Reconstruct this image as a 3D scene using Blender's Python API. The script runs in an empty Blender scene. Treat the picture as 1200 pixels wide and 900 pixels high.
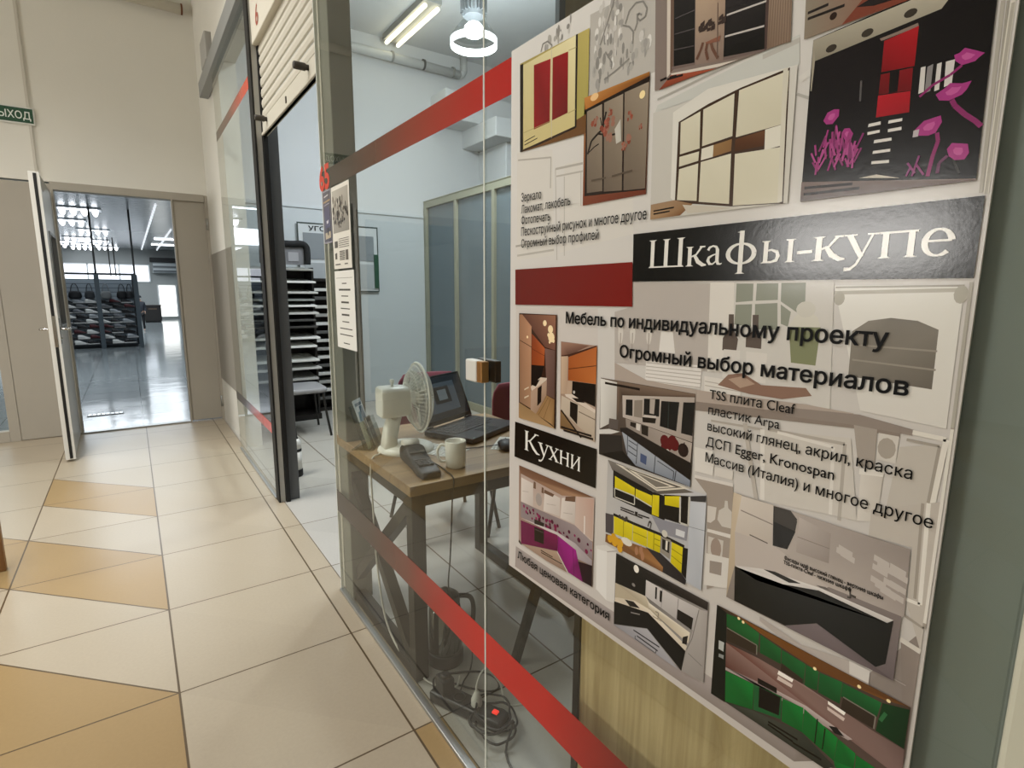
import bpy, bmesh, math, random
from mathutils import Vector, Matrix
R_ = random.Random(7)
SC = bpy.context.scene
COL = SC.collection
# ------------------------------------------------------------------ camera
cam_d = bpy.data.cameras.new('camera'); cam = bpy.data.objects.new('camera', cam_d); COL.objects.link(cam)
cam_d.sensor_fit = 'HORIZONTAL'; cam_d.sensor_width = 36.0
cam_d.lens = 36.0 * 641.765 / 1200.0
cam_d.clip_start = 0.03; cam_d.clip_end = 200
yaw, pitch, roll = .604354990, .165909427, .00589192673
cy_, sy_, cp_, sp_ = math.cos(yaw), math.sin(yaw), math.cos(pitch), math.sin(pitch)
fw = Vector((sy_*cp_, cy_*cp_, -sp_)); r0 = Vector((cy_, -sy_, 0)); u0 = r0.cross(fw)
rt = r0*math.cos(roll) + u0*math.sin(roll); up = -r0*math.sin(roll) + u0*math.cos(roll)
m = Matrix((rt, up, -fw)).transposed().to_4x4(); m.translation = Vector((0, 0, 1.36))
cam.matrix_world = m
SC.camera = cam
# ------------------------------------------------------------------ colour, world, lamps
SC.view_settings.view_transform = 'Standard'; SC.view_settings.look = 'None'
SC.view_settings.gamma = 1.0; SC.view_settings.use_curve_mapping = False
SC.view_settings.exposure = -0.70
SC.cycles.use_denoising = True
SC.cycles.max_bounces = 10; SC.cycles.transparent_max_bounces = 24
W = bpy.data.worlds.new('world'); SC.world = W; W.use_nodes = True
W.node_tree.nodes['Background'].inputs[0].default_value = (.80, .84, .9, 1)
W.node_tree.nodes['Background'].inputs[1].default_value = .25
def area(name, loc, sx, sy, power, col, target=None):
    d = bpy.data.lights.new(name, 'AREA'); d.shape = 'RECTANGLE'; d.size = sx; d.size_y = sy
    d.energy = power; d.color = col
    o = bpy.data.objects.new(name, d); COL.objects.link(o); o.location = loc
    if target is not None:
        o.rotation_euler = (Vector(target)-Vector(loc)).to_track_quat('-Z', 'Y').to_euler()
    return o
WARM = (1, .978, .945); COOL = (.86, .94, 1)
area('corridor_lamp', (-1.0, 3.6, 4.45), .5, 1.6, 135, WARM).data.spread = 2.1
area('corridor_lamp', (-1.3, 1.3, 4.45), .5, 1.6, 32, WARM)
area('corridor_lamp', (-4.5, -1.0, 4.45), .6, 2.0, 110, WARM)
area('glare_light', (-6.13, 3.35, 2.0), 2.05, .76, 195, WARM, (.7, 3.35, 2.0))  # unseen light on the left, added for the glare on the poster
area('table_fill', (2.1, 3.3, 4.1), .3, 1.2, 95, COOL)  # unseen area light added to brighten the table
area('hall_lamp', (-.8, 11, 3.05), 3, 4, 260, COOL)
area('hall_lamp', (-.8, 20, 3.05), 4, 6, 480, COOL)
area('hall_lamp', (-.5, 27, 3.05), 4, 5, 300, COOL)
# ------------------------------------------------------------------ materials
def lin(c):
    if isinstance(c, str):
        c = [int(c[i:i+2], 16)/255 for i in (1, 3, 5)]
    return tuple((x/12.92 if x <= .04045 else ((x+.055)/1.055)**2.4) for x in c[:3])
MATS = {}
def mat(name, col, rough=.5, metal=0, spec=.5, noise=0, nscale=8, bump=0, bscale=60, emit=None, estr=0, coat=0):
    if name in MATS: return MATS[name]
    M = bpy.data.materials.new(name); M.use_nodes = True; nt = M.node_tree; b = nt.nodes['Principled BSDF']
    c = lin(col) + (1,)
    b.inputs['Base Color'].default_value = c; b.inputs['Roughness'].default_value = rough
    b.inputs['Metallic'].default_value = metal; b.inputs['Specular IOR Level'].default_value = spec
    b.inputs['Coat Weight'].default_value = coat
    tc = nt.nodes.new('ShaderNodeTexCoord')
    if noise:
        n = nt.nodes.new('ShaderNodeTexNoise'); n.inputs['Scale'].default_value = nscale; n.inputs['Detail'].default_value = 5
        nt.links.new(tc.outputs['Object'], n.inputs['Vector'])
        mx = nt.nodes.new('ShaderNodeMix'); mx.data_type = 'RGBA'
        mx.inputs[6].default_value = tuple(x*(1-noise) for x in c[:3]) + (1,)
        mx.inputs[7].default_value = tuple(min(1, x*(1+noise)) for x in c[:3]) + (1,)
        nt.links.new(n.outputs['Fac'], mx.inputs[0]); nt.links.new(mx.outputs[2], b.inputs['Base Color'])
    if bump:
        n2 = nt.nodes.new('ShaderNodeTexNoise'); n2.inputs['Scale'].default_value = bscale
        nt.links.new(tc.outputs['Object'], n2.inputs['Vector'])
        bp = nt.nodes.new('ShaderNodeBump'); bp.inputs['Strength'].default_value = bump; bp.inputs['Distance'].default_value = .01
        nt.links.new(n2.outputs['Fac'], bp.inputs['Height']); nt.links.new(bp.outputs[0], b.inputs['Normal'])
    if emit:
        b.inputs['Emission Color'].default_value = lin(emit) + (1,); b.inputs['Emission Strength'].default_value = estr
    MATS[name] = M
    return M
def glass_mat(name, tint, ior=1.5, rough=0):
    M = bpy.data.materials.new(name); M.use_nodes = True; nt = M.node_tree; nt.nodes.clear()
    out = nt.nodes.new('ShaderNodeOutputMaterial'); mix = nt.nodes.new('ShaderNodeMixShader')
    tr = nt.nodes.new('ShaderNodeBsdfTransparent'); tr.inputs[0].default_value = lin(tint) + (1,)
    gl = nt.nodes.new('ShaderNodeBsdfGlossy'); gl.inputs['Roughness'].default_value = rough
    fr = nt.nodes.new('ShaderNodeFresnel'); fr.inputs['IOR'].default_value = ior
    ge = nt.nodes.new('ShaderNodeNewGeometry')
    mu = nt.nodes.new('ShaderNodeMath'); mu.operation = 'SUBTRACT'; mu.inputs[0].default_value = 1
    nt.links.new(ge.outputs['Backfacing'], mu.inputs[1])
    m2 = nt.nodes.new('ShaderNodeMath'); m2.operation = 'MULTIPLY'
    nt.links.new(fr.outputs[0], m2.inputs[0]); nt.links.new(mu.outputs[0], m2.inputs[1])
    m3 = nt.nodes.new('ShaderNodeMath'); m3.operation = 'MINIMUM'; m3.inputs[1].default_value = 1
    nt.links.new(m2.outputs[0], m3.inputs[0])
    nt.links.new(m3.outputs[0], mix.inputs[0]); nt.links.new(tr.outputs[0], mix.inputs[1]); nt.links.new(gl.outputs[0], mix.inputs[2])
    nt.links.new(mix.outputs[0], out.inputs[0])
    MATS[name] = M
    return M
GLASS = glass_mat('shopfront_glass', '#f8faf8', 1.55)
CLEAR = glass_mat('clear_plastic', '#e6e9e8', 1.45)
PANEG = mat('grey_pane', '#66737a', .12)
TINT = glass_mat('smoked_glass', '#5a6266', 1.5)
EDGE = mat('polished_glass_edge', '#dfe4dc', .15)
WHITEWALL = mat('white_plaster', '#dfddd4', .85, noise=.03, nscale=3, bump=.05, bscale=40)
OFFWALL = mat('office_plaster', '#d3d6d8', .85, noise=.03, nscale=2, bump=.04, bscale=40)
OFFPANEL = mat('blue_white_panel', '#ccd2d5', .45, noise=.02)
DADO = mat('grey_beige_paint', '#99948a', .6, noise=.04, nscale=6)
DOORPAINT = mat('grey_beige_door_paint', '#a6a094', .5, noise=.03, nscale=4)
LEAFPAINT = mat('pale_leaf_paint', '#b9b9b6', .4, noise=.03)
ALU = mat('aluminium', '#a9aaa8', .35, metal=.85, noise=.05, nscale=20)
ALUP = mat('grey_powder_coat', '#8b8d8b', .45, noise=.04, nscale=20)
DKJAMB = mat('dark_grey_jamb', '#5d6062', .5, noise=.05, nscale=20)
SHUT = mat('cream_shutter_slats', '#c6c2b4', .5, noise=.02)
BLACK = mat('black_rubber', '#0c0c0c', .6)
BLKP = mat('black_plastic', '#17181a', .4, noise=.1, nscale=30)
BLKM = mat('black_metal', '#15120f', .45, noise=.1, nscale=20)
WHP = mat('white_plastic', '#e3e1db', .35)
PAPER = mat('paper', '#dcdbd4', .8)
CHROME = mat('steel', '#c8c8c6', .18, metal=1)
COLGREEN = mat('grey_green_frame', '#7f8782', .5, noise=.05, nscale=5)
def wood_mat(name, c1, c2, axis, scale=18, rough=.45):
    M = bpy.data.materials.new(name); M.use_nodes = True; nt = M.node_tree; b = nt.nodes['Principled BSDF']
    tc = nt.nodes.new('ShaderNodeTexCoord'); mp = nt.nodes.new('ShaderNodeMapping')
    s = [scale]*3; s[axis] = scale*.045; mp.inputs['Scale'].default_value = s
    nt.links.new(tc.outputs['Object'], mp.inputs['Vector'])
    n = nt.nodes.new('ShaderNodeTexNoise'); n.inputs['Scale'].default_value = 1; n.inputs['Detail'].default_value = 6; n.inputs['Roughness'].default_value = .6
    n.inputs['Distortion'].default_value = .4
    nt.links.new(mp.outputs[0], n.inputs['Vector'])
    rp = nt.nodes.new('ShaderNodeValToRGB'); rp.color_ramp.elements[0].position = .32; rp.color_ramp.elements[1].position = .68
    rp.color_ramp.elements[0].color = lin(c1)+(1,); rp.color_ramp.elements[1].color = lin(c2)+(1,)
    nt.links.new(n.outputs['Fac'], rp.inputs[0]); nt.links.new(rp.outputs[0], b.inputs['Base Color'])
    b.inputs['Roughness'].default_value = rough
    MATS[name] = M
    return M
OAK = wood_mat('light_oak', '#a0885a', '#d8c294', 2, 26)
TABLEW = wood_mat('table_wood', '#7c6244', '#a08560', 0, 20)
BENCHW = wood_mat('orange_wood', '#7d5634', '#99703f', 2, 14)
def tile_mat():
    M = bpy.data.materials.new('ceramic_floor_tiles'); M.use_nodes = True; nt = M.node_tree; b = nt.nodes['Principled BSDF']
    N = nt.nodes.new; L = nt.links.new
    def mth(op, a, bb=None, c=None):
        n = N('ShaderNodeMath'); n.operation = op
        for i, v in enumerate((a, bb, c)):
            if v is None: continue
            if isinstance(v, (int, float)): n.inputs[i].default_value = v
            else: L(v, n.inputs[i])
        return n.outputs[0]
    geo = N('ShaderNodeNewGeometry'); sep = N('ShaderNodeSeparateXYZ'); L(geo.outputs['Position'], sep.inputs[0])
    X, Y = sep.outputs[0], sep.outputs[1]
    u = mth('DIVIDE', mth('SUBTRACT', X, .0195), .5955); v = mth('DIVIDE', mth('SUBTRACT', Y, 4.421), .6)
    def near(t, w):
        f = mth('FRACT', t); d = mth('MINIMUM', f, mth('SUBTRACT', 1, f)); return mth('LESS_THAN', d, w)
    hall = mth('GREATER_THAN', Y, 6.5)
    gu = near(u, .0058); gv = near(v, .0048)
    w = mth('ADD', u, v); fw_ = mth('FLOOR', w)
    left = mth('LESS_THAN', u, 0)
    c1 = mth('MULTIPLY', mth('GREATER_THAN', u, -1), mth('LESS_THAN', w, .05))
    c2 = mth('LESS_THAN', w, -1.95)
    zone = mth('MULTIPLY', left, mth('MAXIMUM', c1, c2))
    zone0 = mth('MULTIPLY', left, mth('MAXIMUM', mth('MULTIPLY', mth('GREATER_THAN', u, -1), mth('LESS_THAN', w, 0)), mth('LESS_THAN', w, -2)))
    gd = mth('MULTIPLY', near(w, .0075), zone)
    odd = mth('GREATER_THAN', mth('MODULO', mth('ADD', fw_, 400), 2), .5)
    tan = mth('MULTIPLY', odd, zone0)
    gx = mth('MULTIPLY', mth('LESS_THAN', mth('ABSOLUTE', mth('SUBTRACT', X, .713)), .002), 1)
    strip = mth('MULTIPLY', mth('MULTIPLY', mth('GREATER_THAN', u, 1), mth('LESS_THAN', X, .713)), mth('LESS_THAN', Y, 1.421))
    tan = mth('MAXIMUM', tan, strip)
    grout = mth('MAXIMUM', mth('MAXIMUM', gu, gv), mth('MAXIMUM', gd, gx))
    cell = N('ShaderNodeCombineXYZ'); L(mth('FLOOR', u), cell.inputs[0]); L(mth('FLOOR', v), cell.inputs[1]); L(fw_, cell.inputs[2])
    wn = N('ShaderNodeTexWhiteNoise'); wn.noise_dimensions = '3D'; L(cell.outputs[0], wn.inputs['Vector'])
    ns = N('ShaderNodeTexNoise'); ns.inputs['Scale'].default_value = 1.6; ns.inputs['Detail'].default_value = 3; L(geo.outputs['Position'], ns.inputs['Vector'])
    nf = N('ShaderNodeTexNoise'); nf.inputs['Scale'].default_value = 90; nf.inputs['Detail'].default_value = 2; L(geo.outputs['Position'], nf.inputs['Vector'])
    def mixc(f, a, bb):
        n = N('ShaderNodeMix'); n.data_type = 'RGBA'
        if isinstance(f, (int, float)): n.inputs[0].default_value = f
        else: L(f, n.inputs[0])
        for i, x in ((6, a), (7, bb)):
            if isinstance(x, tuple): n.inputs[i].default_value = x + (1,)
            else: L(x, n.inputs[i])
        return n.outputs[2]
    inside = mth('GREATER_THAN', X, .713)
    beige = mixc(inside, lin('#a79b87'), lin('#aeaba4'))  # same tile indoors, with the cooler office light put into its colour
    base = mixc(tan, beige, lin('#9a8159'))
    var = mth('ADD', mth('ADD', mth('MULTIPLY', wn.outputs['Value'], .07), mth('MULTIPLY', ns.outputs['Fac'], .12)), mth('MULTIPLY', nf.outputs['Fac'], .12))
    hs = N('ShaderNodeHueSaturation'); L(base, hs.inputs['Color']); L(mth('ADD', var, .84), hs.inputs['Value'])
    fin = mixc(grout, hs.outputs[0], lin('#55452f'))
    L(fin, b.inputs['Base Color'])
    b.inputs['Roughness'].default_value = .32; b.inputs['Specular IOR Level'].default_value = .45
    rr = mth('ADD', .27, mth('MULTIPLY', ns.outputs['Fac'], .14)); L(rr, b.inputs['Roughness'])
    bp = N('ShaderNodeBump'); bp.inputs['Strength'].default_value = .35; bp.inputs['Distance'].default_value = .003
    L(mth('SUBTRACT', 1, grout), bp.inputs['Height']); L(bp.outputs[0], b.inputs['Normal'])
    MATS['tile'] = M
    return M
TILE = tile_mat()
def hall_mat(name, col, rough):
    M = bpy.data.materials.new(name); M.use_nodes = True; nt = M.node_tree; b = nt.nodes['Principled BSDF']
    br = nt.nodes.new('ShaderNodeTexBrick'); br.offset = 0
    br.inputs['Color1'].default_value = lin(col)+(1,); br.inputs['Color2'].default_value = tuple(x*.9 for x in lin(col))+(1,)
    br.inputs['Mortar'].default_value = tuple(x*.45 for x in lin(col))+(1,)
    br.inputs['Scale'].default_value = 1; br.inputs['Brick Width'].default_value = .6; br.inputs['Row Height'].default_value = .6; br.inputs['Mortar Size'].default_value = .006
    ge = nt.nodes.new('ShaderNodeNewGeometry'); nt.links.new(ge.outputs['Position'], br.inputs['Vector'])
    nt.links.new(br.outputs['Color'], b.inputs['Base Color']); b.inputs['Roughness'].default_value = rough
    ns = nt.nodes.new('ShaderNodeTexNoise'); ns.inputs['Scale'].default_value = 2.5; nt.links.new(ge.outputs['Position'], ns.inputs['Vector'])
    bp = nt.nodes.new('ShaderNodeBump'); bp.inputs['Strength'].default_value = .06; bp.inputs['Distance'].default_value = .05
    nt.links.new(ns.outputs['Fac'], bp.inputs['Height']); nt.links.new(bp.outputs[0], b.inputs['Normal'])
    return M
HALLFLOOR = hall_mat('polished_hall_tiles', '#8f9698', .12)
def slat_mat(name, c1, c2, axis, period, gap, rough=.4, metal=0):
    M = bpy.data.materials.new(name); M.use_nodes = True; nt = M.node_tree; b = nt.nodes['Principled BSDF']
    ge = nt.nodes.new('ShaderNodeNewGeometry'); sp = nt.nodes.new('ShaderNodeSeparateXYZ'); nt.links.new(ge.outputs['Position'], sp.inputs[0])
    d = nt.nodes.new('ShaderNodeMath'); d.operation = 'DIVIDE'; d.inputs[1].default_value = period; nt.links.new(sp.outputs[axis], d.inputs[0])
    f = nt.nodes.new('ShaderNodeMath'); f.operation = 'FRACT'; nt.links.new(d.outputs[0], f.inputs[0])
    l = nt.nodes.new('ShaderNodeMath'); l.operation = 'LESS_THAN'; l.inputs[1].default_value = gap; nt.links.new(f.outputs[0], l.inputs[0])
    mx = nt.nodes.new('ShaderNodeMix'); mx.data_type = 'RGBA'; mx.inputs[6].default_value = lin(c1)+(1,); mx.inputs[7].default_value = lin(c2)+(1,)
    nt.links.new(l.outputs[0], mx.inputs[0]); nt.links.new(mx.outputs[2], b.inputs['Base Color'])
    b.inputs['Roughness'].default_value = rough; b.inputs['Metallic'].default_value = metal
    return M
HALLCEIL = slat_mat('slatted_hall_ceiling', '#a2a7aa', '#5b6063', 1, .30, .12, .25, .3)
SLATW = slat_mat('slatwall', '#aab6c0', '#66707a', 2, .10, .15)
def print_mat():
    M = bpy.data.materials.new('printed_film'); M.use_nodes = True; nt = M.node_tree; b = nt.nodes['Principled BSDF']
    a = nt.nodes.new('ShaderNodeVertexColor'); a.layer_name = 'Ink'
    nt.links.new(a.outputs[0], b.inputs['Base Color']); b.inputs['Roughness'].default_value = .17; b.inputs['Specular IOR Level'].default_value = .33
    tc = nt.nodes.new('ShaderNodeTexCoord'); n = nt.nodes.new('ShaderNodeTexNoise'); n.inputs['Scale'].default_value = 160
    nt.links.new(tc.outputs['Object'], n.inputs['Vector'])
    bp = nt.nodes.new('ShaderNodeBump'); bp.inputs['Strength'].default_value = .03; bp.inputs['Distance'].default_value = .002
    nt.links.new(n.outputs['Fac'], bp.inputs['Height']); nt.links.new(bp.outputs[0], b.inputs['Normal'])
    return M
PRINT = print_mat()
# ------------------------------------------------------------------ object helpers
def tag(o, label=None, cat=None, group=None, kind=None):
    if label: o['label'] = label
    if cat: o['category'] = cat
    if group: o['group'] = group
    if kind: o['kind'] = kind
    return o
def empty(name, loc, label, cat, group=None, rz=0):
    o = bpy.data.objects.new(name, None); COL.objects.link(o); o.location = loc; o.rotation_euler.z = rz
    o.empty_display_size = .05
    return tag(o, label, cat, group)
class MB:
    def __init__(s): s.v = []; s.f = []; s.m = []; s.sm = []
    def quad(s, pts, mi=0, smooth=False):
        n = len(s.v); s.v += [tuple(p) for p in pts]; s.f.append(tuple(range(n, n+len(pts)))); s.m.append(mi); s.sm.append(smooth)
    def box(s, x0, x1, y0, y1, z0, z1, mi=0):
        n = len(s.v)
        s.v += [(x, y, z) for z in (z0, z1) for y in (y0, y1) for x in (x0, x1)]
        for f in ((0, 2, 3, 1), (4, 5, 7, 6), (0, 1, 5, 4), (2, 6, 7, 3), (0, 4, 6, 2), (1, 3, 7, 5)):
            s.f.append(tuple(n+i for i in f)); s.m.append(mi); s.sm.append(False)
        return s
    def hexa(s, b, t, mi=0):
        n = len(s.v); s.v += [tuple(p) for p in b] + [tuple(p) for p in t]; k = len(b)
        s.f.append(tuple(n+i for i in reversed(range(k)))); s.f.append(tuple(n+k+i for i in range(k)))
        s.m += [mi, mi]; s.sm += [False, False]
        for i in range(k):
            j = (i+1) % k; s.f.append((n+i, n+j, n+k+j, n+k+i)); s.m.append(mi); s.sm.append(False)
        return s
    def bar(s, a, b, w, h, mi=0, upv=(0, 0, 1)):
        a, b = Vector(a), Vector(b); d = (b-a).normalized(); sd = d.cross(Vector(upv))
        if sd.length < 1e-4: sd = d.cross(Vector((0, 1, 0)))
        sd.normalize(); u = sd.cross(d).normalized()
        c = [(-1, -1), (1, -1), (1, 1), (-1, 1)]
        return s.hexa([a+sd*(x*w/2)+u*(y*h/2) for x, y in c], [b+sd*(x*w/2)+u*(y*h/2) for x, y in c], mi)
    def tube(s, pts, r, mi=0, n=8, closed=False):
        pts = [Vector(p) for p in pts]; rings = []; k = len(pts)
        rr = r if isinstance(r, (list, tuple)) else [r]*k
        ref = None
        for i in range(k):
            d = (pts[(i+1) % k]-pts[i-1]) if closed else (pts[min(i+1, k-1)]-pts[max(i-1, 0)])
            d.normalize()
            if ref is None:
                ref = d.cross(Vector((0, 0, 1)));
                if ref.length < 1e-3: ref = d.cross(Vector((0, 1, 0)))
            sd = (ref - d*ref.dot(d)).normalized(); ref = sd; u = d.cross(sd)
            base = len(s.v)
            s.v += [tuple(pts[i]+(sd*math.cos(t)+u*math.sin(t))*rr[i]) for t in [2*math.pi*j/n for j in range(n)]]
            rings.append(base)
        for i in range(k if closed else k-1):
            a, b = rings[i], rings[(i+1) % k]
            for j in range(n):
                jj = (j+1) % n; s.f.append((a+j, a+jj, b+jj, b+j)); s.m.append(mi); s.sm.append(True)
        if not closed:
            s.f.append(tuple(rings[0]+j for j in reversed(range(n)))); s.f.append(tuple(rings[-1]+j for j in range(n)))
            s.m += [mi, mi]; s.sm += [False, False]
        return s
    def lathe(s, prof, c=(0, 0, 0), n=32, mi=0, sx=1, sy=1, axis='z', cap=True):
        rings = []
        for r, z in prof:
            base = len(s.v)
            for j in range(n):
                t = 2*math.pi*j/n; a, b = r*math.cos(t)*sx, r*math.sin(t)*sy
                if axis == 'z': s.v.append((c[0]+a, c[1]+b, c[2]+z))
                elif axis == 'x': s.v.append((c[0]+z, c[1]+a, c[2]+b))
                else: s.v.append((c[0]+b, c[1]+z, c[2]+a))
            rings.append(base)
        for i in range(len(rings)-1):
            a, b = rings[i], rings[i+1]
            for j in range(n):
                jj = (j+1) % n; s.f.append((a+j, a+jj, b+jj, b+j)); s.m.append(mi); s.sm.append(True)
        if cap:
            s.f.append(tuple(rings[0]+j for j in reversed(range(n)))); s.f.append(tuple(rings[-1]+j for j in range(n)))
            s.m += [mi, mi]; s.sm += [False, False]
        return s
    def loft(s, rings, mi=0, cap=True, smooth=True):
        bs = []
        for rg in rings:
            bs.append(len(s.v)); s.v += [tuple(p) for p in rg]
        n = len(rings[0])
        for i in range(len(rings)-1):
            a, b = bs[i], bs[i+1]
            for j in range(n):
                jj = (j+1) % n; s.f.append((a+j, a+jj, b+jj, b+j)); s.m.append(mi); s.sm.append(smooth)
        if cap:
            s.f.append(tuple(bs[0]+j for j in reversed(range(n)))); s.f.append(tuple(bs[-1]+j for j in range(n)))
            s.m += [mi, mi]; s.sm += [False, False]
        return s
    def build(s, name, mats, parent=None, bevel=0, label=None, segs=2):
        me = bpy.data.meshes.new(name); me.from_pydata(s.v, [], s.f)
        if not isinstance(mats, (list, tuple)): mats = [mats]
        for x in mats: me.materials.append(x)
        me.polygons.foreach_set('material_index', s.m); me.polygons.foreach_set('use_smooth', s.sm)
        bm = bmesh.new(); bm.from_mesh(me); bmesh.ops.recalc_face_normals(bm, faces=bm.faces); bm.to_mesh(me); bm.free()
        me.update()
        o = bpy.data.objects.new(name, me); COL.objects.link(o)
        if parent: o.parent = parent
        if label: o['label'] = label
        if bevel:
            bv = o.modifiers.new('bevel', 'BEVEL'); bv.width = bevel; bv.segments = segs; bv.limit_method = 'ANGLE'
        return o
def struct(name, mb, mats, bevel=0, parent=None):
    o = mb.build(name, mats, parent, bevel)
    if not parent: o['kind'] = 'structure'
    return o
def rrect(cx, cy, w, h, r, n=4):
    out = []
    for k, (sx, sy) in enumerate(((1, 1), (-1, 1), (-1, -1), (1, -1))):
        for i in range(n+1):
            t = math.pi/2*(k + i/n); out.append((cx+sx*(w/2-r)+r*math.cos(t), cy+sy*(h/2-r)+r*math.sin(t)))
    return out
def smooth_path(pts, n=6):
    P = [Vector(p) for p in pts]; out = []
    for i in range(len(P)-1):
        a, b, c, d = P[max(i-1, 0)], P[i], P[i+1], P[min(i+2, len(P)-1)]
        for j in range(n):
            t = j/n
            out.append(.5*((2*b)+(c-a)*t+(2*a-5*b+4*c-d)*t*t+(3*b-a-3*c+d)*t**3))
    out.append(P[-1]); return out
def copy_thing(src, loc, rz=None):
    c = src.copy(); COL.objects.link(c); c.location = loc
    if rz is not None: c.rotation_euler.z = rz
    for ch in src.children:
        d = ch.copy(); COL.objects.link(d); d.parent = c
        for g in ch.children:
            e = g.copy(); COL.objects.link(e); e.parent = d
    return c
# text as flat mesh: placed by mapping (x, y) of the type to 3D
def fill_loops(co, loops):
    """triangulate closed outlines by the non-zero winding rule (letters are drawn with overlapping strokes)"""
    from mathutils.geometry import delaunay_2d_cdt
    V, E = [], []
    for lp_ in loops:
        n0 = len(V); V += [Vector(co[i]) for i in lp_]; k = len(lp_); E += [(n0+i, n0+(i+1) % k) for i in range(k)]
    vo, _, fo, _, _, _ = delaunay_2d_cdt(V, E, [], 0, 1e-6)
    segs = [(co[lp_[i]], co[lp_[(i+1) % len(lp_)]]) for lp_ in loops for i in range(len(lp_))]
    keep = []
    for f in fo:
        cx = sum(vo[i].x for i in f)/len(f); cy = sum(vo[i].y for i in f)/len(f); wn = 0
        for a, b in segs:
            if (a[1] <= cy) != (b[1] <= cy):
                xx = a[0]+(cy-a[1])/(b[1]-a[1])*(b[0]-a[0])
                if xx > cx: wn += 1 if b[1] > a[1] else -1
        if wn: keep.append(tuple(f))
    return [(v.x, v.y) for v in vo], keep
GL_CACHE = {}
def glyph_mesh(ch, weight):
    if (ch, weight) in GL_CACHE: return GL_CACHE[ch, weight]
    cu = bpy.data.curves.new('g', 'FONT'); cu.body = ch; cu.size = 1; cu.fill_mode = 'NONE'; cu.resolution_u = 5
    to = bpy.data.objects.new('g', cu); COL.objects.link(to)
    dg = bpy.context.evaluated_depsgraph_get(); dg.update()
    me = bpy.data.meshes.new_from_object(to.evaluated_get(dg)); bpy.data.objects.remove(to); bpy.data.curves.remove(cu)
    co = [(v.co.x, v.co.y) for v in me.vertices]; nx = {e.vertices[0]: e.vertices[1] for e in me.edges}
    ad = {}
    for e in me.edges:
        for p_, q_ in (tuple(e.vertices), tuple(e.vertices)[::-1]): ad.setdefault(p_, []).append(q_)
    bpy.data.meshes.remove(me); seen = set(); loops = []
    for st in sorted(ad):
        if st in seen: continue
        lp_ = [st]; seen.add(st); cur = st+1 if st+1 in ad[st] else ad[st][0]
        while cur not in seen:
            lp_.append(cur); seen.add(cur); cur = next((q_ for q_ in ad[cur] if q_ not in seen), st)
        if len(lp_) > 2: loops.append(lp_)
    if weight and loops:
        def ar_(l): return sum(co[l[i-1]][0]*co[l[i]][1]-co[l[i]][0]*co[l[i-1]][1] for i in range(len(l)))
        sg = 1 if max((ar_(l) for l in loops), key=abs) > 0 else -1
        new_co = list(co)
        for l in loops:
            k = len(l)
            for i in range(k):
                a, b, c = Vector(co[l[i-1]]), Vector(co[l[i]]), Vector(co[l[(i+1) % k]])
                d1, d2 = (b-a), (c-b)
                if d1.length < 1e-7 or d2.length < 1e-7: continue
                d1.normalize(); d2.normalize(); n1 = Vector((d1.y, -d1.x)); n2 = Vector((d2.y, -d2.x)); mn = n1+n2
                if mn.length < .2: mn = n1
                else: mn = mn.normalized()/max(.5, mn.normalized().dot(n1))
                new_co[l[i]] = (b.x+mn.x*weight*sg, b.y+mn.y*weight*sg)
        co = new_co
    GL_CACHE[ch, weight] = fill_loops(co, loops) if loops else ([], [])
    return GL_CACHE[ch, weight]
def advance(body):
    """pen position of every letter"""
    def width(t):
        cu = bpy.data.curves.new('g', 'FONT'); cu.body = t; cu.size = 1; cu.fill_mode = 'NONE'; to = bpy.data.objects.new('g', cu); COL.objects.link(to)
        dg = bpy.context.evaluated_depsgraph_get(); dg.update(); me = bpy.data.meshes.new_from_object(to.evaluated_get(dg))
        w = max(v.co.x for v in me.vertices); bpy.data.objects.remove(to); bpy.data.curves.remove(cu); bpy.data.meshes.remove(me); return w
    base = {}
    out = []
    for i, ch in enumerate(body):
        if ch not in ADV: ADV[ch] = width(ch+'I')-width('I')
        out.append(sum(ADV[c] for c in body[:i]))
    return out
ADV = {}
def type_mesh(name, body, mapf, material, parent=None, weight=0, thick=0, label=None):
    vs, fs = [], []
    for ch, px_ in zip(body, advance(body)):
        if ch == ' ': continue
        v, f = glyph_mesh(ch, weight); n = len(vs); vs += [(x+px_, y) for x, y in v]; fs += [tuple(n+i for i in q) for q in f]
    xs = [x for f in fs for x in (vs[i][0] for i in f)]; x0, x1 = min(xs), max(xs)
    me = bpy.data.meshes.new(name); me.from_pydata([mapf((x-x0)/(x1-x0), y/.727) for x, y in vs], [], fs); me.materials.append(material)
    o = bpy.data.objects.new(name, me); COL.objects.link(o)
    if parent: o.parent = parent
    if label: o['label'] = label
    return o
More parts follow.
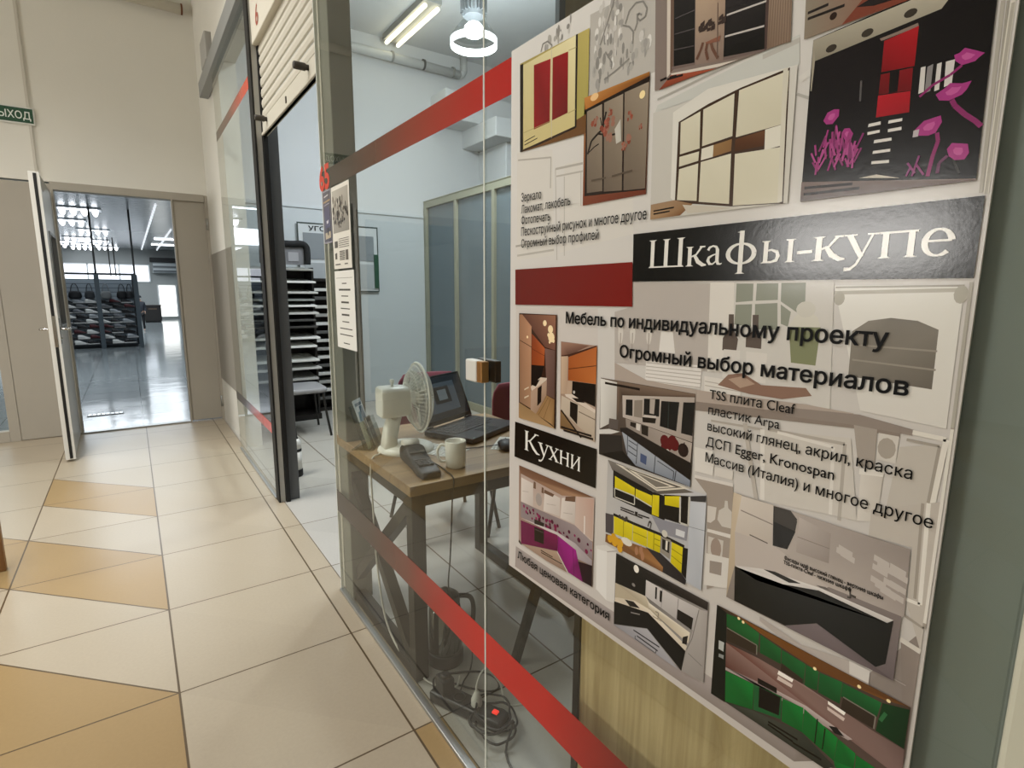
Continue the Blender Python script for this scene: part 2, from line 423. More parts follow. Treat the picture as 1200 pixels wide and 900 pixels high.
# flat printing on a plane x = const (y, z in metres); every patch lies a hair in front of the one before
class Print:
    def __init__(s, x, step=.00001): s.x = x; s.step = step; s.n = 0; s.v = []; s.f = []; s.c = []
    def poly(s, cols, pts):
        if isinstance(cols, str): cols = [cols]
        cols = [cols[i*len(cols)//len(pts)] for i in range(len(pts))] if len(cols) != len(pts) else cols
        x = s.x - s.n*s.step; s.n += 1; b = len(s.v)
        s.v += [(x, p[0], p[1]) for p in pts]; s.f.append(tuple(range(b, b+len(pts)))); s.c.append([lin(c) for c in cols])
    def many(s, col, polys):
        x = s.x - s.n*s.step; s.n += 1
        for pts in polys:
            b = len(s.v); s.v += [(x, p[0], p[1]) for p in pts]; s.f.append(tuple(range(b, b+len(pts)))); s.c.append([lin(col)]*len(pts))
    def dot(s, col, c, r, rz=None, n=12):
        rz = rz or r
        s.poly(col, [(c[0]+r*math.cos(2*math.pi*i/n), c[1]+rz*math.sin(2*math.pi*i/n)) for i in range(n)])
    def line(s, col, pts, w):
        polys = []
        for a, b in zip(pts, pts[1:]):
            d = Vector((b[0]-a[0], b[1]-a[1])); L = d.length or 1e-6; n = Vector((-d.y, d.x))/L*w/2
            polys.append([(a[0]+n.x, a[1]+n.y), (b[0]+n.x, b[1]+n.y), (b[0]-n.x, b[1]-n.y), (a[0]-n.x, a[1]-n.y)])
        s.many(col, polys)
    def build(s, name, parent=None, label=None, material=None):
        me = bpy.data.meshes.new(name); me.from_pydata(s.v, [], s.f)
        at = me.color_attributes.new('Ink', 'FLOAT_COLOR', 'CORNER'); i = 0
        for k in range(len(s.f)):
            for j in range(len(s.f[k])):
                at.data[i].color = s.c[k][j] + (1,); i += 1
        me.materials.append(material or PRINT)
        o = bpy.data.objects.new(name, me); COL.objects.link(o)
        # faces look towards the corridor (-x)
        bm = bmesh.new(); bm.from_mesh(me)
        for f in bm.faces:
            f.normal_update()
            if f.normal.x > 0: f.normal_flip()
        bm.to_mesh(me); bm.free()
        if parent: o.parent = parent
        if label: o['label'] = label
        return o
# ------------------------------------------------------------------ the setting
struct('floor', MB().box(-6.2, 7.2, -4.2, 6.56, -.12, 0), TILE)
struct('floor_hall', MB().box(-9, 6, 6.56, 31.2, -.12, 0), HALLFLOOR)
struct('ceiling', MB().box(-6.2, .86, -4.2, 6.7, 4.6, 4.75), WHITEWALL)
struct('ceiling_office', MB().box(.86, 7.2, -4.2, 6.75, 4.28, 4.43), OFFWALL)
struct('ceiling_hall', MB().box(-9, 6, 6.66, 31.2, 3.2, 3.3), HALLCEIL)
struct('wall_left', MB().box(-6.35, -6.2, -4.2, 6.7, 0, 4.6), WHITEWALL)
struct('wall_front', MB().box(-6.2, 7.2, -4.35, -4.2, 0, 4.6), WHITEWALL)
struct('wall_far', MB().box(-6.2, .73, 6.50, 6.66, 2.30, 4.6), WHITEWALL)
struct('wall_right', MB().box(.73, .86, 5.16, 6.66, 0, 4.6), WHITEWALL)
struct('wall_bulkhead', MB().box(.70, .86, -4.2, 5.16, 3.15, 4.6), WHITEWALL)
struct('wall_back', MB().box(.86, 7.2, 6.60, 6.75, 0, 4.28), OFFWALL)
struct('wall_east', MB().box(7.2, 7.35, -4.2, 6.75, 0, 4.4), OFFWALL)
struct('wall_hall_back', MB().box(-9, 6, 31, 31.2, 0, 3.3), mat('hall_wall_grey', '#9a9d9b', .8))
struct('wall_hall_left', MB().box(-9.2, -9, 6.66, 31.2, 0, 3.3), mat('hall_wall_grey', '#9a9d9b', .8))
struct('wall_hall_right', MB().box(6, 6.2, 6.75, 31.2, 0, 3.3), mat('hall_wall_grey', '#9a9d9b', .8))
# painted dado band on the short side wall, and the lower panel of the office's back wall with its ledge
struct('trim_1', MB().box(.724, .731, 5.16, 6.49, .45, 1.72), DADO)
struct('trim_2', MB().box(.86, 3.18, 6.585, 6.605, 0, 2.28).box(.86, 3.18, 6.57, 6.605, 2.28, 2.30), OFFPANEL)
# thin conduit down the far wall, and the beam end in the corner
struct('trim_3', MB().box(-.585, -.565, 6.485, 6.505, 2.30, 4.6), mat('conduit_white', '#c9c5ba', .6))
struct('trim_4', MB().box(.655, .735, 5.20, 5.50, 3.15, 3.36), mat('beam_grey', '#a9a8a3', .8), bevel=.01)
# concrete column and beam beyond the glazed partition
struct('trim_5', MB().box(4.0, 4.5, 5.95, 6.62, 0, 3.2).box(3.75, 4.75, 5.8, 6.62, 3.2, 3.42).box(3.3, 7.2, 6.2, 6.6, 3.42, 3.75), OFFWALL, bevel=.01)
# frame and glowing pane, made up around the light for the poster glare
wf = struct('glare_frame', MB().box(-6.2, -6.12, 2.24, 2.30, 1.55, 2.45).box(-6.2, -6.12, 4.40, 4.46, 1.55, 2.45).box(-6.2, -6.12, 2.30, 4.40, 1.55, 1.60).box(-6.2, -6.12, 2.30, 4.40, 2.40, 2.45), ALUP, bevel=.004)
MB().box(-6.19, -6.18, 2.30, 4.40, 1.60, 2.40).build('pane', mat('glare_glow', '#ffffff', emit='#fff6e8', estr=3), wf)
# ---- double door of the far wall: fixed leaf, frame, glazed side panel, open leaf
FY = 6.50
d1 = struct('door_1', MB().box(.425, .705, FY+.01, FY+.07, .015, 2.285), DOORPAINT, bevel=.004)
for zz in (.20, 2.02):
    MB().lathe([(.011, -.055), (.011, .055)], (.713, FY-.004, zz), 12).build('hinge', ALU, d1)
fr = struct('trim_6', MB().box(-.50, .70, FY-.01, FY+.10, 2.235, 2.305).box(.412, .427, FY-.012, FY+.10, 0, 2.24)
            .box(.703, .735, FY-.01, FY+.1, 0, 2.30).box(-.50, -.478, FY-.01, FY+.10, 0, 2.24), DOORPAINT, bevel=.003)
struct('trim_7', MB().box(-.48, .42, FY+.0, FY+.09, 0, .012), ALU)
d2 = struct('door_2', MB().box(-.925, -.50, FY+.005, FY+.07, .004, 2.285), DOORPAINT, bevel=.004)
struct('door_3', MB().box(-1.0, -.925, FY, FY+.08, 0, 2.30).box(-2.3, -2.2, FY, FY+.08, 0, 2.3).box(-2.2, -1.0, FY, FY+.08, 2.2, 2.3).box(-2.2, -1.0, FY, FY+.08, 0, .10)
       .box(-6.2, -2.3, FY, FY+.08, 0, 2.3), DOORPAINT, bevel=.003)
struct('window_4', MB().box(-2.2, -1.0, FY+.035, FY+.045, .10, 2.2), GLASS)
leaf = empty('door_4', (-.495, 6.49, 0), None, None); leaf['kind'] = 'structure'
def leafpt(bx): return bx
lf = MB()   # built in leaf space: x thickness (-.06..0), y from 0 (hinge) to -1.02
lf.box(-.058, -.002, -1.0, -.01, .02, 1.06).box(-.058, -.002, -1.0, -.01, 1.80, 2.215).box(-.058, -.002, -1.0, -.70, 1.06, 1.80).box(-.058, -.002, -.17, -.01, 1.06, 1.80)
lf.build('leaf_panel', LEAFPAINT, leaf, .003)
MB().box(-.062, .004, -1.018, -1.0, .02, 2.215).box(-.062, .004, -.01, .0, .02, 2.215).build('edge_profile', mat('white_edge', '#d6d4cd', .4), leaf, .002)
MB().box(-.034, -.014, -1.021, -1.0175, .03, 2.205).build('edge_gasket', BLACK, leaf)
MB().box(-.040, -.022, -.70, -.17, 1.06, 1.80).build('vision_pane', TINT, leaf)
w = MB()
for a, b, c, d in ((-.72, -.15, 1.04, 1.065), (-.72, -.15, 1.795, 1.82), (-.72, -.695, 1.065, 1.795), (-.175, -.15, 1.065, 1.795)): w.box(-.064, .004, a, b, c, d)
w.build('vision_frame', mat('leaf_window_frame', '#6f7070', .4), leaf, .002)
for sx, nm in ((.002, 'lever_handle'), (-.058, 'lever_handle')):
    s = 1 if sx > -.03 else -1
    h = MB().box(sx-.004, sx+.004, -.955, -.915, .94, 1.14)
    hp = h.build('handle_plate', CHROME, leaf, .002)
    lv = MB().tube(smooth_path([(sx, -.935, 1.055), (sx+s*.045, -.935, 1.055), (sx+s*.06, -.915, 1.055), (sx+s*.06, -.82, 1.05)], 5), .009, 0, 10)
    lv.lathe([(.006, -.004), (.006, .004)], (sx+s*.006, -.935, .985), 10, axis='x')
    lv.build('lever_handle', CHROME, hp)
MB().box(-.035, -.012, -1.0225, -1.0205, .92, 1.16).build('lock_plate', CHROME, leaf)
leaf.rotation_euler.z = math.radians(1.2)
# ---- shopfront: panes, bottom channel, head rail
def pane(name, y0, y1, z0=.012, z1=3.02): return struct(name, MB().box(.683, .693, y0, y1, z0, z1), GLASS)
pL = pane('window_1', 1.108, 2.36); pR = pane('window_2', .122, 1.100); pF = pane('window_3', 3.725, 5.158)
MB().box(.6818, .6834, 1.1015, 1.1062, .012, 3.02).build('pane_edge', EDGE, pL)
MB().box(.682, .694, 2.357, 2.3625, .012, 3.02).build('pane_edge', EDGE, pL)
def band(y0, y1, z0, z1, stops, parent):
    p = Print(.6822); ys = [s[0] for s in stops]
    for (a, ca), (b, cb) in zip(stops, stops[1:]):
        p.n = 0; p.poly([ca, cb, cb, ca], [(a, z0), (b, z0), (b, z1), (a, z1)])
    return p.build('vinyl_band', parent)
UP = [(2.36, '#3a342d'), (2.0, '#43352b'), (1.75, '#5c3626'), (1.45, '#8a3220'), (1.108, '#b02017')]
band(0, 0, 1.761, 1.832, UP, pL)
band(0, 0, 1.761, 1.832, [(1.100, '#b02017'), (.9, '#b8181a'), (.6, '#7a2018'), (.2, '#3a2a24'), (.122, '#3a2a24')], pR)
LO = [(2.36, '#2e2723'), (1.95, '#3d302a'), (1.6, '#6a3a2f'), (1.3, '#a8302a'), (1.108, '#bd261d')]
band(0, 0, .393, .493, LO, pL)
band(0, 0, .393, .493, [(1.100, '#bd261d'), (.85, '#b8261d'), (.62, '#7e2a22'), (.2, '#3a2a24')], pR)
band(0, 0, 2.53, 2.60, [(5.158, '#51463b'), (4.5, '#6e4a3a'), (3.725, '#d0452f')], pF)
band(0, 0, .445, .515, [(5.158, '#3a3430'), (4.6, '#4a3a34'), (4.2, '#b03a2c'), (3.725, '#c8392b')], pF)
REDINK = mat('red_vinyl', '#c8402c', .4)
type_mesh('pavilion_number', '65', lambda s, t: (.6815, 2.385-.135*s, 1.764+.092*t), REDINK, pL, weight=.035)
struct('trim_8', MB().box(.676, .700, .19, 2.365, 0, .014).box(.676, .700, 3.72, 5.158, 0, .014), ALU, bevel=.002)
struct('trim_9', MB().box(.655, .725, 3.64, 5.78, 3.02, 3.14), ALUP, bevel=.004)
struct('trim_10', MB().box(.665, .725, -2, 2.40, 3.02, 3.15), ALUP, bevel=.004)
# grey-green post right of the poster, then the pale pier
struct('trim_11', MB().box(.700, .80, .118, .27, 0, 3.15), COLGREEN, bevel=.004)
struct('trim_12', MB().box(.672, .86, -1.6, .117, 0, 3.15), mat('pale_pier', '#c9c8b6', .7, noise=.03), bevel=.006)
# corner post of the far pane and steel post behind the near pane
po = struct('trim_13', MB().box(.690, .724, 3.645, 3.722, 0, 3.15), mat('alu_anodised', '#bdbdb8', .4, metal=.2), bevel=.002)
MB().box(.682, .692, 3.640, 3.73, 0, 3.02).build('gasket', BLACK, po)
MB().box(.722, .731, 3.6425, 3.70, 0, 3.02).build('gasket', BLACK, po)
MB().box(.730, .815, 3.655, 3.76, 0, 3.1).build('jamb', DKJAMB, po, .003)
pn = struct('trim_14', MB().box(.700, .790, 2.245, 2.352, 0, 3.15), mat('post_grey_green', '#76766c', .5, noise=.04, nscale=4), bevel=.004)
MB().box(.698, .792, 2.236, 2.246, 1.83, 1.86).box(.71, .78, 2.225, 2.246, 1.84, 1.85).build('bracket', DKJAMB, pn)
# ---- roller shutter, rolled two thirds up
sh = empty('roller_shutter', (.745, 3.0, 2.25), 'cream slatted roller shutter rolled up over the shop doorway', 'shutter')
def P_(mb, name, mats, parent, bevel=0, label=None):
    o = mb.build(name, mats, parent, bevel, label); o.matrix_parent_inverse = Matrix.Translation(-parent.location) if not parent.rotation_euler.z else parent.matrix_basis.inverted(); return o
sl = MB(); k = 0; zz = 2.345
while zz < 3.02:
    prof = [(0, 0), (-.006, .006), (-.009, .026), (-.006, .046), (0, .052)]
    for (xa, za), (xb, zb) in zip(prof, prof[1:]): sl.quad([(.737+xa, 3.64, zz+za), (.737+xa, 2.40, zz+za), (.737+xb, 2.40, zz+zb), (.737+xb, 3.64, zz+zb)])
    sl.quad([(.737, 3.64, zz+.052), (.737, 2.40, zz+.052), (.742, 2.40, zz+.057), (.742, 3.64, zz+.057)], 1)
    zz += .057
P_(sl, 'shutter_curtain', [SHUT, mat('slat_gap', '#4a4740', .8)], sh)
P_(MB().box(.726, .748, 2.40, 3.64, 2.255, 2.34).box(.720, .752, 2.40, 3.64, 2.255, 2.272), 'bottom_bar', SHUT, sh, .003)
for yy in (2.62, 3.50):
    P_(MB().lathe([(.012, 0), (.012, -.012), (.016, -.014), (.016, -.06), (.012, -.064)], (.726, yy, 2.315), 14, axis='x'), 'locking_pin', mat('dark_pin', '#3a352e', .5), sh)
P_(MB().box(.722, .728, 3.03, 3.045, 2.28, 2.31), 'keyhole_plate', mat('dark_pin', '#3a352e', .5), sh)
P_(MB().box(.705, .745, 2.375, 2.405, 0, 3.1), 'guide_rail', mat('guide_beige', '#b5b2a4', .5), sh, .002)
P_(MB().box(.725, .75, 3.625, 3.65, 0, 3.1), 'guide_rail', BLACK, sh)
hd = P_(MB().box(.700, .76, 2.40, 3.645, 2.74, 3.15), 'shutter_box', mat('box_cream', '#cfcabb', .6), sh, .004)
n6 = type_mesh('number', '6', lambda s, t: (.6985, 3.50-.075*s, 2.785+.10*t), mat('red_faded', '#9a4a38', .5), None, weight=.02); n6.parent = hd
n6.matrix_parent_inverse = (sh.matrix_basis @ hd.matrix_parent_inverse).inverted()
# ---- glass lock clamp on the seam
lk = empty('glass_door_lock', (.688, 1.117, 1.15), 'small square pale lock clamped on the seam between the two glass panes', 'lock')
P_(MB().box(.660, .682, 1.106, 1.158, 1.147, 1.200), 'lock_face', mat('lock_pale', '#d9d8d2', .35), lk, .004)
P_(MB().box(.661, .682, 1.083, 1.1055, 1.149, 1.199), 'strike_plate', mat('brass', '#b98a55', .3, metal=.8), lk, .002)
P_(MB().box(.694, .712, 1.075, 1.158, 1.147, 1.200), 'inner_plate', BLKP, lk, .003)
# ---- exit sign
ex = empty('exit_sign', (-.70, 6.5, 2.79), 'green exit sign with white capital letters on the far wall', 'sign')
P_(MB().box(-.845, -.538, 6.482, 6.50, 2.755, 2.895), 'sign_frame', mat('sign_white', '#d9dad4', .5), ex, .003)
P_(MB().box(-.835, -.548, 6.479, 6.484, 2.767, 2.883), 'sign_face', mat('sign_green', '#16492f', .5), ex)
lt = type_mesh('lettering', 'ВЫХОД', lambda s, t: (-.815+.252*s, 6.4775, 2.796+.060*t), mat('sign_letter', '#dfe6df', .5), None, weight=.012)
lt.parent = ex; lt.matrix_parent_inverse = ex.matrix_basis.inverted()
# ---- white pipe high on the far wall
pp = MB().tube([(-.9, 6.42, 3.96), (.63, 6.42, 3.96)], .045, 0, 14)
o = pp.build('conduit_pipe', mat('pipe_white', '#d2cdc0', .6)); tag(o, 'white pipe end running high along the far wall above the door', 'pipe')
MB().tube([(.63, 6.42, 3.96), (.645, 6.42, 3.96)], .047, 0, 14).build('pipe_cap', mat('rust', '#6d4428', .8), o)
MB().tube([(.625, 6.42, 3.96), (.627, 6.46, 3.96), (.627, 6.51, 3.96)], .016, 0, 10).build('pipe_bracket', mat('rust', '#6d4428', .8), o)
# ---- glazed partition of the office (runs away from us at x = 3.2)
gp = empty('glazed_partition', (3.2, 4.2, 0), 'aluminium framed partition with grey panes on the right side of the office', 'partition')
PFR = mat('partition_frame', '#a3a28f', .45, metal=.3)
P_(MB().box(3.165, 3.235, 1.4, 6.58, 2.40, 2.475).box(3.16, 3.24, 1.4, 6.58, 2.475, 2.485), 'top_rail', PFR, gp, .003)
P_(MB().box(3.165, 3.235, 1.4, 6.58, 0, .09), 'bottom_rail', PFR, gp, .003)
ups = [6.545, 5.76, 4.95, 4.12, 3.3, 2.4, 1.42]
for i, yy in enumerate(ups):
    P_(MB().box(3.16, 3.24, yy-(.034 if i == 0 else .024), yy+(.034 if i == 0 else .024), .09, 2.40), 'upright', PFR, gp, .003)
    if i: P_(MB().box(3.195, 3.205, yy+.024, ups[i-1]-.024, .09, 2.40), 'pane', PANEG, gp)
# ---- pipes under the office ceiling, lamps
hp_ = MB().tube([(.9, 6.50, 4.06), (3.66, 6.50, 4.05)], .05, 0, 14); hp_.tube([(3.66, 6.50, 4.05), (3.70, 6.50, 4.07), (3.72, 6.50, 4.10), (3.72, 6.50, 4.27)], .045, 0, 14)
o = tag(hp_.build('heating_pipe', mat('pipe_office', '#c3c6c6', .5)), 'pale pipe along the top of the office back wall with an upturned end', 'pipe')
for xx in (2.75, 3.15, 3.55): MB().tube([(xx, 6.50, 4.06), (xx+.025, 6.50, 4.06)], .06, 0, 14).build('pipe_clamp', mat('pipe_clamp', '#3c3f40', .6) if xx == 3.15 else ALUP, o)
fl = empty('fluorescent_lamp', (2.76, 6.0, 4.2), 'twin tube fluorescent lamp on the office ceiling', 'lamp')
P_(MB().box(2.66, 2.86, 5.42, 6.52, 4.215, 4.28), 'lamp_housing', mat('lamp_white', '#8f908c', .5), fl, .006)
for xx in (2.69, 2.83): P_(MB().tube([(xx, 5.46, 4.185), (xx, 6.48, 4.185)], .02, 0, 10), 'tube', mat('tube_glow', '#ffffff', emit='#fff3d0', estr=7), fl)
HX, HY, HZ = 2.68, 4.5, 3.53
hb = empty('high_bay_lamp', (HX, HY, HZ), 'round industrial pendant lamp glowing white under a ribbed dark housing', 'lamp')
P_(MB().lathe([(.200, -.05), (.206, -.048), (.206, .012), (.200, .014), (.200, -.05)], (HX, HY, HZ), 48, cap=False), 'reflector_ring', mat('ring_glow', '#ffffff', emit='#f2f7ff', estr=2.2), hb)
P_(MB().lathe([(.02, .03), (.07, .04), (.085, .07), (.08, .11), (.05, .14)], (HX, HY, HZ), 32), 'bulb', mat('bulb_glow', '#ffffff', emit='#f2f7ff', estr=18), hb)
P_(MB().lathe([(.19, .046), (.15, .10), (.10, .16), (.085, .19)], (HX, HY, HZ), 40, cap=False), 'reflector_dome', CLEAR, hb)
fn = MB().lathe([(.085, .19), (.085, .52)], (HX, HY, HZ), 28)
for i in range(18):
    t = i*math.pi/9; fn.bar((HX+.10*math.cos(t), HY+.10*math.sin(t), HZ+.22), (HX+.10*math.cos(t), HY+.10*math.sin(t), HZ+.50), .008, .035, 0, (math.cos(t), math.sin(t), 0))
P_(fn, 'ribbed_housing', mat('housing_grey', '#6a6f73', .5), hb)
P_(MB().tube([(HX, HY, HZ+.5), (HX, HY, 4.28)], .008), 'hanging_rod', DKJAMB, hb)
pl = bpy.data.lights.new('high_bay_light', 'POINT'); pl.energy = 210; pl.color = COOL; pl.shadow_soft_size = .12
plo = bpy.data.objects.new('high_bay_light', pl); COL.objects.link(plo); plo.location = (HX, HY, HZ-.02)
# wooden screen at the left edge
bn = empty('wooden_panel', (-1.2, 3.47, 0), 'orange-brown wooden panel end at the left edge of the corridor', 'panel')
P_(MB().box(-1.8, -.617, 3.452, 3.488, .0, .95), 'board', BENCHW, bn, .003)
for xx in (-1.7, -1.1): P_(MB().box(xx-.03, xx+.03, 3.30, 3.64, 0, .03), 'foot', BENCHW, bn, .003)
# ------------------------------------------------------------------ the advertising poster on the glass
post = empty('poster', (.683, .59, .727), 'large glossy furniture advertising poster with kitchen and wardrobe pictures stuck on the glass', 'poster')
def PP(pr, name, label=None):
    o = pr.build(name, post, label); o.matrix_parent_inverse = post.matrix_basis.inverted(); return o
sheet = P_(MB().box(.6795, .6825, .188, .992, .727, 1.840), 'poster_sheet', mat('poster_board', '#c9c6c0', .34), post)
INK = mat('black_ink', '#040404', .45, spec=.12); WINK = mat('white_ink', '#e4e4e0', .4)
# pale background picture: mouldings, chandelier, classic kitchen, marble floor
b = Print(.6793, .000004)
b.poly(['#e3e2df', '#dcdad6', '#c4beb8', '#cdc7c3'], [(.992, 1.84), (.188, 1.84), (.188, .727), (.992, .727)])
b.poly(['#a79e9b', '#8f857e', '#877d77', '#a39896'], [(0.9642,0.7852),(0.3151,0.7805),(0.1935,0.9981),(0.1920,0.8400),(0.3114,0.7404),(0.9670,0.7335)])
b.poly('#d3cdc8', [(0.9707,1.3340),(0.7180,1.3319),(0.7040,1.0245),(0.9675,1.0663)])
b.many('#dcd9d3', [[(0.9698,1.6415),(0.8542,1.6255),(0.8441,1.4310),(0.9671,1.4269)], [(0.8188,1.5919),(0.7727,1.5912),(0.7698,1.5184),(0.8164,1.5190)], [(0.8292,1.5205),(0.6444,1.5141),(0.6410,1.4545),(0.8265,1.4344)]])
b.line('#b5b1aa', [(0.9665,1.6266),(0.8583,1.6121),(0.8585,1.5564)], .003)
b.line('#b5b1aa', [(0.8444,1.5886),(0.7678,1.5854)], .004); b.line('#bab6af', [(0.8413,1.5750),(0.7673,1.5720)], .003); b.line('#bab6af', [(0.8444,1.5886),(0.8349,1.4212)], .002)
b.line('#b5b1aa', [(0.8181,1.5712),(0.8133,1.4283)], .0018); b.line('#b5b1aa', [(0.7719,1.5713),(0.7696,1.5133)], .0018)
b.line('#b0aca5', [(0.9729,1.4556),(0.8450,1.4601)], .004); b.line('#bdb9b2', [(0.9672,1.4360),(0.8444,1.4409)], .004)
b.poly('#bfbcb6', [(0.7587,1.8207),(0.6156,1.8136),(0.6101,1.6875),(0.7549,1.6930)])
cr = random.Random(3)
for c in [(0.7399,1.7956),(0.7248,1.8061),(0.7203,1.7767),(0.7355,1.7678),(0.7134,1.7604),(0.7026,1.7862),(0.6912,1.7936),(0.6813,1.7709),(0.7187,1.7442),(0.7008,1.7503),(0.6831,1.7503),(0.6657,1.7445),(0.6705,1.7288),(0.7369,1.7295),(0.7173,1.7155),(0.7360,1.7086),(0.7058,1.7301),(0.6881,1.7344),(0.6588,1.7212),(0.6637,1.7073),(0.7378,1.7483),(0.6889,1.8043),(0.7038,1.8099),(0.7253,1.8181),(0.6332,1.7465),(0.6299,1.7343),(0.6365,1.7569),(0.6322,1.7295),(0.7366,1.7212),(0.7211,1.7929),(0.7047,1.7694),(0.8484,1.8123),(0.8296,1.8125),(0.8797,1.8139),(0.8083,1.8243),(0.8677,1.8122),(0.8412,1.8230)]:
    for q in range(3):
        b.dot(cr.choice(['#a3a19d', '#e3e2de', '#8f8d89', '#cfcdc9', '#b3b1ac']), (c[0]+cr.uniform(-.008, .008), c[1]+cr.uniform(-.012, .012)), cr.uniform(.0015, .005), cr.uniform(.004, .011), 8)
for pth in ([(0.6759,1.7766),(0.6684,1.7927),(0.6550,1.7988),(0.6401,1.7952),(0.6315,1.7824),(0.6347,1.7718),(0.6453,1.7702),(0.6510,1.7769),(0.6486,1.7816),(0.6417,1.7771)], [(0.6817,1.7767),(0.6671,1.7696),(0.6582,1.7599),(0.6586,1.7421)], [(0.7322,1.7647),(0.7235,1.7798),(0.7096,1.8063),(0.7015,1.8225)], [(0.7190,1.7503),(0.7027,1.7291),(0.7037,1.7195)], [(0.7201,1.7082),(0.6930,1.7142),(0.6645,1.7230)], [(0.8937,1.8071),(0.8879,1.8189),(0.8738,1.8187),(0.8598,1.8073),(0.8636,1.8029)], [(0.6555,1.7599),(0.6506,1.7693),(0.6514,1.7826)]):
    b.line('#8d8b87', pth, .0028)
b.poly('#ced0cb', [(0.6025,1.6385),(0.3896,1.6624),(0.3864,1.6289),(0.4184,1.6307),(0.5702,1.6302),(0.6061,1.6294)])
b.line('#b3b1ab', [(0.6030,1.6466),(0.4672,1.6590),(0.4248,1.6618)], .003); b.line('#bdbbb5', [(0.4352,1.6522),(0.3890,1.6560)], .006); b.line('#b8b6b0', [(0.3868,1.5960),(0.3708,1.5870)], .003); b.line('#dddbd6', [(0.3848,1.6112),(0.3719,1.6167)], .008)
for xa, xb in ((815,750), (835,768), (855,790), (880,815)):
    pass
b.line('#b3afa5', [(0.1996,1.6249),(0.1961,1.4566)], .003); b.line('#a39f95', [(0.1959,1.6234),(0.1920,1.4560)], .002); b.line('#dedbd0', [(0.1923,1.6220),(0.1920,1.4554)], .004); b.line('#b0ac a2'.replace(' ', ''), [(0.1920,1.6201),(0.1920,1.4549)], .0025)
# classic kitchen behind the headlines
b.poly('#bdb6b0', [(0.6377,1.3777),(0.4876,1.3739),(0.4845,1.2485),(0.6714,1.2413),(0.6758,1.3281),(0.6354,1.3381)])
b.poly('#e1ddd6', [(0.4902,1.3760),(0.4501,1.3755),(0.4448,1.2534),(0.4855,1.2484)]); b.poly('#d3d0ca', [(0.4525,1.3763),(0.3222,1.3757),(0.3119,1.2190),(0.4448,1.2534)])
b.many('#8f9385', [[(0.4486,1.3735),(0.4237,1.3733),(0.4230,1.3507),(0.4479,1.3483)], [(0.4190,1.3732),(0.3897,1.3733),(0.3886,1.3524),(0.4188,1.3508)], [(0.3858,1.3736),(0.3550,1.3737),(0.3525,1.3312),(0.3845,1.3506)], [(0.4477,1.3451),(0.4235,1.3464),(0.4227,1.3164),(0.4478,1.3183)], [(0.4193,1.3465),(0.3887,1.3486),(0.3857,1.3146),(0.4173,1.3136)], [(0.3842,1.3468),(0.3703,1.3379),(0.3724,1.3192),(0.3820,1.3224)]])
b.many('#5f544d', [[(0.4571,1.3318),(0.4493,1.3321),(0.4476,1.3110),(0.4402,1.2984),(0.4416,1.2819),(0.4635,1.2816),(0.4639,1.2984),(0.4564,1.3105)], [(0.4215,1.3323),(0.4130,1.3326),(0.4118,1.3131),(0.4061,1.3009),(0.4058,1.2883),(0.4283,1.2888),(0.4286,1.3033),(0.4201,1.3106)]])
b.poly('#858a68', [(0.3713,1.3200),(0.3322,1.3214),(0.3341,1.2742),(0.3645,1.2746)]); b.poly('#d5d2c6', [(0.3658,1.3306),(0.3523,1.3450),(0.3368,1.3318),(0.3322,1.3206),(0.3712,1.3192)])
b.dot('#cfccc2', [(0.3520,1.3414)][0], .012, .010)
for c in [(0.5979,1.2974),(0.6330,1.2952),(0.6600,1.2935)]:
    b.dot('#d9d4cd', c, .006, .02); b.line('#a79d95', [c, (c[0], c[1]-.03)], .002)
b.poly('#e6e3de', [(0.5739,1.3012),(0.5508,1.3013),(0.5446,1.2689),(0.5761,1.2697)]); b.poly('#dcd8d2', [(0.4612,1.2831),(0.4358,1.2833),(0.4347,1.2422),(0.4605,1.2430)]); b.poly('#dcd8d2', [(0.4269,1.2833),(0.3970,1.2829),(0.3957,1.2435),(0.4236,1.2437)])
b.poly('#e6e2de', [(0.6015,1.2528),(0.4952,1.2560),(0.4958,1.2214),(0.6013,1.2186)])
for i in range(7): b.line('#b5aea6', [tuple(x) for x in (lambda A, B: [(A[0], A[1]-i*.0058), (B[0], B[1]-i*.0058)])(*[(0.6006,1.2490),(0.4960,1.2524)])], .0012)
b.poly('#e0dcd6', [(0.4900,1.2413),(0.4301,1.2408),(0.4304,1.2178),(0.4884,1.2194)]); b.line('#b5aea6', [(0.4885,1.2340),(0.4299,1.2329)], .0012); b.line('#b5aea6', [(0.4880,1.2279),(0.4294,1.2272)], .0012)
b.poly('#8d6f60', [(0.4668,1.2314),(0.4514,1.2484),(0.4289,1.2533),(0.4017,1.2407),(0.3429,1.2453),(0.3348,1.2365),(0.3718,1.2266),(0.4177,1.2261)]); b.poly('#b39a88', [(0.4509,1.2421),(0.4285,1.2492),(0.4103,1.2407),(0.4316,1.2322)])
b.poly('#b3a69c', [(0.6714,1.2413),(0.5963,1.2202),(0.4884,1.2194),(0.3410,1.2249),(0.2857,1.2239),(0.2848,1.2152),(0.5027,1.2015),(0.6698,1.2102)])
b.poly('#8d8178', [(0.5027,1.2015),(0.2849,1.2163),(0.2376,1.2129),(0.2368,1.2057),(0.2839,1.2065),(0.5017,1.1880)])
b.poly(['#eae9e3', '#e6e5de', '#dbd8d1', '#dddad4'], [(0.3216,1.3699),(0.1985,1.3697),(0.1971,1.2242),(0.2792,1.2286)])
b.line('#b9b5a9', [(0.3208,1.3616),(0.1989,1.3650)], .004); b.line('#a39f94', [(0.3197,1.3678),(0.1984,1.3691)], .002); b.dot('#b0ac9f', [(0.3145,1.3552)][0], .006, .008); b.dot('#b0ac9f', [(0.2003,1.3604)][0], .006, .009)
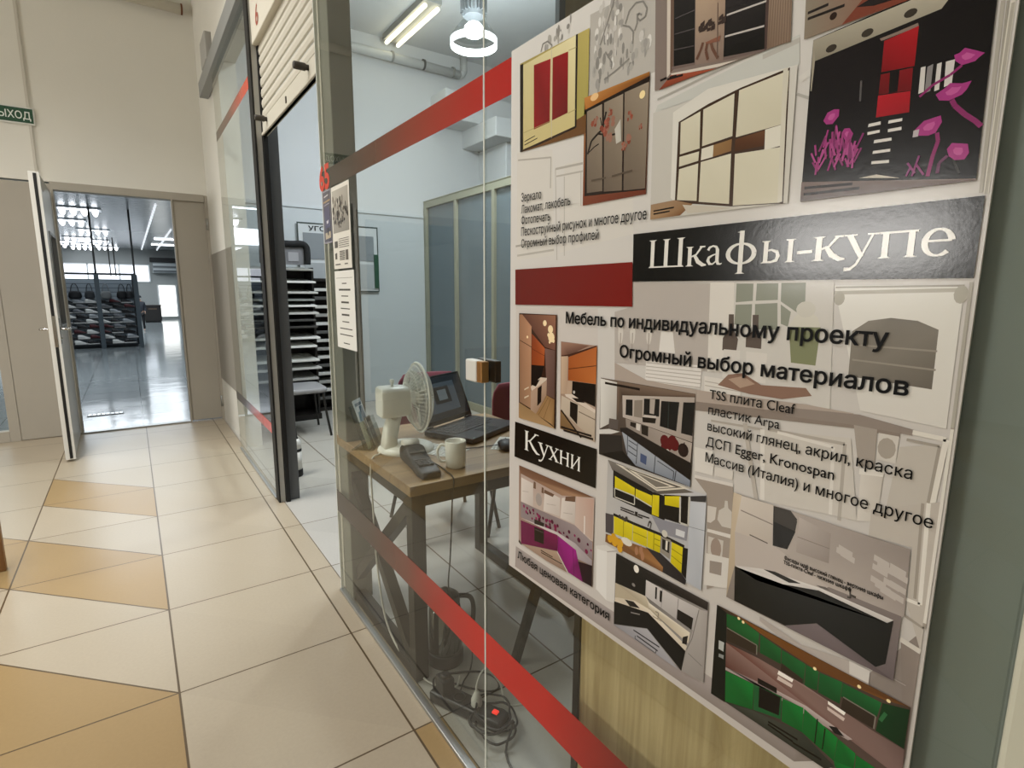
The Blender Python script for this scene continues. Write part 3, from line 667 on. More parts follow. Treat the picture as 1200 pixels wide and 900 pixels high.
b.poly(['#8a8479', '#8a8479', '#7d776d', '#7b756b', '#837d73', '#6e685f', '#857f75'], [(0.2968,1.3182),(0.2810,1.3308),(0.2592,1.3350),(0.2340,1.3329),(0.2148,1.3247),(0.2138,1.2628),(0.2958,1.2663)])
b.line('#989287', [(0.2937,1.3030),(0.2136,1.3027)], .002); b.line('#989287', [(0.2936,1.2858),(0.2127,1.2833)], .002)
b.line('#b1ada2', [(0.1934,1.3725),(0.1920,1.2261)], .003)
# lower cabinet fronts
b.poly('#cfcac2', [(0.3984,1.1809),(0.2857,1.1943),(0.2696,1.0985),(0.3901,1.0844)]); b.line('#b3aca3', [(0.3862,1.1835),(0.2913,1.1859),(0.2886,1.0916)], .004); b.line('#e0dcd5', [(0.3739,1.1822),(0.3040,1.1793),(0.2991,1.0954)], .004)
b.line('#b3aca3', [(0.4739,1.1781),(0.3947,1.1817)], .003); b.line('#bdb6ad', [(0.4207,1.1845),(0.3943,1.0788)], .006); b.line('#e3dfd8', [(0.3947,1.1817),(0.3864,1.0856)], .006)
b.poly('#938880', [(0.3653,1.2170),(0.2792,1.2236),(0.2248,1.2172),(0.2254,1.2106),(0.2841,1.2105),(0.3643,1.2056)])
b.poly('#a79e95', [(0.2841,1.2105),(0.2595,1.2104),(0.2579,1.1662),(0.2746,1.1634)]); b.poly('#d3cec6', [(0.2577,1.2068),(0.2374,1.2069),(0.2378,1.1758),(0.2566,1.1763)]); b.dot('#aaa298', [(0.2481,1.1910)][0], .009, .012)
b.poly(['#d9d4cc', '#cbc5bc', '#cbc5bc', '#d9d4cc'], [(0.2712,1.1608),(0.2482,1.1648),(0.2490,1.1041),(0.2696,1.0985)]); b.poly('#e3dfd8', [(0.2728,1.1614),(0.2474,1.1650),(0.2481,1.1579),(0.2727,1.1543)])
b.poly('#c3bdb4', [(0.2362,1.1956),(0.1977,1.2080),(0.2047,1.1203),(0.2428,1.1081)]); b.line('#e3dfd6', [(0.2258,1.2144),(0.1957,1.2131),(0.2009,1.1217)], .005); b.line('#a59e94', [(0.2303,1.2052),(0.2006,1.2048),(0.2047,1.1203)], .003); b.line('#a59e94', [(0.1920,1.2265),(0.1920,1.1275)], .003); b.line('#e0ddd3', [(0.1920,1.2247),(0.1920,1.1294)], .003)
b.poly('#c1bab1', [(0.2558,1.1170),(0.1920,1.1470),(0.1920,0.9740),(0.2105,1.0227),(0.2121,1.0881),(0.2556,1.0849)]); b.line('#e6e2da', [(0.2031,1.1417),(0.1985,1.0270),(0.2124,1.0271)], .004); b.line('#a39b91', [(0.2082,1.1400),(0.2037,1.0314)], .003); b.line('#a39b91', [(0.1920,1.1470),(0.1920,1.0020),(0.2118,1.0079)], .003); b.line('#e2ded6', [(0.1920,1.1486),(0.1920,1.0083)], .003)
b.poly(['#8b8079', '#91867e', '#857a73', '#877c75'], [(0.2112,0.9758),(0.1920,0.9724),(0.1920,0.8398),(0.1932,0.8274)]); b.line('#d6d1c8', [(0.2120,0.9782),(0.1920,0.9740)], .006)
for i in range(14):
    a = cr.uniform(.225, .30); z = cr.uniform(.74, .93); b.line('#a89f98', [(a, z), (a-cr.uniform(.01, .03), z+cr.uniform(-.004, .006))], .0012)
b.poly('#b6ada7', [(0.3178,0.9104),(0.2599,0.9223),(0.2371,0.9209),(0.2369,0.9037),(0.3127,0.8966),(0.3753,0.9130),(0.3759,0.9194)]); b.poly('#d6d1cc', [(0.2599,0.9223),(0.2373,0.9227),(0.2372,0.9066),(0.2582,0.9056)])
b.poly('#dad7d3', [(0.7031,0.8917),(0.6755,0.9044),(0.6485,0.9036),(0.6490,0.8014),(0.6703,0.7968),(0.6992,0.8058)]); b.poly('#e5e3e0', [(0.6988,0.8874),(0.6729,0.8920),(0.6703,0.7968),(0.6972,0.8068)])
b.line('#b1aaa5', [(0.6729,0.8920),(0.6485,0.9036)], .002)
b.poly('#a1968c', [(0.4953,1.0851),(0.4308,1.0938),(0.4228,0.9507),(0.4614,0.9191),(0.4726,1.0671)]); b.poly('#ddd8d2', [(0.4957,1.0898),(0.4309,1.0955),(0.4305,1.0905),(0.4953,1.0851)]); b.poly('#ddd8d2', [(0.4672,1.0142),(0.4284,1.0196),(0.4284,1.0138),(0.4677,1.0092)])
b.poly('#d3cdc6', [(0.4699,1.0495),(0.4546,1.0518),(0.4557,1.0327),(0.4628,1.0249),(0.4688,1.0244)]); b.poly('#cbc5bd', [(0.4505,1.0486),(0.4423,1.0560),(0.4419,1.0665),(0.4376,1.0672),(0.4358,1.0571),(0.4299,1.0534),(0.4291,1.0285),(0.4438,1.0265),(0.4519,1.0340)])
b.poly('#e0dcd6', [(0.4988,1.1328),(0.4673,1.1336),(0.4630,1.1118),(0.4971,1.1096)]); b.poly('#e0dcd6', [(0.4971,1.1096),(0.4643,1.1114),(0.4645,1.0975),(0.4961,1.0956)]); b.poly('#d9d4cd', [(0.4618,1.1121),(0.4323,1.1134),(0.4325,1.1000),(0.4607,1.0986)])
b.poly('#c9c3bb', [(0.4651,1.0030),(0.4396,1.0059),(0.4399,0.9774),(0.4644,0.9767)]); b.dot('#9f8f84', [(0.4510,0.9894)][0], .009, .016); b.poly('#d9d5cf', [(0.4670,0.9756),(0.4255,0.9836),(0.4230,0.9376),(0.4671,0.9239)]); b.poly('#9a9088', [(0.4597,0.9665),(0.4394,0.9717),(0.4391,0.9515),(0.4588,0.9474)])
PP(b, 'background_print')
X1 = .6776
def photo(): return Print(X1)
# 1 cream wardrobe with red doors
p = photo()
p.poly(['#a5985c', '#c2b468', '#a8a058', '#8a7a48'], [(0.9597,1.8061),(0.7580,1.8000),(0.7561,1.6331),(0.9574,1.6408)])
p.poly('#6e4a26', [(0.8682,1.6483),(0.7575,1.6654),(0.7561,1.6331),(0.9543,1.6402)])
p.poly(['#d9cf9e', '#efe6b8', '#d3c58c', '#cfc088'], [(0.9487,1.8006),(0.7901,1.8007),(0.7875,1.6498),(0.9462,1.6436)])
p.poly('#1a140e', [(0.9597,1.8040),(0.9487,1.8032),(0.9471,1.6394),(0.9574,1.6402)]); p.poly('#1d130d', [(0.7925,1.8015),(0.7871,1.8010),(0.7851,1.6483),(0.7899,1.6494)]); p.poly('#2c1a10', [(0.9442,1.6432),(0.7876,1.6518),(0.7874,1.6478),(0.8955,1.6412),(0.9543,1.6402)])
p.poly(['#8a1018', '#a01820', '#7c0a12', '#8f1018'], [(0.9138,1.7898),(0.8622,1.7850),(0.8618,1.6750),(0.9114,1.6731)]); p.poly(['#8f1018', '#9a1018', '#6e0910', '#7a0b12'], [(0.8562,1.7845),(0.8121,1.7811),(0.8102,1.6788),(0.8548,1.6764)])
p.line('#c9c1b0', [(0.8602,1.8052),(0.8557,1.6456)], .0014); p.line('#a09260', [(0.9447,1.6745),(0.8601,1.6766)], .001); p.line('#a09260', [(0.8114,1.7823),(0.7894,1.7808)], .001); p.line('#a09260', [(0.8093,1.6781),(0.7878,1.6792)], .001)
p.line('#2a2218', [(0.9424,1.6574),(0.9073,1.6609)], .0016); p.line('#2a2218', [(0.9423,1.6507),(0.8996,1.6549)], .0016)
PP(p, 'wardrobe_picture', 'cream wardrobe picture with red doors')
# 2 frosted wardrobe with red flowers
p = photo()
p.poly(['#a07045', '#8a6238', '#6e3524', '#7a3c28'], [(0.7661,1.6922),(0.6198,1.6907),(0.6166,1.5126),(0.7634,1.5126)])
p.poly(['#c98a48', '#a8702f', '#7c4a20', '#b87430'], [(0.7661,1.6922),(0.6198,1.6907),(0.6194,1.6844),(0.7637,1.6717)])
p.dot('#f0c890', [(0.7408,1.6869)][0], .010, .006)
p.poly('#1d120c', [(0.7638,1.6722),(0.6194,1.6844),(0.6190,1.6777),(0.7605,1.6656)]); p.poly('#23140e', [(0.7606,1.6685),(0.6197,1.6795),(0.6176,1.5193),(0.7594,1.5281)])
for q in ([(0.7583,1.6680),(0.7216,1.6708),(0.7143,1.5307),(0.7534,1.5328)], [(0.7167,1.6714),(0.6735,1.6738),(0.6688,1.5253),(0.7107,1.5293)], [(0.6704,1.6747),(0.6201,1.6763),(0.6189,1.5213),(0.6648,1.5247)]):
    p.poly(['#8f8272', '#a09382', '#776a5c', '#6a5e52'], q)
br = '#231a16'
p.line(br, [(0.7539,1.5975),(0.7450,1.6174),(0.7294,1.6259),(0.7183,1.6304),(0.7112,1.6563)], .004); p.line(br, [(0.7294,1.6259),(0.7024,1.6167),(0.6756,1.6164)], .003); p.line(br, [(0.7183,1.6304),(0.7249,1.6504)], .002); p.line(br, [(0.7517,1.5995),(0.7372,1.6062),(0.7265,1.6088)], .002)
for c, r in zip([(0.7063,1.6277),(0.7391,1.6482),(0.6618,1.6000),(0.6557,1.6374),(0.7001,1.6536),(0.6330,1.6156),(0.7136,1.6339),(0.6666,1.5939)], (.016, .009, .010, .006, .006, .004, .010, .006)):
    [p.dot(cr.choice(['#96503f', '#a8604f', '#8a4434', '#9c7060']), (c[0]+cr.uniform(-r, r)*.8, c[1]+cr.uniform(-r, r)*.9), r*cr.uniform(.25, .5), r*cr.uniform(.3, .6), 6) for q in range(7)]
p.poly('#c9c6bc', [(0.6892,1.6239),(0.6767,1.6367),(0.6736,1.6025),(0.6847,1.6002)]); p.dot('#ffe9b0', [(0.6321,1.6613)][0], .006, .006)
p.line('#5c5044', [(0.7422,1.5517),(0.7061,1.5509)], .003); p.line('#5c5044', [(0.6923,1.5510),(0.6465,1.5526)], .003)
PP(p, 'wardrobe_picture', 'frosted wardrobe picture with red blossoms')
# 3 black wardrobe with a skyline panel
p = photo()
p.poly(['#857974', '#8f8078', '#7d7068', '#8a7c75'], [(0.6166,1.8280),(0.4112,1.8280),(0.3994,1.6580),(0.6080,1.6599)])
p.poly('#d6cdc2', [(0.5954,1.8280),(0.5889,1.8280),(0.5797,1.6762),(0.5860,1.6717)]); p.poly('#6b5548', [(0.5889,1.8280),(0.5829,1.8280),(0.5746,1.6795),(0.5803,1.6764)])
p.poly(['#191519', '#191519', '#0a090a', '#0a090a'], [(0.5832,1.8280),(0.5460,1.8129),(0.5377,1.6766),(0.5742,1.6809)])
p.poly(['#c9b196', '#b59c86', '#86736a', '#8f7c72'], [(0.5440,1.7945),(0.4946,1.7735),(0.4918,1.6653),(0.5368,1.6741)])
p.poly(['#2a2328', '#1a171a', '#080808', '#080808'], [(0.4960,1.7908),(0.4379,1.7651),(0.4324,1.6598),(0.4913,1.6680)])
p.poly('#4c3b38', [(0.4383,1.7652),(0.4330,1.7629),(0.4296,1.6593),(0.4329,1.6583)]); p.poly(['#a8927f', '#9a8472', '#8f7a6a', '#7d6858'], [(0.4330,1.7629),(0.4041,1.7501),(0.3994,1.6576),(0.4296,1.6593)])
for i in range(9):
    p.line('#7a6656', [tuple(x) for x in (lambda A, B, C, D, f=i/9+.05: [(A[0]+(B[0]-A[0])*f, A[1]+(B[1]-A[1])*f), (D[0]+(C[0]-D[0])*f, D[1]+(C[1]-D[1])*f)])(*[(0.4301,1.7305),(0.4025,1.7192),(0.3994,1.6576),(0.4296,1.6593)])], .0012)
p.line('#c9c3c0', [(0.4904,1.7201),(0.4350,1.7154)], .0022); p.line('#c9c3c0', [(0.4909,1.6945),(0.4354,1.6875)], .0022); p.line('#4f4a4c', [(0.5756,1.7472),(0.5428,1.7459)], .0014); p.line('#4f4a4c', [(0.5755,1.7266),(0.5410,1.7219)], .0014); p.line('#4f4a4c', [(0.5748,1.7057),(0.5401,1.6998)], .0014)
p.poly('#756560', [(0.5777,1.6842),(0.5366,1.6772),(0.5369,1.6743),(0.5774,1.6800)]); p.poly('#756560', [(0.4915,1.6698),(0.4325,1.6603),(0.4329,1.6583),(0.4918,1.6657)])
for i in range(26):
    a = [(0.5356,1.7122),(0.4961,1.7063),(0.4970,1.7187),(0.5353,1.7238)]; f = cr.random(); g = cr.random()
    y = a[0][0]+(a[1][0]-a[0][0])*f; z = a[0][1]+(a[3][1]-a[0][1])*g+(a[1][1]-a[0][1])*f
    p.poly('#3a2c28', [(y, z), (y-.006, z), (y-.006, z+.003+.004*cr.random()), (y, z+.004)])
for pt in ([(0.5345,1.6802),(0.5283,1.6908),(0.5254,1.6989)], [(0.5156,1.6742),(0.5199,1.6863),(0.5184,1.6965)], [(0.4998,1.6710),(0.5098,1.6866),(0.5128,1.6964)]): p.line('#6b4a3c', pt, .004)
p.poly('#8a5a48', [(0.5219,1.6977),(0.4976,1.6982),(0.4992,1.6918),(0.5171,1.6943)]); p.line('#6a5850', [(0.5052,1.7406),(0.5009,1.6714)], .001)
p.poly('#d9d0c6', [(0.5784,1.6753),(0.4682,1.6593),(0.4967,1.6595),(0.5769,1.6716)]); p.poly(['#7d3a28', '#a8543a', '#a8543a', '#8f4630'], [(0.5997,1.6586),(0.5782,1.6729),(0.5010,1.6587),(0.5425,1.6596)])
p.line('#231a18', [(0.5979,1.6713),(0.5860,1.6717)], .003); p.line('#231a18', [(0.5845,1.6690),(0.5564,1.6669)], .003); p.line('#231a18', [(0.5807,1.6708),(0.5678,1.6699)], .002)
PP(p, 'wardrobe_picture', 'black wardrobe picture with a skyline panel')
# 4 white sloping wardrobe
p = photo()
p.poly(['#cfcdc6', '#d9d7d0', '#cfccc2', '#c9c6bf'], [(0.6090,1.6290),(0.3881,1.6287),(0.3862,1.4707),(0.6053,1.4724)])
p.poly('#e3e1d9', [(0.5711,1.6204),(0.5127,1.6366),(0.3881,1.6285),(0.3984,1.6278),(0.4626,1.6227),(0.5593,1.6047),(0.5594,1.4931),(0.5677,1.5003)])
p.poly('#443329', [(0.5601,1.6049),(0.5112,1.6166),(0.4627,1.6238),(0.3974,1.6285),(0.3916,1.4706),(0.4644,1.4757),(0.5593,1.4925)])
wc = ['#dcd8c3', '#e0dcc8', '#d3ceb8', '#d6d1bc']
for q in ([(0.5562,1.6034),(0.5232,1.6102),(0.5210,1.5609),(0.5546,1.5593)], [(0.5552,1.5559),(0.5214,1.5570),(0.5219,1.5445),(0.5550,1.5423)], [(0.5547,1.5387),(0.5217,1.5410),(0.5208,1.4900),(0.5556,1.4957)], [(0.5184,1.6113),(0.4709,1.6193),(0.4698,1.5662),(0.5169,1.5629)], [(0.5175,1.5420),(0.4699,1.5443),(0.4679,1.4794),(0.5171,1.4884)], [(0.4643,1.6211),(0.3982,1.6254),(0.3975,1.5654),(0.4645,1.5635)], [(0.4641,1.5426),(0.3988,1.5386),(0.3961,1.4722),(0.4619,1.4765)]):
    p.poly(wc, q)
p.poly('#e3dfd0', [(0.5173,1.5596),(0.4981,1.5608),(0.4983,1.5453),(0.5176,1.5443)]); p.poly(['#9a7850', '#8f6c46', '#8a6844', '#8f6c46'], [(0.4981,1.5608),(0.4701,1.5626),(0.4702,1.5476),(0.4983,1.5453)])
p.poly(['#5c3a24', '#6b4830', '#54331f', '#4c2f1c'], [(0.4649,1.5609),(0.4233,1.5633),(0.4234,1.5446),(0.4650,1.5460)]); p.poly('#e6e3d6', [(0.4233,1.5639),(0.3980,1.5651),(0.3979,1.5404),(0.4223,1.5392)])
p.line('#d9d5c6', [(0.4027,1.6292),(0.3962,1.4727)], .006)
p.poly(['#a08468', '#8f6c4c', '#7d5638', '#a88a68'], [(0.6053,1.4950),(0.5596,1.4962),(0.5271,1.4867),(0.5487,1.4730),(0.6053,1.4727)]); p.poly('#c9c2b4', [(0.5451,1.4877),(0.4643,1.4740),(0.5004,1.4731),(0.5351,1.4746)])
p.line('#1d1712', [(0.5995,1.4848),(0.5604,1.4859)], .0022); p.line('#1d1712', [(0.5993,1.4803),(0.5680,1.4813)], .0022)
PP(p, 'wardrobe_picture', 'white sloping wardrobe picture')
# 5 black wardrobe with pink poppies
p = photo()
p.poly(['#191519', '#0e0b0e', '#090709', '#0c0a0c'], [(0.3718,1.6497),(0.2045,1.6606),(0.2007,1.4694),(0.3700,1.4698)])
p.poly(['#a8a292', '#bdb7a6', '#a8a292', '#8f897a'], [(0.3717,1.6494),(0.2308,1.6560),(0.2470,1.6355),(0.3675,1.6261)]); p.poly('#a39c8c', [(0.3717,1.6494),(0.3676,1.6271),(0.3685,1.5940),(0.3699,1.5944)])
for c in [(0.3503,1.6339),(0.3133,1.6371),(0.2737,1.6416)]: p.dot('#3a342d', c, .006, .004)
p.poly('#8a7a70', [(0.3003,1.6269),(0.2840,1.6280),(0.2660,1.6298),(0.2648,1.6262),(0.2986,1.6240)]); p.poly(['#a01822', '#b01a24', '#8f131c', '#7c0f18'], [(0.2957,1.6230),(0.2649,1.6267),(0.2646,1.5892),(0.2953,1.5925)]); p.poly(['#7a1018', '#86121c', '#6e0d15', '#660b12'], [(0.2956,1.5903),(0.2658,1.5882),(0.2650,1.5662),(0.2955,1.5705)]); p.poly('#0d090b', [(0.2869,1.5917),(0.2778,1.5904),(0.2776,1.5686),(0.2858,1.5691)]); p.poly(['#b81a28', '#b01826', '#9a1420', '#a81626'], [(0.2959,1.5695),(0.2654,1.5658),(0.2645,1.5452),(0.2956,1.5476)])
p.many('#e3e0dc', [[(0.3023,1.5426),(0.2906,1.5425),(0.2902,1.5392),(0.3026,1.5394)], [(0.3026,1.5343),(0.2905,1.5340),(0.2902,1.5312),(0.3023,1.5312)], [(0.2829,1.5416),(0.2701,1.5409),(0.2701,1.5380),(0.2832,1.5385)], [(0.2825,1.5328),(0.2700,1.5325),(0.2697,1.5293),(0.2825,1.5298)], [(0.2949,1.5245),(0.2783,1.5236),(0.2779,1.5206),(0.2952,1.5212)], [(0.2949,1.5133),(0.2782,1.5124),(0.2781,1.5095),(0.2952,1.5104)], [(0.2953,1.5028),(0.2781,1.5012),(0.2781,1.4982),(0.2953,1.4998)]])
p.many('#d6d3d0', [[(0.2587,1.5860),(0.2546,1.5859),(0.2535,1.5619),(0.2582,1.5610)], [(0.2449,1.5850),(0.2411,1.5855),(0.2405,1.5603),(0.2446,1.5598)], [(0.2377,1.5849),(0.2304,1.5848),(0.2305,1.5629),(0.2367,1.5614)]]); p.poly('#8a8788', [(0.2530,1.5848),(0.2482,1.5861),(0.2479,1.5610),(0.2528,1.5601)])
p.line('#5c595a', [(0.3145,1.5897),(0.3135,1.5685)], .002)
pk = '#8c2c68'
p.line(pk, [(0.2288,1.5477),(0.2257,1.5416),(0.2165,1.5313),(0.2077,1.5234),(0.2025,1.5175)], .0042); p.line(pk, [(0.2376,1.5194),(0.2359,1.5113),(0.2389,1.4979),(0.2412,1.4786)], .0036); p.line(pk, [(0.2241,1.5775),(0.2327,1.5714),(0.2465,1.5660),(0.2568,1.5579)], .0026); p.line(pk, [(0.3365,1.5496),(0.3374,1.5197)], .0016); p.line(pk, [(0.3309,1.5342),(0.3325,1.5188)], .002); p.line(pk, [(0.3243,1.5313),(0.3258,1.5143)], .002); p.line('#6b3a5c', [(0.2332,1.4801),(0.2326,1.4898),(0.2264,1.4956)], .003); p.line('#3a3a38', [(0.2213,1.4919),(0.2149,1.4771)], .002)
for q in ([(0.2316,1.5888),(0.2273,1.5895),(0.2235,1.5927),(0.2140,1.5872),(0.2074,1.5831),(0.2120,1.5800),(0.2140,1.5780),(0.2241,1.5775),(0.2298,1.5830)], [(0.2429,1.5563),(0.2357,1.5603),(0.2318,1.5638),(0.2221,1.5607),(0.2147,1.5610),(0.2177,1.5540),(0.2210,1.5504),(0.2311,1.5475),(0.2393,1.5499)], [(0.2573,1.5265),(0.2503,1.5334),(0.2430,1.5344),(0.2362,1.5353),(0.2345,1.5288),(0.2388,1.5197),(0.2449,1.5182),(0.2540,1.5201)], [(0.2276,1.5019),(0.2241,1.5069),(0.2157,1.5049),(0.2110,1.5034),(0.2091,1.4950),(0.2121,1.4894),(0.2199,1.4903),(0.2251,1.4948)], [(0.3515,1.5572),(0.3477,1.5651),(0.3405,1.5671),(0.3347,1.5656),(0.3346,1.5585),(0.3406,1.5514),(0.3478,1.5525)], [(0.3298,1.5387),(0.3271,1.5434),(0.3215,1.5427),(0.3171,1.5359),(0.3190,1.5301),(0.3252,1.5305)]):
    p.poly('#a83a84', q)
    cx = sum(a for a, _ in q)/len(q); cz = sum(c for _, c in q)/len(q)
    p.poly('#c25a9c', [(cx+(a-cx)*.45, cz+(c-cz)*.45) for a, c in q])
p.poly('#bdb6bb', [(0.2585,1.5260),(0.2534,1.5262),(0.2539,1.5193),(0.2586,1.5194)])
g0 = [(0.3586,1.4974),(0.3125,1.4900),(0.3157,1.5155),(0.3592,1.5108)]
for i in range(46):
    f = cr.random(); y = g0[0][0]+(g0[1][0]-g0[0][0])*f; z = g0[0][1]+cr.uniform(0, .030); h = cr.uniform(.01, .022)
    p.line(cr.choice(['#a03a7c', '#86306a', '#b04a8c']), [(y, z), (y+cr.uniform(-.008, .008), z+h)], .0022)
for pt in ([(0.2603,1.4947),(0.2525,1.4833)], [(0.2549,1.4808),(0.2505,1.5001)], [(0.2572,1.4898),(0.2602,1.4816)], [(0.2522,1.4919),(0.2445,1.4805)]): p.line('#8a3c74', pt, .002)
p.poly(['#7d6c66', '#8f7c74', '#6b5c57', '#5c504c'], [(0.3704,1.4926),(0.2008,1.4699),(0.2006,1.4683),(0.3700,1.4698)]); p.poly('#cfc8bb', [(0.3061,1.4871),(0.2886,1.4880),(0.2660,1.4808)])
p.line('#1d1616', [(0.3661,1.4852),(0.3123,1.4818)], .003); p.line('#1d1616', [(0.3665,1.4778),(0.3044,1.4763)], .003)
PP(p, 'wardrobe_picture', 'black wardrobe picture with pink poppies')
# 6 cut-off picture above
p = photo()
p.poly(['#8f897b', '#5c4036', '#8a4a38', '#8f8574'], [(0.3875,1.7594),(0.2520,1.7220),(0.2564,1.6549),(0.3831,1.6542)])
p.poly('#7d4030', [(0.3414,1.6550),(0.3091,1.6844),(0.2560,1.6730),(0.2564,1.6549)]); p.poly('#20191a', [(0.3275,1.6675),(0.3024,1.6733),(0.2650,1.6663),(0.2743,1.6594),(0.3096,1.6621)])
p.line('#1d1616', [(0.3812,1.6817),(0.3582,1.6822)], .003); p.line('#1d1616', [(0.3806,1.6753),(0.3402,1.6744)], .003); p.dot('#2a1a14', [(0.3514,1.6676)][0], .004)
PP(p, 'wardrobe_picture')
# banners
p = Print(X1); p.poly(['#0c0c0b', '#11120f', '#151613', '#0c0c0b'], [(0.6392,1.4535),(0.1920,1.4534),(0.1920,1.3763),(0.6368,1.3784)]); PP(p, 'title_banner', 'long black banner with white serif title')
p = Print(X1); p.poly(['#6b1a14', '#7d1a15', '#7d1a15', '#6b1a14'], [(0.9716,1.4074),(0.6386,1.4097),(0.6354,1.3377),(0.9707,1.3340)]); PP(p, 'red_block')
p = Print(X1); p.poly('#080808', [(0.9684,1.0780),(0.7082,1.0781),(0.7080,1.0033),(0.9698,0.9973)]); PP(p, 'kitchen_banner', 'black banner with white serif heading')
# 7, 8 two narrow orange kitchens
p = photo()
p.poly(['#3a2318', '#4a2c20', '#2a1a14', '#3a2318'], [(0.9563,1.3164),(0.8295,1.3176),(0.8276,1.0908),(0.9544,1.0894)])
p.poly(['#5c382c', '#9a6a52', '#7d5546', '#6b4638'], [(0.9462,1.3140),(0.8334,1.3162),(0.8333,1.2483),(0.8657,1.2519)]); p.poly(['#a87a5c', '#c09070', '#a88468', '#8f6e56'], [(0.9545,1.3137),(0.9445,1.3141),(0.9116,1.2908),(0.9105,1.1175),(0.9518,1.1251)])
p.line('#4a3020', [(0.9525,1.2591),(0.9107,1.2481)], .0016); p.poly(['#8a3f22', '#b86034', '#a85228', '#8f4422'], [(0.9102,1.2762),(0.8657,1.2493),(0.8674,1.2139),(0.9100,1.2111)]); p.line('#5c2a18', [(0.9096,1.2449),(0.8663,1.2340)], .001)
p.poly('#151110', [(0.9100,1.2101),(0.8674,1.2129),(0.8785,1.1853),(0.9103,1.1701)]); p.poly(['#7d6058', '#6b524a', '#5c463e', '#6b524a'], [(0.8657,1.2493),(0.8333,1.2477),(0.8320,1.1513),(0.8569,1.1551)]); p.poly('#d9c9b8', [(0.9114,1.1648),(0.8786,1.1886),(0.8573,1.1901),(0.8582,1.1857),(0.9089,1.1548)])
p.poly(['#b59a86', '#a0846e', '#a0846e', '#b09480'], [(0.9112,1.1545),(0.8577,1.1854),(0.8579,1.1543),(0.8922,1.1091),(0.9115,1.1145)]); p.poly('#181210', [(0.8879,1.1645),(0.8739,1.1732),(0.8752,1.1381),(0.8881,1.1270)]); p.poly('#17120f', [(0.9093,1.1737),(0.8801,1.1844),(0.8934,1.1674),(0.9092,1.1685)])
p.poly(['#9a7850', '#8a6844', '#7d5c3a', '#a8865c'], [(0.8922,1.1091),(0.8569,1.1545),(0.8324,1.1499),(0.8318,1.0939),(0.8433,1.0986)]); p.line('#6b4c30', [(0.8838,1.1093),(0.8526,1.1502)], .001); p.line('#6b4c30', [(0.8673,1.1022),(0.8447,1.1482)], .001)
p.poly(['#9a7c58', '#b09068', '#bda078', '#a88860'], [(0.9548,1.1239),(0.9104,1.1147),(0.8318,1.0926),(0.8317,1.0906),(0.9544,1.0894)])
p.many('#d9c8b0', [[(0.9344,1.1562),(0.9188,1.1637),(0.9187,1.1610),(0.9343,1.1534)], [(0.9341,1.1387),(0.9185,1.1454),(0.9184,1.1426),(0.9340,1.1352)]])
for c, r in zip([(0.8670,1.2996),(0.8486,1.2885),(0.8456,1.2728),(0.8544,1.2769),(0.8389,1.2663),(0.8505,1.2628),(0.9253,1.2679)], (.006, .008, .010, .004, .004, .003, .003)): p.dot('#ffe6b8', c, r)
PP(p, 'kitchen_picture', 'narrow orange kitchen picture, the taller one')
p = photo()
p.poly(['#9a7c6c', '#a88a78', '#b5a290', '#a89280'], [(0.8157,1.2671),(0.7156,1.2669),(0.7131,1.0902),(0.8136,1.0964)])
p.poly(['#a88270', '#7d5a4c', '#5c4036', '#8a6656'], [(0.8141,1.2656),(0.7357,1.2653),(0.7909,1.2423),(0.8133,1.2382)]); p.poly('#4a2c20', [(0.8133,1.2401),(0.7910,1.2444),(0.7156,1.2675),(0.7155,1.2641),(0.7932,1.2390),(0.8132,1.2370)])
p.poly(['#a85a2c', '#b86a38', '#c07038', '#a05428'], [(0.7922,1.2391),(0.7155,1.2652),(0.7150,1.1977),(0.7925,1.1943)]); p.line('#5c3018', [(0.7914,1.2162),(0.7152,1.2311)], .0016)
p.poly(['#d0b69c', '#c0a48c', '#b59a84', '#c4aa92'], [(0.8142,1.2381),(0.7942,1.2407),(0.7945,1.1669),(0.8128,1.1647)]); p.poly('#bda48e', [(0.7935,1.1935),(0.7784,1.1937),(0.7803,1.1691),(0.7954,1.1674)]); p.poly('#120e0d', [(0.7794,1.1942),(0.7154,1.1974),(0.7147,1.1556),(0.7802,1.1654)]); p.dot('#cfc8c0', [(0.7740,1.1739)][0], .003)
p.poly('#dccfc2', [(0.8012,1.1659),(0.7794,1.1693),(0.7145,1.1503),(0.7142,1.1437),(0.7976,1.1620)]); p.poly('#1d1716', [(0.7801,1.1623),(0.7571,1.1642),(0.7417,1.1582),(0.7659,1.1565)]); p.poly(['#c9bbaa', '#b5a593', '#bcae9c', '#c4b5a3'], [(0.8108,1.1618),(0.7142,1.1437),(0.7132,1.0932),(0.7605,1.1107),(0.8123,1.1325)])
p.poly('#1a1513', [(0.7845,1.1546),(0.7621,1.1516),(0.7629,1.1133),(0.7844,1.1255)]); p.poly(['#8a6e4c', '#7d6040', '#7d6040', '#8a6e4c'], [(0.8128,1.1324),(0.7506,1.0921),(0.8126,1.0947)]); p.line('#2a2019', [(0.8113,1.1327),(0.7506,1.0903)], .004)
p.line('#7d7064', [(0.7593,1.1390),(0.7137,1.1318)], .002); p.line('#231c18', [(0.8102,1.0988),(0.7221,1.0997)], .004); p.line('#231c18', [(0.8027,1.0938),(0.7176,1.0946)], .004)
PP(p, 'kitchen_picture', 'orange and black kitchen picture, the shorter one')
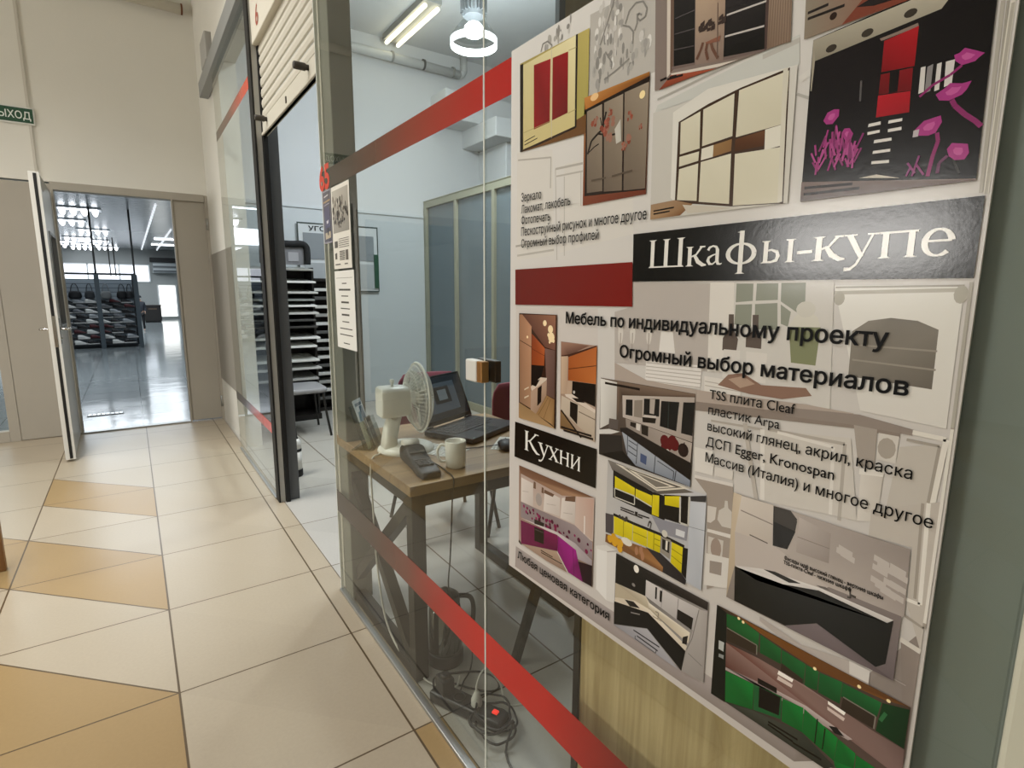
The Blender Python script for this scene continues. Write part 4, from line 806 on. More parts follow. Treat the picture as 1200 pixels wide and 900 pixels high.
# 9 white-blue country kitchen
p = photo()
p.poly(['#6b5c52', '#4a3c34', '#2a2422', '#3a342f'], [(0.7033,1.2111),(0.5028,1.2129),(0.5013,1.0687),(0.7016,1.0706)])
p.poly(['#e3e1dc', '#cfccc6', '#b8b5b0', '#d6d4cf'], [(0.7033,1.2098),(0.6629,1.2082),(0.6612,1.1423),(0.7009,1.1186)]); p.poly(['#7d6a5c', '#5c4a3e', '#4a3c32', '#6b5a4c'], [(0.6624,1.2103),(0.5027,1.2124),(0.5029,1.2075),(0.6491,1.1875),(0.6598,1.1481)]); p.line('#1d1512', [(0.6922,1.2031),(0.6109,1.2036)], .004)
p.poly(['#c4b9b0', '#b0a59c', '#a59a92', '#bdb2aa'], [(0.6491,1.1875),(0.5029,1.2077),(0.5030,1.1388),(0.6464,1.1502)])
p.many('#16181a', [[(0.6405,1.1820),(0.6255,1.1840),(0.6245,1.1561),(0.6401,1.1554)], [(0.6009,1.1899),(0.5686,1.1943),(0.5682,1.1657),(0.6004,1.1614)], [(0.5651,1.1921),(0.5305,1.1957),(0.5333,1.1494),(0.5658,1.1508)], [(0.5232,1.1969),(0.5028,1.1999),(0.5032,1.1484),(0.5241,1.1483)]])
p.poly('#8d8379', [(0.6216,1.1834),(0.6038,1.1871),(0.6029,1.1566),(0.6213,1.1560)]); p.poly('#b0a69d', [(0.5883,1.1913),(0.5778,1.1923),(0.5786,1.1679),(0.5880,1.1676)]); p.poly('#1a1614', [(0.6027,1.1586),(0.5738,1.1618),(0.5753,1.1531),(0.6016,1.1502)]); p.poly('#c9c0b8', [(0.5993,1.1633),(0.5740,1.1658),(0.5741,1.1618),(0.6003,1.1591)]); p.line('#2a3230', [(0.5502,1.1930),(0.5494,1.1510)], .002)
p.poly(['#8f847c', '#b5aaa2', '#a59a92', '#8f857d'], [(0.6397,1.1490),(0.5029,1.1377),(0.5040,1.1069),(0.6372,1.1321)]); p.many('#231e1c', [[(0.6044,1.1455),(0.5891,1.1451),(0.5887,1.1284),(0.6028,1.1301)], [(0.6281,1.1456),(0.6153,1.1457),(0.6164,1.1369),(0.6287,1.1388)]]); p.poly('#d6d0ca', [(0.6153,1.1457),(0.6059,1.1452),(0.6068,1.1341),(0.6147,1.1348)])
for c in [(0.5544,1.1291),(0.5392,1.1315),(0.5471,1.1250),(0.5523,1.1191),(0.5348,1.1273)]: p.dot('#5c1219', c, .009, .010)
p.dot('#231416', [(0.5183,1.1228)][0], .010, .011); p.line('#231416', [(0.5169,1.1288),(0.5168,1.1356)], .002); p.dot('#cfc8c0', [(0.5477,1.1133)][0], .004)
p.poly(['#231e1e', '#191516', '#120f10', '#1a1617'], [(0.6521,1.1299),(0.6356,1.1341),(0.5027,1.1059),(0.5018,1.0798),(0.5708,1.1011),(0.6501,1.1243)]); p.poly('#5c5450', [(0.6786,1.1419),(0.6561,1.1433),(0.6569,1.1259),(0.6794,1.1237)]); p.poly('#d6d4d0', [(0.7026,1.1162),(0.6776,1.1228),(0.6517,1.1232),(0.6719,1.1149),(0.7022,1.1083)])
p.poly(['#a3a9b3', '#8f97a6', '#7d8592', '#99a0ac'], [(0.6467,1.1243),(0.5708,1.1002),(0.5021,1.0791),(0.5019,1.0692),(0.6128,1.0730),(0.6323,1.0860)]); p.poly('#46557a', [(0.6031,1.0971),(0.5891,1.0950),(0.5897,1.0798),(0.6028,1.0824)])
for q in ([(0.6333,1.1209),(0.6323,1.0860)], [(0.6103,1.1126),(0.6113,1.0764)], [(0.5714,1.1003),(0.5725,1.0711)], [(0.5293,1.0868),(0.5309,1.0701)]): p.line('#3a3d44', q, .0016)
for q in ([(0.6305,1.1128),(0.6116,1.1081)], [(0.6307,1.1040),(0.6117,1.0987)], [(0.6308,1.0939),(0.6118,1.0892)]): p.line('#3a3d44', q, .0016)
p.line('#3a3d44', [(0.5665,1.0932),(0.5333,1.0845),(0.5338,1.0716)], .0014); p.poly('#2a2725', [(0.7011,1.1072),(0.6473,1.1173),(0.6432,1.0904),(0.7005,1.0709)]); p.poly('#0c0b0b', [(0.7009,1.0718),(0.6432,1.0909),(0.6094,1.0707)])
PP(p, 'kitchen_picture', 'white country kitchen picture')
# 10 magenta kitchen
p = photo()
p.poly(['#8a6a58', '#a08270', '#8a7468', '#a89088'], [(0.9515,0.9820),(0.7093,0.9843),(0.7077,0.8054),(0.9508,0.8013)])
p.poly(['#6e4c3a', '#a88468', '#9a7860', '#7d5a46'], [(0.9515,0.9820),(0.7093,0.9843),(0.7533,0.9726),(0.8029,0.9573),(0.9443,0.9630)]); p.poly(['#b5a198', '#bda9a0', '#c4b4ac', '#bfaea4'], [(0.9443,0.9647),(0.8030,0.9588),(0.7093,0.9843),(0.7096,0.8972),(0.9434,0.8980)])
for q in ([(0.9431,0.9563),(0.8993,0.9551),(0.8983,0.9039),(0.9434,0.9008)], [(0.8591,0.9535),(0.8084,0.9516),(0.8086,0.9128),(0.8620,0.9061)], [(0.8028,0.9535),(0.7620,0.9704),(0.7621,0.9136),(0.8062,0.9104)]): p.poly(['#ded5cf', '#d3c9c3', '#c4bab4', '#d9d0ca'], q)
p.poly(['#cdb5aa', '#c09e90', '#bda498', '#cbb8ae'], [(0.7599,0.9711),(0.7112,0.9802),(0.7118,0.8993),(0.7620,0.9105)]); p.dot('#a39a96', [(0.8783,0.9256)][0], .011, .014)
p.many('#6b5040', [[(0.8967,0.9613),(0.8897,0.9600),(0.8894,0.9458),(0.8980,0.9452)], [(0.8685,0.9570),(0.8622,0.9562),(0.8619,0.9443),(0.8697,0.9439)], [(0.8596,0.9540),(0.8269,0.9535),(0.8316,0.9464),(0.8610,0.9460)], [(0.7913,0.9604),(0.7620,0.9704),(0.7625,0.9585),(0.7933,0.9508)]])
p.line('#a89c95', [(0.9380,0.9263),(0.9154,0.9309)], .001); p.line('#a89c95', [(0.8512,0.9252),(0.8214,0.9318)], .001); p.line('#a89c95', [(0.7971,0.9246),(0.7696,0.9311)], .001); p.line('#e6dfda', [(0.7346,0.9396),(0.7340,0.9030)], .003)
p.poly(['#8a7d80', '#9a8d90', '#8a7a80', '#8f8286'], [(0.9434,0.8998),(0.8609,0.9044),(0.7621,0.9111),(0.7108,0.8952),(0.7101,0.8617),(0.7675,0.8742),(0.9429,0.8642)])
for i in range(44):
    f = cr.random(); A, B = [(0.9316,0.8860),(0.7129,0.8775)]; y = A[0]+(B[0]-A[0])*f; z = A[1]+(B[1]-A[1])*f**.8 + cr.uniform(-.010, .012)
    p.dot(cr.choice(['#6e1440', '#8a2a58', '#4f1030', '#7a1c48']), (y, z), cr.uniform(.002, .0055), None, 7)
p.poly(['#d6ccca', '#c4babc', '#b5abb0', '#a39aa0', '#9a9096', '#a89ea4', '#cfc5c5'], [(0.9440,0.8620),(0.8148,0.8768),(0.7584,0.8746),(0.7100,0.8596),(0.7096,0.8487),(0.7528,0.8451),(0.8146,0.8693)])
p.poly(['#6b1046', '#7c1050', '#5c0c3c', '#6b1046'], [(0.9427,0.8563),(0.8131,0.8709),(0.8135,0.8359),(0.9408,0.8016)]); p.poly('#161012', [(0.8919,0.8597),(0.8584,0.8633),(0.8581,0.8327),(0.8912,0.8278)]); p.poly('#232021', [(0.8923,0.8770),(0.8577,0.8799),(0.8601,0.8715),(0.8920,0.8666)]); p.line('#4a3a40', [(0.8891,0.8545),(0.8598,0.8580)], .002)
p.poly(['#8f1678', '#a01c86', '#6e1058', '#7a1262', '#86146c'], [(0.8126,0.8701),(0.7557,0.8614),(0.7481,0.8401),(0.7334,0.8043),(0.7765,0.8049)]); p.poly('#86146c', [(0.8126,0.8701),(0.7765,0.8049),(0.8121,0.8359)]); p.poly(['#2a0a20', '#1a0814', '#12060e', '#2a0a20'], [(0.7491,0.8409),(0.7096,0.8487),(0.7086,0.8062),(0.7343,0.8048)]); p.line('#4f0a40', [(0.7646,0.8593),(0.7595,0.8067)], .0012)
p.poly(['#a89080', '#b39a86', '#8a7264', '#9a8070'], [(0.9396,0.8014),(0.8145,0.8348),(0.7807,0.8030),(0.8479,0.7994)]); p.line('#e0d8d0', [(0.8135,0.8343),(0.7788,0.8039)], .0022); p.poly('#1d0c16', [(0.9491,0.8075),(0.9396,0.8014),(0.9384,0.7982),(0.9502,0.8015)])
for q in ([(0.8682,0.8151),(0.8279,0.8165)], [(0.8665,0.8106),(0.7982,0.8141)]): p.line('#2a1f1a', q, .002)
PP(p, 'kitchen_picture', 'magenta kitchen picture')
# 11 yellow kitchen
p = photo()
p.poly(['#b5b2b0', '#c9c9cc', '#b5b6ba', '#c4c3c2'], [(0.6785,1.0659),(0.4724,1.0648),(0.4704,0.9128),(0.6780,0.9115)])
p.poly(['#7d7872', '#6b655e', '#5c5650', '#6b655f'], [(0.6785,1.0659),(0.4937,1.0623),(0.5625,1.0380),(0.6663,1.0495)]); p.poly('#dcd5c6', [(0.6596,1.0639),(0.5023,1.0662),(0.5644,1.0426)]); p.poly('#5c564f', [(0.6413,1.0633),(0.5162,1.0636),(0.5655,1.0454)]); p.poly('#dcd5c6', [(0.6288,1.0618),(0.5276,1.0608),(0.5662,1.0462)]); p.poly('#7d776e', [(0.6114,1.0607),(0.5393,1.0585),(0.5670,1.0486)])
p.poly('#0e0e0e', [(0.6641,1.0509),(0.5721,1.0387),(0.5471,1.0396),(0.5460,0.9989),(0.5728,0.9985),(0.6623,1.0007)]); p.poly('#0e0e0e', [(0.5503,1.0412),(0.5009,1.0545),(0.5002,1.0056),(0.5483,1.0014)])
yl = ['#dccb18', '#e3d320', '#c9b80e', '#d3c212']
for q in ([(0.6592,1.0411),(0.6122,1.0331),(0.6118,1.0197),(0.6588,1.0194)], [(0.6101,1.0327),(0.5742,1.0317),(0.5737,1.0135),(0.6100,1.0181)], [(0.5731,1.0337),(0.5593,1.0365),(0.5582,1.0005),(0.5729,0.9998)], [(0.5483,1.0392),(0.5180,1.0487),(0.5179,1.0298),(0.5477,1.0249)], [(0.6584,0.9667),(0.6133,0.9671),(0.6130,0.9372),(0.6567,0.9339)], [(0.6123,0.9670),(0.5808,0.9697),(0.5796,0.9390),(0.6120,0.9376)], [(0.5799,0.9698),(0.5520,0.9714),(0.5518,0.9397),(0.5790,0.9398)], [(0.5297,0.9697),(0.5081,0.9681),(0.5080,0.9247),(0.5297,0.9333)]): p.poly(yl, q)
p.line('#c9c6bc', [(0.6588,1.0188),(0.6117,1.0189),(0.6112,1.0036),(0.6579,1.0027),(0.6588,1.0188)], .002); p.line('#c9c6bc', [(0.6096,1.0177),(0.5737,1.0127)], .002); p.line('#c9c6bc', [(0.5185,1.0475),(0.5165,1.0058)], .003); p.line('#c9c6bc', [(0.5019,1.0529),(0.5008,1.0066),(0.5151,1.0058)], .003)
for q in ([(0.6344,0.9684),(0.6338,0.9361)], [(0.6122,0.9542),(0.5800,0.9552)], [(0.5662,0.9704),(0.5653,0.9400)], [(0.5646,0.9604),(0.5526,0.9611)], [(0.5640,0.9513),(0.5519,0.9508)], [(0.5295,0.9573),(0.5080,0.9540)], [(0.5294,0.9457),(0.5082,0.9401)]): p.line('#8f8408', q, .0014)
p.line('#1d1a16', [(0.6593,0.9695),(0.6114,0.9698),(0.5520,0.9724),(0.5305,0.9712),(0.5054,0.9702)], .005); p.poly('#938c80', [(0.5518,0.9688),(0.5316,0.9710),(0.5313,0.9379),(0.5517,0.9424)]); p.poly('#1d1b1a', [(0.5485,0.9664),(0.5338,0.9665),(0.5337,0.9473),(0.5480,0.9492)]); p.line('#e3ddd0', [(0.5393,0.9664),(0.5394,0.9507)], .004)
p.poly('#101010', [(0.5078,0.9682),(0.4982,0.9697),(0.4989,0.9186),(0.5077,0.9249)]); p.poly(['#c3c8d0', '#cfd3da', '#b0b4bc', '#b9bdc5'], [(0.4995,1.0464),(0.4715,1.0528),(0.4702,0.9134),(0.4973,0.9168)]); p.line('#8a8d94', [(0.5002,1.0056),(0.4696,1.0097)], .001); p.poly('#3a3a3c', [(0.5000,1.0547),(0.4723,1.0643),(0.4729,1.0539),(0.4987,1.0471)])
p.poly('#8f8f98', [(0.5727,0.9972),(0.5445,0.9994),(0.5007,1.0053),(0.5018,0.9812),(0.5522,0.9745)]); p.poly('#d6d8dc', [(0.5230,0.9933),(0.5057,0.9948),(0.5064,0.9845),(0.5229,0.9831)]); p.dot('#cfcbc0', [(0.5443,0.9770)][0], .006, .006); p.dot('#1d1a18', [(0.5753,0.9857)][0], .002); p.line('#4a4644', [(0.5796,0.9761),(0.5769,0.9864),(0.5726,0.9853),(0.5745,0.9739)], .0022); p.poly('#231f1e', [(0.6092,0.9925),(0.6031,0.9933),(0.6034,0.9872),(0.6089,0.9869)])
p.poly('#4a4448', [(0.6790,0.9655),(0.6592,0.9686),(0.6581,0.9310),(0.6773,0.9295)]); p.poly(['#2a272a', '#3a3638', '#231f22', '#2a2729'], [(0.5823,0.9385),(0.5500,0.9405),(0.5077,0.9249),(0.4979,0.9170),(0.4996,0.9085),(0.5449,0.9100)])
p.poly(['#6b4526', '#8a5c34', '#a87848', '#7d5430'], [(0.6764,0.9263),(0.5789,0.9372),(0.5439,0.9192),(0.5443,0.9100)]); p.poly('#7a5230', [(0.6764,0.9263),(0.5443,0.9100),(0.6772,0.9104)]); p.dot('#e3ddd0', [(0.6251,0.9310)][0], .013, .007)
for c in [(0.6656,0.9208),(0.6563,0.9273),(0.6486,0.9231),(0.6393,0.9225),(0.6406,0.9120),(0.6540,0.9181)]: p.dot('#d6a020', c, .0065, .0075)
for c in [(0.6018,0.9236),(0.5918,0.9291),(0.5879,0.9197)]: p.dot('#a87858', c, .004, .008)
for q in ([(0.6428,0.9885),(0.6108,0.9901)], [(0.6426,0.9847),(0.5918,0.9864)]): p.line('#2a2624', q, .0024)
p.line('#2a2624', [(0.6022,0.9895),(0.5773,0.9916)], .0024); 
for c in [(0.6437,0.9707),(0.6363,0.9705),(0.6309,0.9697),(0.6275,0.9731)]: p.dot('#3a3634', c, .003, .004)
PP(p, 'kitchen_picture', 'yellow and black kitchen picture')
# 12 black and white kitchen
p = photo()
p.poly(['#2a2624', '#8f8a86', '#a8a29e', '#8a8584'], [(0.6493,0.8997),(0.4560,0.9007),(0.4553,0.7658),(0.6485,0.7585)])
p.poly(['#1a1716', '#3a3533', '#231f1e', '#141212'], [(0.6492,0.8991),(0.4565,0.9004),(0.4568,0.8866),(0.5755,0.8811)]); p.poly('#100e0d', [(0.6492,0.8983),(0.5755,0.8819),(0.5770,0.8511),(0.6482,0.8423)]); p.dot('#f2ece2', [(0.6006,0.8906)][0], .006, .007); p.dot('#8a8480', [(0.6051,0.8588)][0], .004, .003)
p.poly(['#d3cecc', '#c9c4c2', '#b0aba9', '#c4bfbd'], [(0.5781,0.8807),(0.5108,0.8805),(0.5121,0.8428),(0.5777,0.8513)]); p.poly(['#c9c4c2', '#bdb8b6', '#a8a3a1', '#b5b0ae'], [(0.5108,0.8805),(0.4717,0.8822),(0.4776,0.8410),(0.5121,0.8428)]); p.line('#8a8583', [(0.5430,0.8808),(0.5433,0.8459)], .001); p.line('#8a8583', [(0.5105,0.8799),(0.5116,0.8436)], .0014)
p.many('#1a1817', [[(0.5575,0.8777),(0.5537,0.8784),(0.5536,0.8566),(0.5571,0.8567)], [(0.5478,0.8763),(0.5428,0.8771),(0.5430,0.8564),(0.5475,0.8569)], [(0.5110,0.8614),(0.4808,0.8615),(0.4827,0.8403),(0.5113,0.8432)]])
p.poly(['#a89c88', '#cfc4b0', '#efe8da', '#e3dac8', '#d6cab4', '#b5a890'], [(0.6482,0.8428),(0.5770,0.8511),(0.5681,0.8429),(0.4851,0.8343),(0.4872,0.8147),(0.5692,0.8326)]); p.poly('#b8ab94', [(0.6482,0.8428),(0.5692,0.8326),(0.5719,0.8228),(0.6476,0.8149)])
p.poly(['#cfc3b0', '#ded2bf', '#e6dcca', '#d3c8b5', '#d6cab8'], [(0.6476,0.8149),(0.6000,0.8312),(0.5658,0.8316),(0.4890,0.8083),(0.4918,0.7987)]); p.poly('#d6cab6', [(0.6476,0.8149),(0.4918,0.7987),(0.5703,0.8236),(0.6478,0.8049)]); p.poly('#1d1918', [(0.6246,0.8218),(0.6033,0.8281),(0.5883,0.8228),(0.6112,0.8151)]); p.line('#8f8574', [(0.5489,0.8237),(0.5480,0.8352),(0.5545,0.8346)], .0022); p.line('#a89c88', [(0.5603,0.8233),(0.5409,0.8239)], .002)
p.poly(['#141212', '#100f0e', '#080808', '#0c0b0b', '#0a0909'], [(0.6494,0.8059),(0.5703,0.8244),(0.4913,0.7990),(0.4966,0.7603),(0.5702,0.7948)]); p.poly('#0e0d0d', [(0.6494,0.8059),(0.5702,0.7948),(0.6479,0.7613)]); p.line('#8a8480', [(0.6084,0.8049),(0.5876,0.8117)], .002); p.many('#231f1e', [[(0.4977,0.8198),(0.4881,0.8274),(0.4898,0.8106),(0.4984,0.8082)]])
p.poly(['#b5afab', '#a8a29e', '#938d89', '#9a9490'], [(0.4722,0.8811),(0.4562,0.8856),(0.4554,0.7668),(0.4963,0.7605)]); p.line('#7a7572', [(0.4716,0.8802),(0.4808,0.8262),(0.4892,0.8029)], .0014); p.line('#7a7572', [(0.4860,0.7982),(0.4600,0.7916)], .0014)
p.poly(['#8f8e94', '#b0afb5', '#a3a2a8', '#9a999f'], [(0.6478,0.7601),(0.5702,0.7940),(0.5010,0.7594),(0.5193,0.7591)])
for q in ([(0.6003,0.7754),(0.5426,0.7758)], [(0.5921,0.7688),(0.5453,0.7672)]): p.line('#231f22', q, .0024)
p.line('#3a363a', [(0.5956,0.7674),(0.5960,0.7614),(0.5498,0.7603),(0.5480,0.7684)], .0014)
PP(p, 'kitchen_picture', 'black and white kitchen picture')
# 13 black counter under white tiles
p = photo()
p.poly(['#a39a92', '#8f857e', '#6b6062', '#8a8078'], [(0.4291,1.0834),(0.2133,1.0855),(0.2131,0.9256),(0.4279,0.9236)])
p.poly(['#cdbda6', '#d3c4ae', '#bfae96', '#b5a48c'], [(0.4291,1.0834),(0.4161,1.0827),(0.4184,0.9773),(0.4279,0.9236)]); p.poly(['#b5aba4', '#948a84', '#a89e98', '#b8aea6', '#c4bab2'], [(0.3698,1.0839),(0.2133,1.0855),(0.2109,1.0056),(0.2915,1.0040),(0.4181,0.9774)]); p.poly('#bfb5ae', [(0.4221,1.0272),(0.3671,1.0295),(0.2915,1.0040),(0.2987,0.9976),(0.4181,0.9774)])
p.poly(['#d6cdc3', '#cdc3b9', '#bdb3a9', '#c9bfb5'], [(0.4161,1.0821),(0.3698,1.0836),(0.3671,1.0292),(0.4221,1.0269)]); p.line('#8a8078', [(0.4157,1.0611),(0.3686,1.0571)], .0016); p.line('#5c544e', [(0.3999,1.0308),(0.3732,1.0286)], .0016)
p.poly('#121211', [(0.3697,1.0830),(0.3468,1.0842),(0.3372,1.0727),(0.3386,1.0574),(0.3463,1.0309),(0.3661,1.0283)]); p.poly('#3a3632', [(0.3688,1.0827),(0.3468,1.0842),(0.3375,1.0756),(0.3388,1.0588),(0.3669,1.0620)]); p.poly('#121211', [(0.3669,1.0620),(0.3381,1.0582),(0.3463,1.0309),(0.3661,1.0283)]); p.poly(['#bdb3ad', '#a0968f', '#958b84', '#a89e97'], [(0.3350,1.0794),(0.2956,1.0724),(0.2944,1.0339),(0.3349,1.0320)]); p.line('#8a8079', [(0.3348,1.0529),(0.2950,1.0528)], .001)
for c in [(0.2794,1.0488),(0.2743,1.0465),(0.2773,1.0525),(0.2390,1.0558),(0.2350,1.0496),(0.2394,1.0449),(0.2223,1.0526),(0.2195,1.0461),(0.2347,1.0256),(0.2267,1.0334),(0.2288,1.0217),(0.2397,1.0300),(0.2202,1.0326),(0.2211,1.0215)]: p.poly('#c0b8b2', [(c[0]-.008, c[1]-.001), (c[0]+.008, c[1]+.003), (c[0]+.008, c[1]+.010), (c[0]-.008, c[1]+.006)])
p.poly(['#cdc7c3', '#dcd7d3', '#e6e2de', '#d6d1cd', '#c4bfbb', '#d9d4d0'], [(0.4177,0.9776),(0.3746,0.9907),(0.2988,0.9982),(0.2203,0.9973),(0.2262,0.9909),(0.3024,0.9941)]); p.poly('#d9d5d1', [(0.4177,0.9776),(0.3024,0.9941),(0.3904,0.9694)]); p.poly('#2a2927', [(0.3761,0.9901),(0.3593,0.9938),(0.3247,0.9927),(0.3402,0.9870)]); p.poly('#6b6560', [(0.3069,0.9996),(0.2952,1.0022),(0.2898,1.0004),(0.3001,0.9984)])
p.line('#4a4541', [(0.2698,1.0015),(0.2661,1.0019),(0.2682,1.0150)], .002); p.line('#4a4541', [(0.2672,1.0056),(0.2604,1.0053)], .003)
p.poly(['#151714', '#1a1c19', '#161815', '#101210', '#0c0e0c', '#121411'], [(0.4179,0.9758),(0.3904,0.9691),(0.3024,0.9941),(0.2255,0.9910),(0.2202,0.9966),(0.2225,0.9414)]); p.poly('#121411', [(0.4179,0.9758),(0.2225,0.9414),(0.2317,0.9318),(0.3008,0.9501),(0.3397,0.9259),(0.4148,0.9243)])
p.poly(['#6e6365', '#7a6e70', '#655a5c', '#5c5153', '#6b5f61'], [(0.3397,0.9253),(0.3008,0.9495),(0.2316,0.9312),(0.2131,0.9262),(0.2523,0.9251)])
PP(p, 'kitchen_picture', 'black counter kitchen picture with white tiles')
# 14 green kitchen
p = photo()
p.poly(['#3a2f28', '#4a3a30', '#5c4c46', '#2a2a26'], [(0.4417,0.9042),(0.1936,0.9050),(0.1920,0.7741),(0.4409,0.7574)])
p.poly(['#3a2a1a', '#5c3a1a', '#7d4e1e', '#6b4018', '#8a5a20', '#7a4c1c'], [(0.4417,0.9042),(0.1936,0.9050),(0.2193,0.8970),(0.2985,0.8879),(0.3718,0.8962),(0.4042,0.9020)])
gr = ['#155c2a', '#186830', '#104a20', '#125024']
for q in ([(0.4253,0.8983),(0.4041,0.9014),(0.3739,0.8950),(0.3732,0.8664),(0.4238,0.8788)], [(0.3722,0.8943),(0.3419,0.8900),(0.3407,0.8682),(0.3707,0.8673)], [(0.3408,0.8896),(0.3092,0.8876),(0.3090,0.8602),(0.3397,0.8660)], [(0.3086,0.8873),(0.2923,0.8872),(0.2917,0.8607),(0.3078,0.8572)], [(0.2913,0.8868),(0.2642,0.8904),(0.2645,0.8604),(0.2906,0.8593)], [(0.2635,0.8899),(0.2212,0.8920),(0.2241,0.8707),(0.2642,0.8711)]): p.poly(gr, q)
p.poly(['#0c3818', '#0a3014', '#0a2a12', '#0c3818'], [(0.2204,0.8923),(0.1940,0.9018),(0.1941,0.8514),(0.2237,0.8534)]); p.line('#2e6a3c', [(0.2203,0.8689),(0.2158,0.8821)], .004)
p.many('#33291f', [[(0.4220,0.8767),(0.3757,0.8760),(0.3751,0.8623),(0.4220,0.8572)], [(0.3396,0.8708),(0.3100,0.8651),(0.3102,0.8567),(0.3399,0.8590)], [(0.2614,0.8717),(0.2255,0.8710),(0.2258,0.8543),(0.2629,0.8536)]]); p.line('#7d766c', [(0.4230,0.8768),(0.3757,0.8760),(0.3750,0.8618)], .0016); p.line('#7d766c', [(0.2615,0.8722),(0.2254,0.8711),(0.2256,0.8545)], .0016)
p.poly(['#6b3e34', '#8a6e66', '#9a807a', '#7d655f', '#6b5550', '#806862'], [(0.4233,0.8534),(0.3713,0.8582),(0.3079,0.8583),(0.2265,0.8513),(0.1941,0.8509),(0.1920,0.8135)]); p.poly(['#8a6e66', '#806862', '#8a6e68', '#5c3830'], [(0.4233,0.8534),(0.1920,0.8135),(0.3029,0.8312),(0.4202,0.8149)])
for q in ([(0.3424,0.8577),(0.3223,0.8572),(0.3234,0.8521),(0.3437,0.8515)], [(0.2779,0.8558),(0.2568,0.8540),(0.2581,0.8491),(0.2774,0.8515)]): p.poly('#fbf6ee', q); p.poly('#d6c4bb', [(a, c-.008) for a, c in q])
p.poly(['#6b5c58', '#a3938f', '#cbbcb8', '#c4b5b1', '#bdaeaa', '#a39490'], [(0.4202,0.8149),(0.3655,0.8236),(0.3424,0.8276),(0.3029,0.8312),(0.2460,0.8248),(0.2508,0.8201)]); p.poly('#a89995', [(0.4202,0.8149),(0.2508,0.8201),(0.3073,0.8254),(0.3735,0.8166),(0.4205,0.8098)]); p.line('#150f0f', [(0.3699,0.8249),(0.3424,0.8271)], .008); p.poly('#1d1a1a', [(0.2740,0.8232),(0.2648,0.8278),(0.2548,0.8213),(0.2662,0.8182)])
gl = ['#0f6a2c', '#128034', '#0c5a24', '#0e6228']
for q in ([(0.4198,0.8090),(0.3757,0.8154),(0.3735,0.7762),(0.4169,0.7602)], [(0.3338,0.8213),(0.3059,0.8263),(0.3041,0.7911),(0.3321,0.7877)], [(0.3048,0.8259),(0.2622,0.8142),(0.2636,0.7805),(0.3041,0.7911)], [(0.2617,0.8140),(0.2410,0.8092),(0.2410,0.7880),(0.2634,0.7807)], [(0.2402,0.8077),(0.1980,0.8059),(0.1974,0.7733),(0.2395,0.7732)], [(0.2634,0.7807),(0.2410,0.7880),(0.2366,0.7654),(0.2618,0.7743)]): p.poly(gl, q)
p.poly('#1d5c32', [(0.3751,0.8155),(0.3348,0.8235),(0.3334,0.7897),(0.3724,0.7769)]); p.poly('#0e0c0c', [(0.3672,0.8171),(0.3367,0.8210),(0.3364,0.7934),(0.3657,0.7862)]); p.line('#0a2a12', [(0.2876,0.8232),(0.2877,0.7871)], .0016); p.line('#0a2a12', [(0.2775,0.8168),(0.2781,0.7862)], .0016)
p.poly(['#0c1210', '#101815', '#0e1512', '#0a0f0d'], [(0.4416,0.9036),(0.4254,0.8992),(0.4170,0.7585),(0.4409,0.7571)]); p.poly('#b5b8b5', [(0.4343,0.8505),(0.4254,0.8515),(0.4255,0.8369),(0.4338,0.8367)]); p.poly('#8a8d8a', [(0.4326,0.8296),(0.4244,0.8314),(0.4246,0.8251),(0.4329,0.8241)])
p.poly(['#33372f', '#454840', '#3a3d36', '#33372f', '#2a2d27'], [(0.4168,0.7593),(0.3735,0.7756),(0.3040,0.7905),(0.2618,0.7738),(0.2722,0.7617)]); 
for q in ([(0.3500,0.7740),(0.3090,0.7765)], [(0.3502,0.7699),(0.3147,0.7693)], [(0.3146,0.7680),(0.2778,0.7711)]): p.line('#12120f', q, .003)
for c in [(0.4056,0.9012),(0.3985,0.8991),(0.2972,0.8887),(0.2457,0.8969),(0.2147,0.8989)]: p.dot('#ffe9b0', c, .0022)
PP(p, 'kitchen_picture', 'green kitchen picture')
# ---- lettering
TX = X1 - .0009
def line_text(body, L, Tz, R, weight=0, material=None, name='text_line', x=TX):
    y0, z0 = L; y1, z1 = R; h = Tz[1]-z0
    o = type_mesh(name, body, lambda s, t: (x, y0+(y1-y0)*s, z0+(z1-z0)*s+h*t), material or INK, None, weight)
    o.parent = post; o.matrix_parent_inverse = post.matrix_basis.inverted(); return o
for body, c in (('Зеркало', [(0.9508,1.5426),(0.9510,1.5594),(0.8838,1.5408)]), ('Лакомат, лакобель', [(0.9504,1.5194),(0.9507,1.5357),(0.7963,1.5181)]), ('Фотопечать', [(0.9501,1.4978),(0.9503,1.5141),(0.8550,1.4965)]),
                ('Пескоструйный рисунок и многое другое', [(0.9498,1.4748),(0.9500,1.4919),(0.6125,1.4745)]), ('Огромный выбор профилей', [(0.9494,1.4511),(0.9496,1.4677),(0.7193,1.4515)]),
                ): line_text(body, c[0], c[1], c[2], .006)
c = [(0.8019,1.3031),(0.8026,1.3240),(0.2580,1.3096)]; line_text('Мебель по индивидуальному проекту', c[0], c[1], (c[2][0], c[0][1]), .021)
c = [(0.6589,1.2529),(0.6600,1.2732),(0.2335,1.2547)]; line_text('Огромный выбор материалов', c[0], c[1], (c[2][0], c[0][1]), .021)
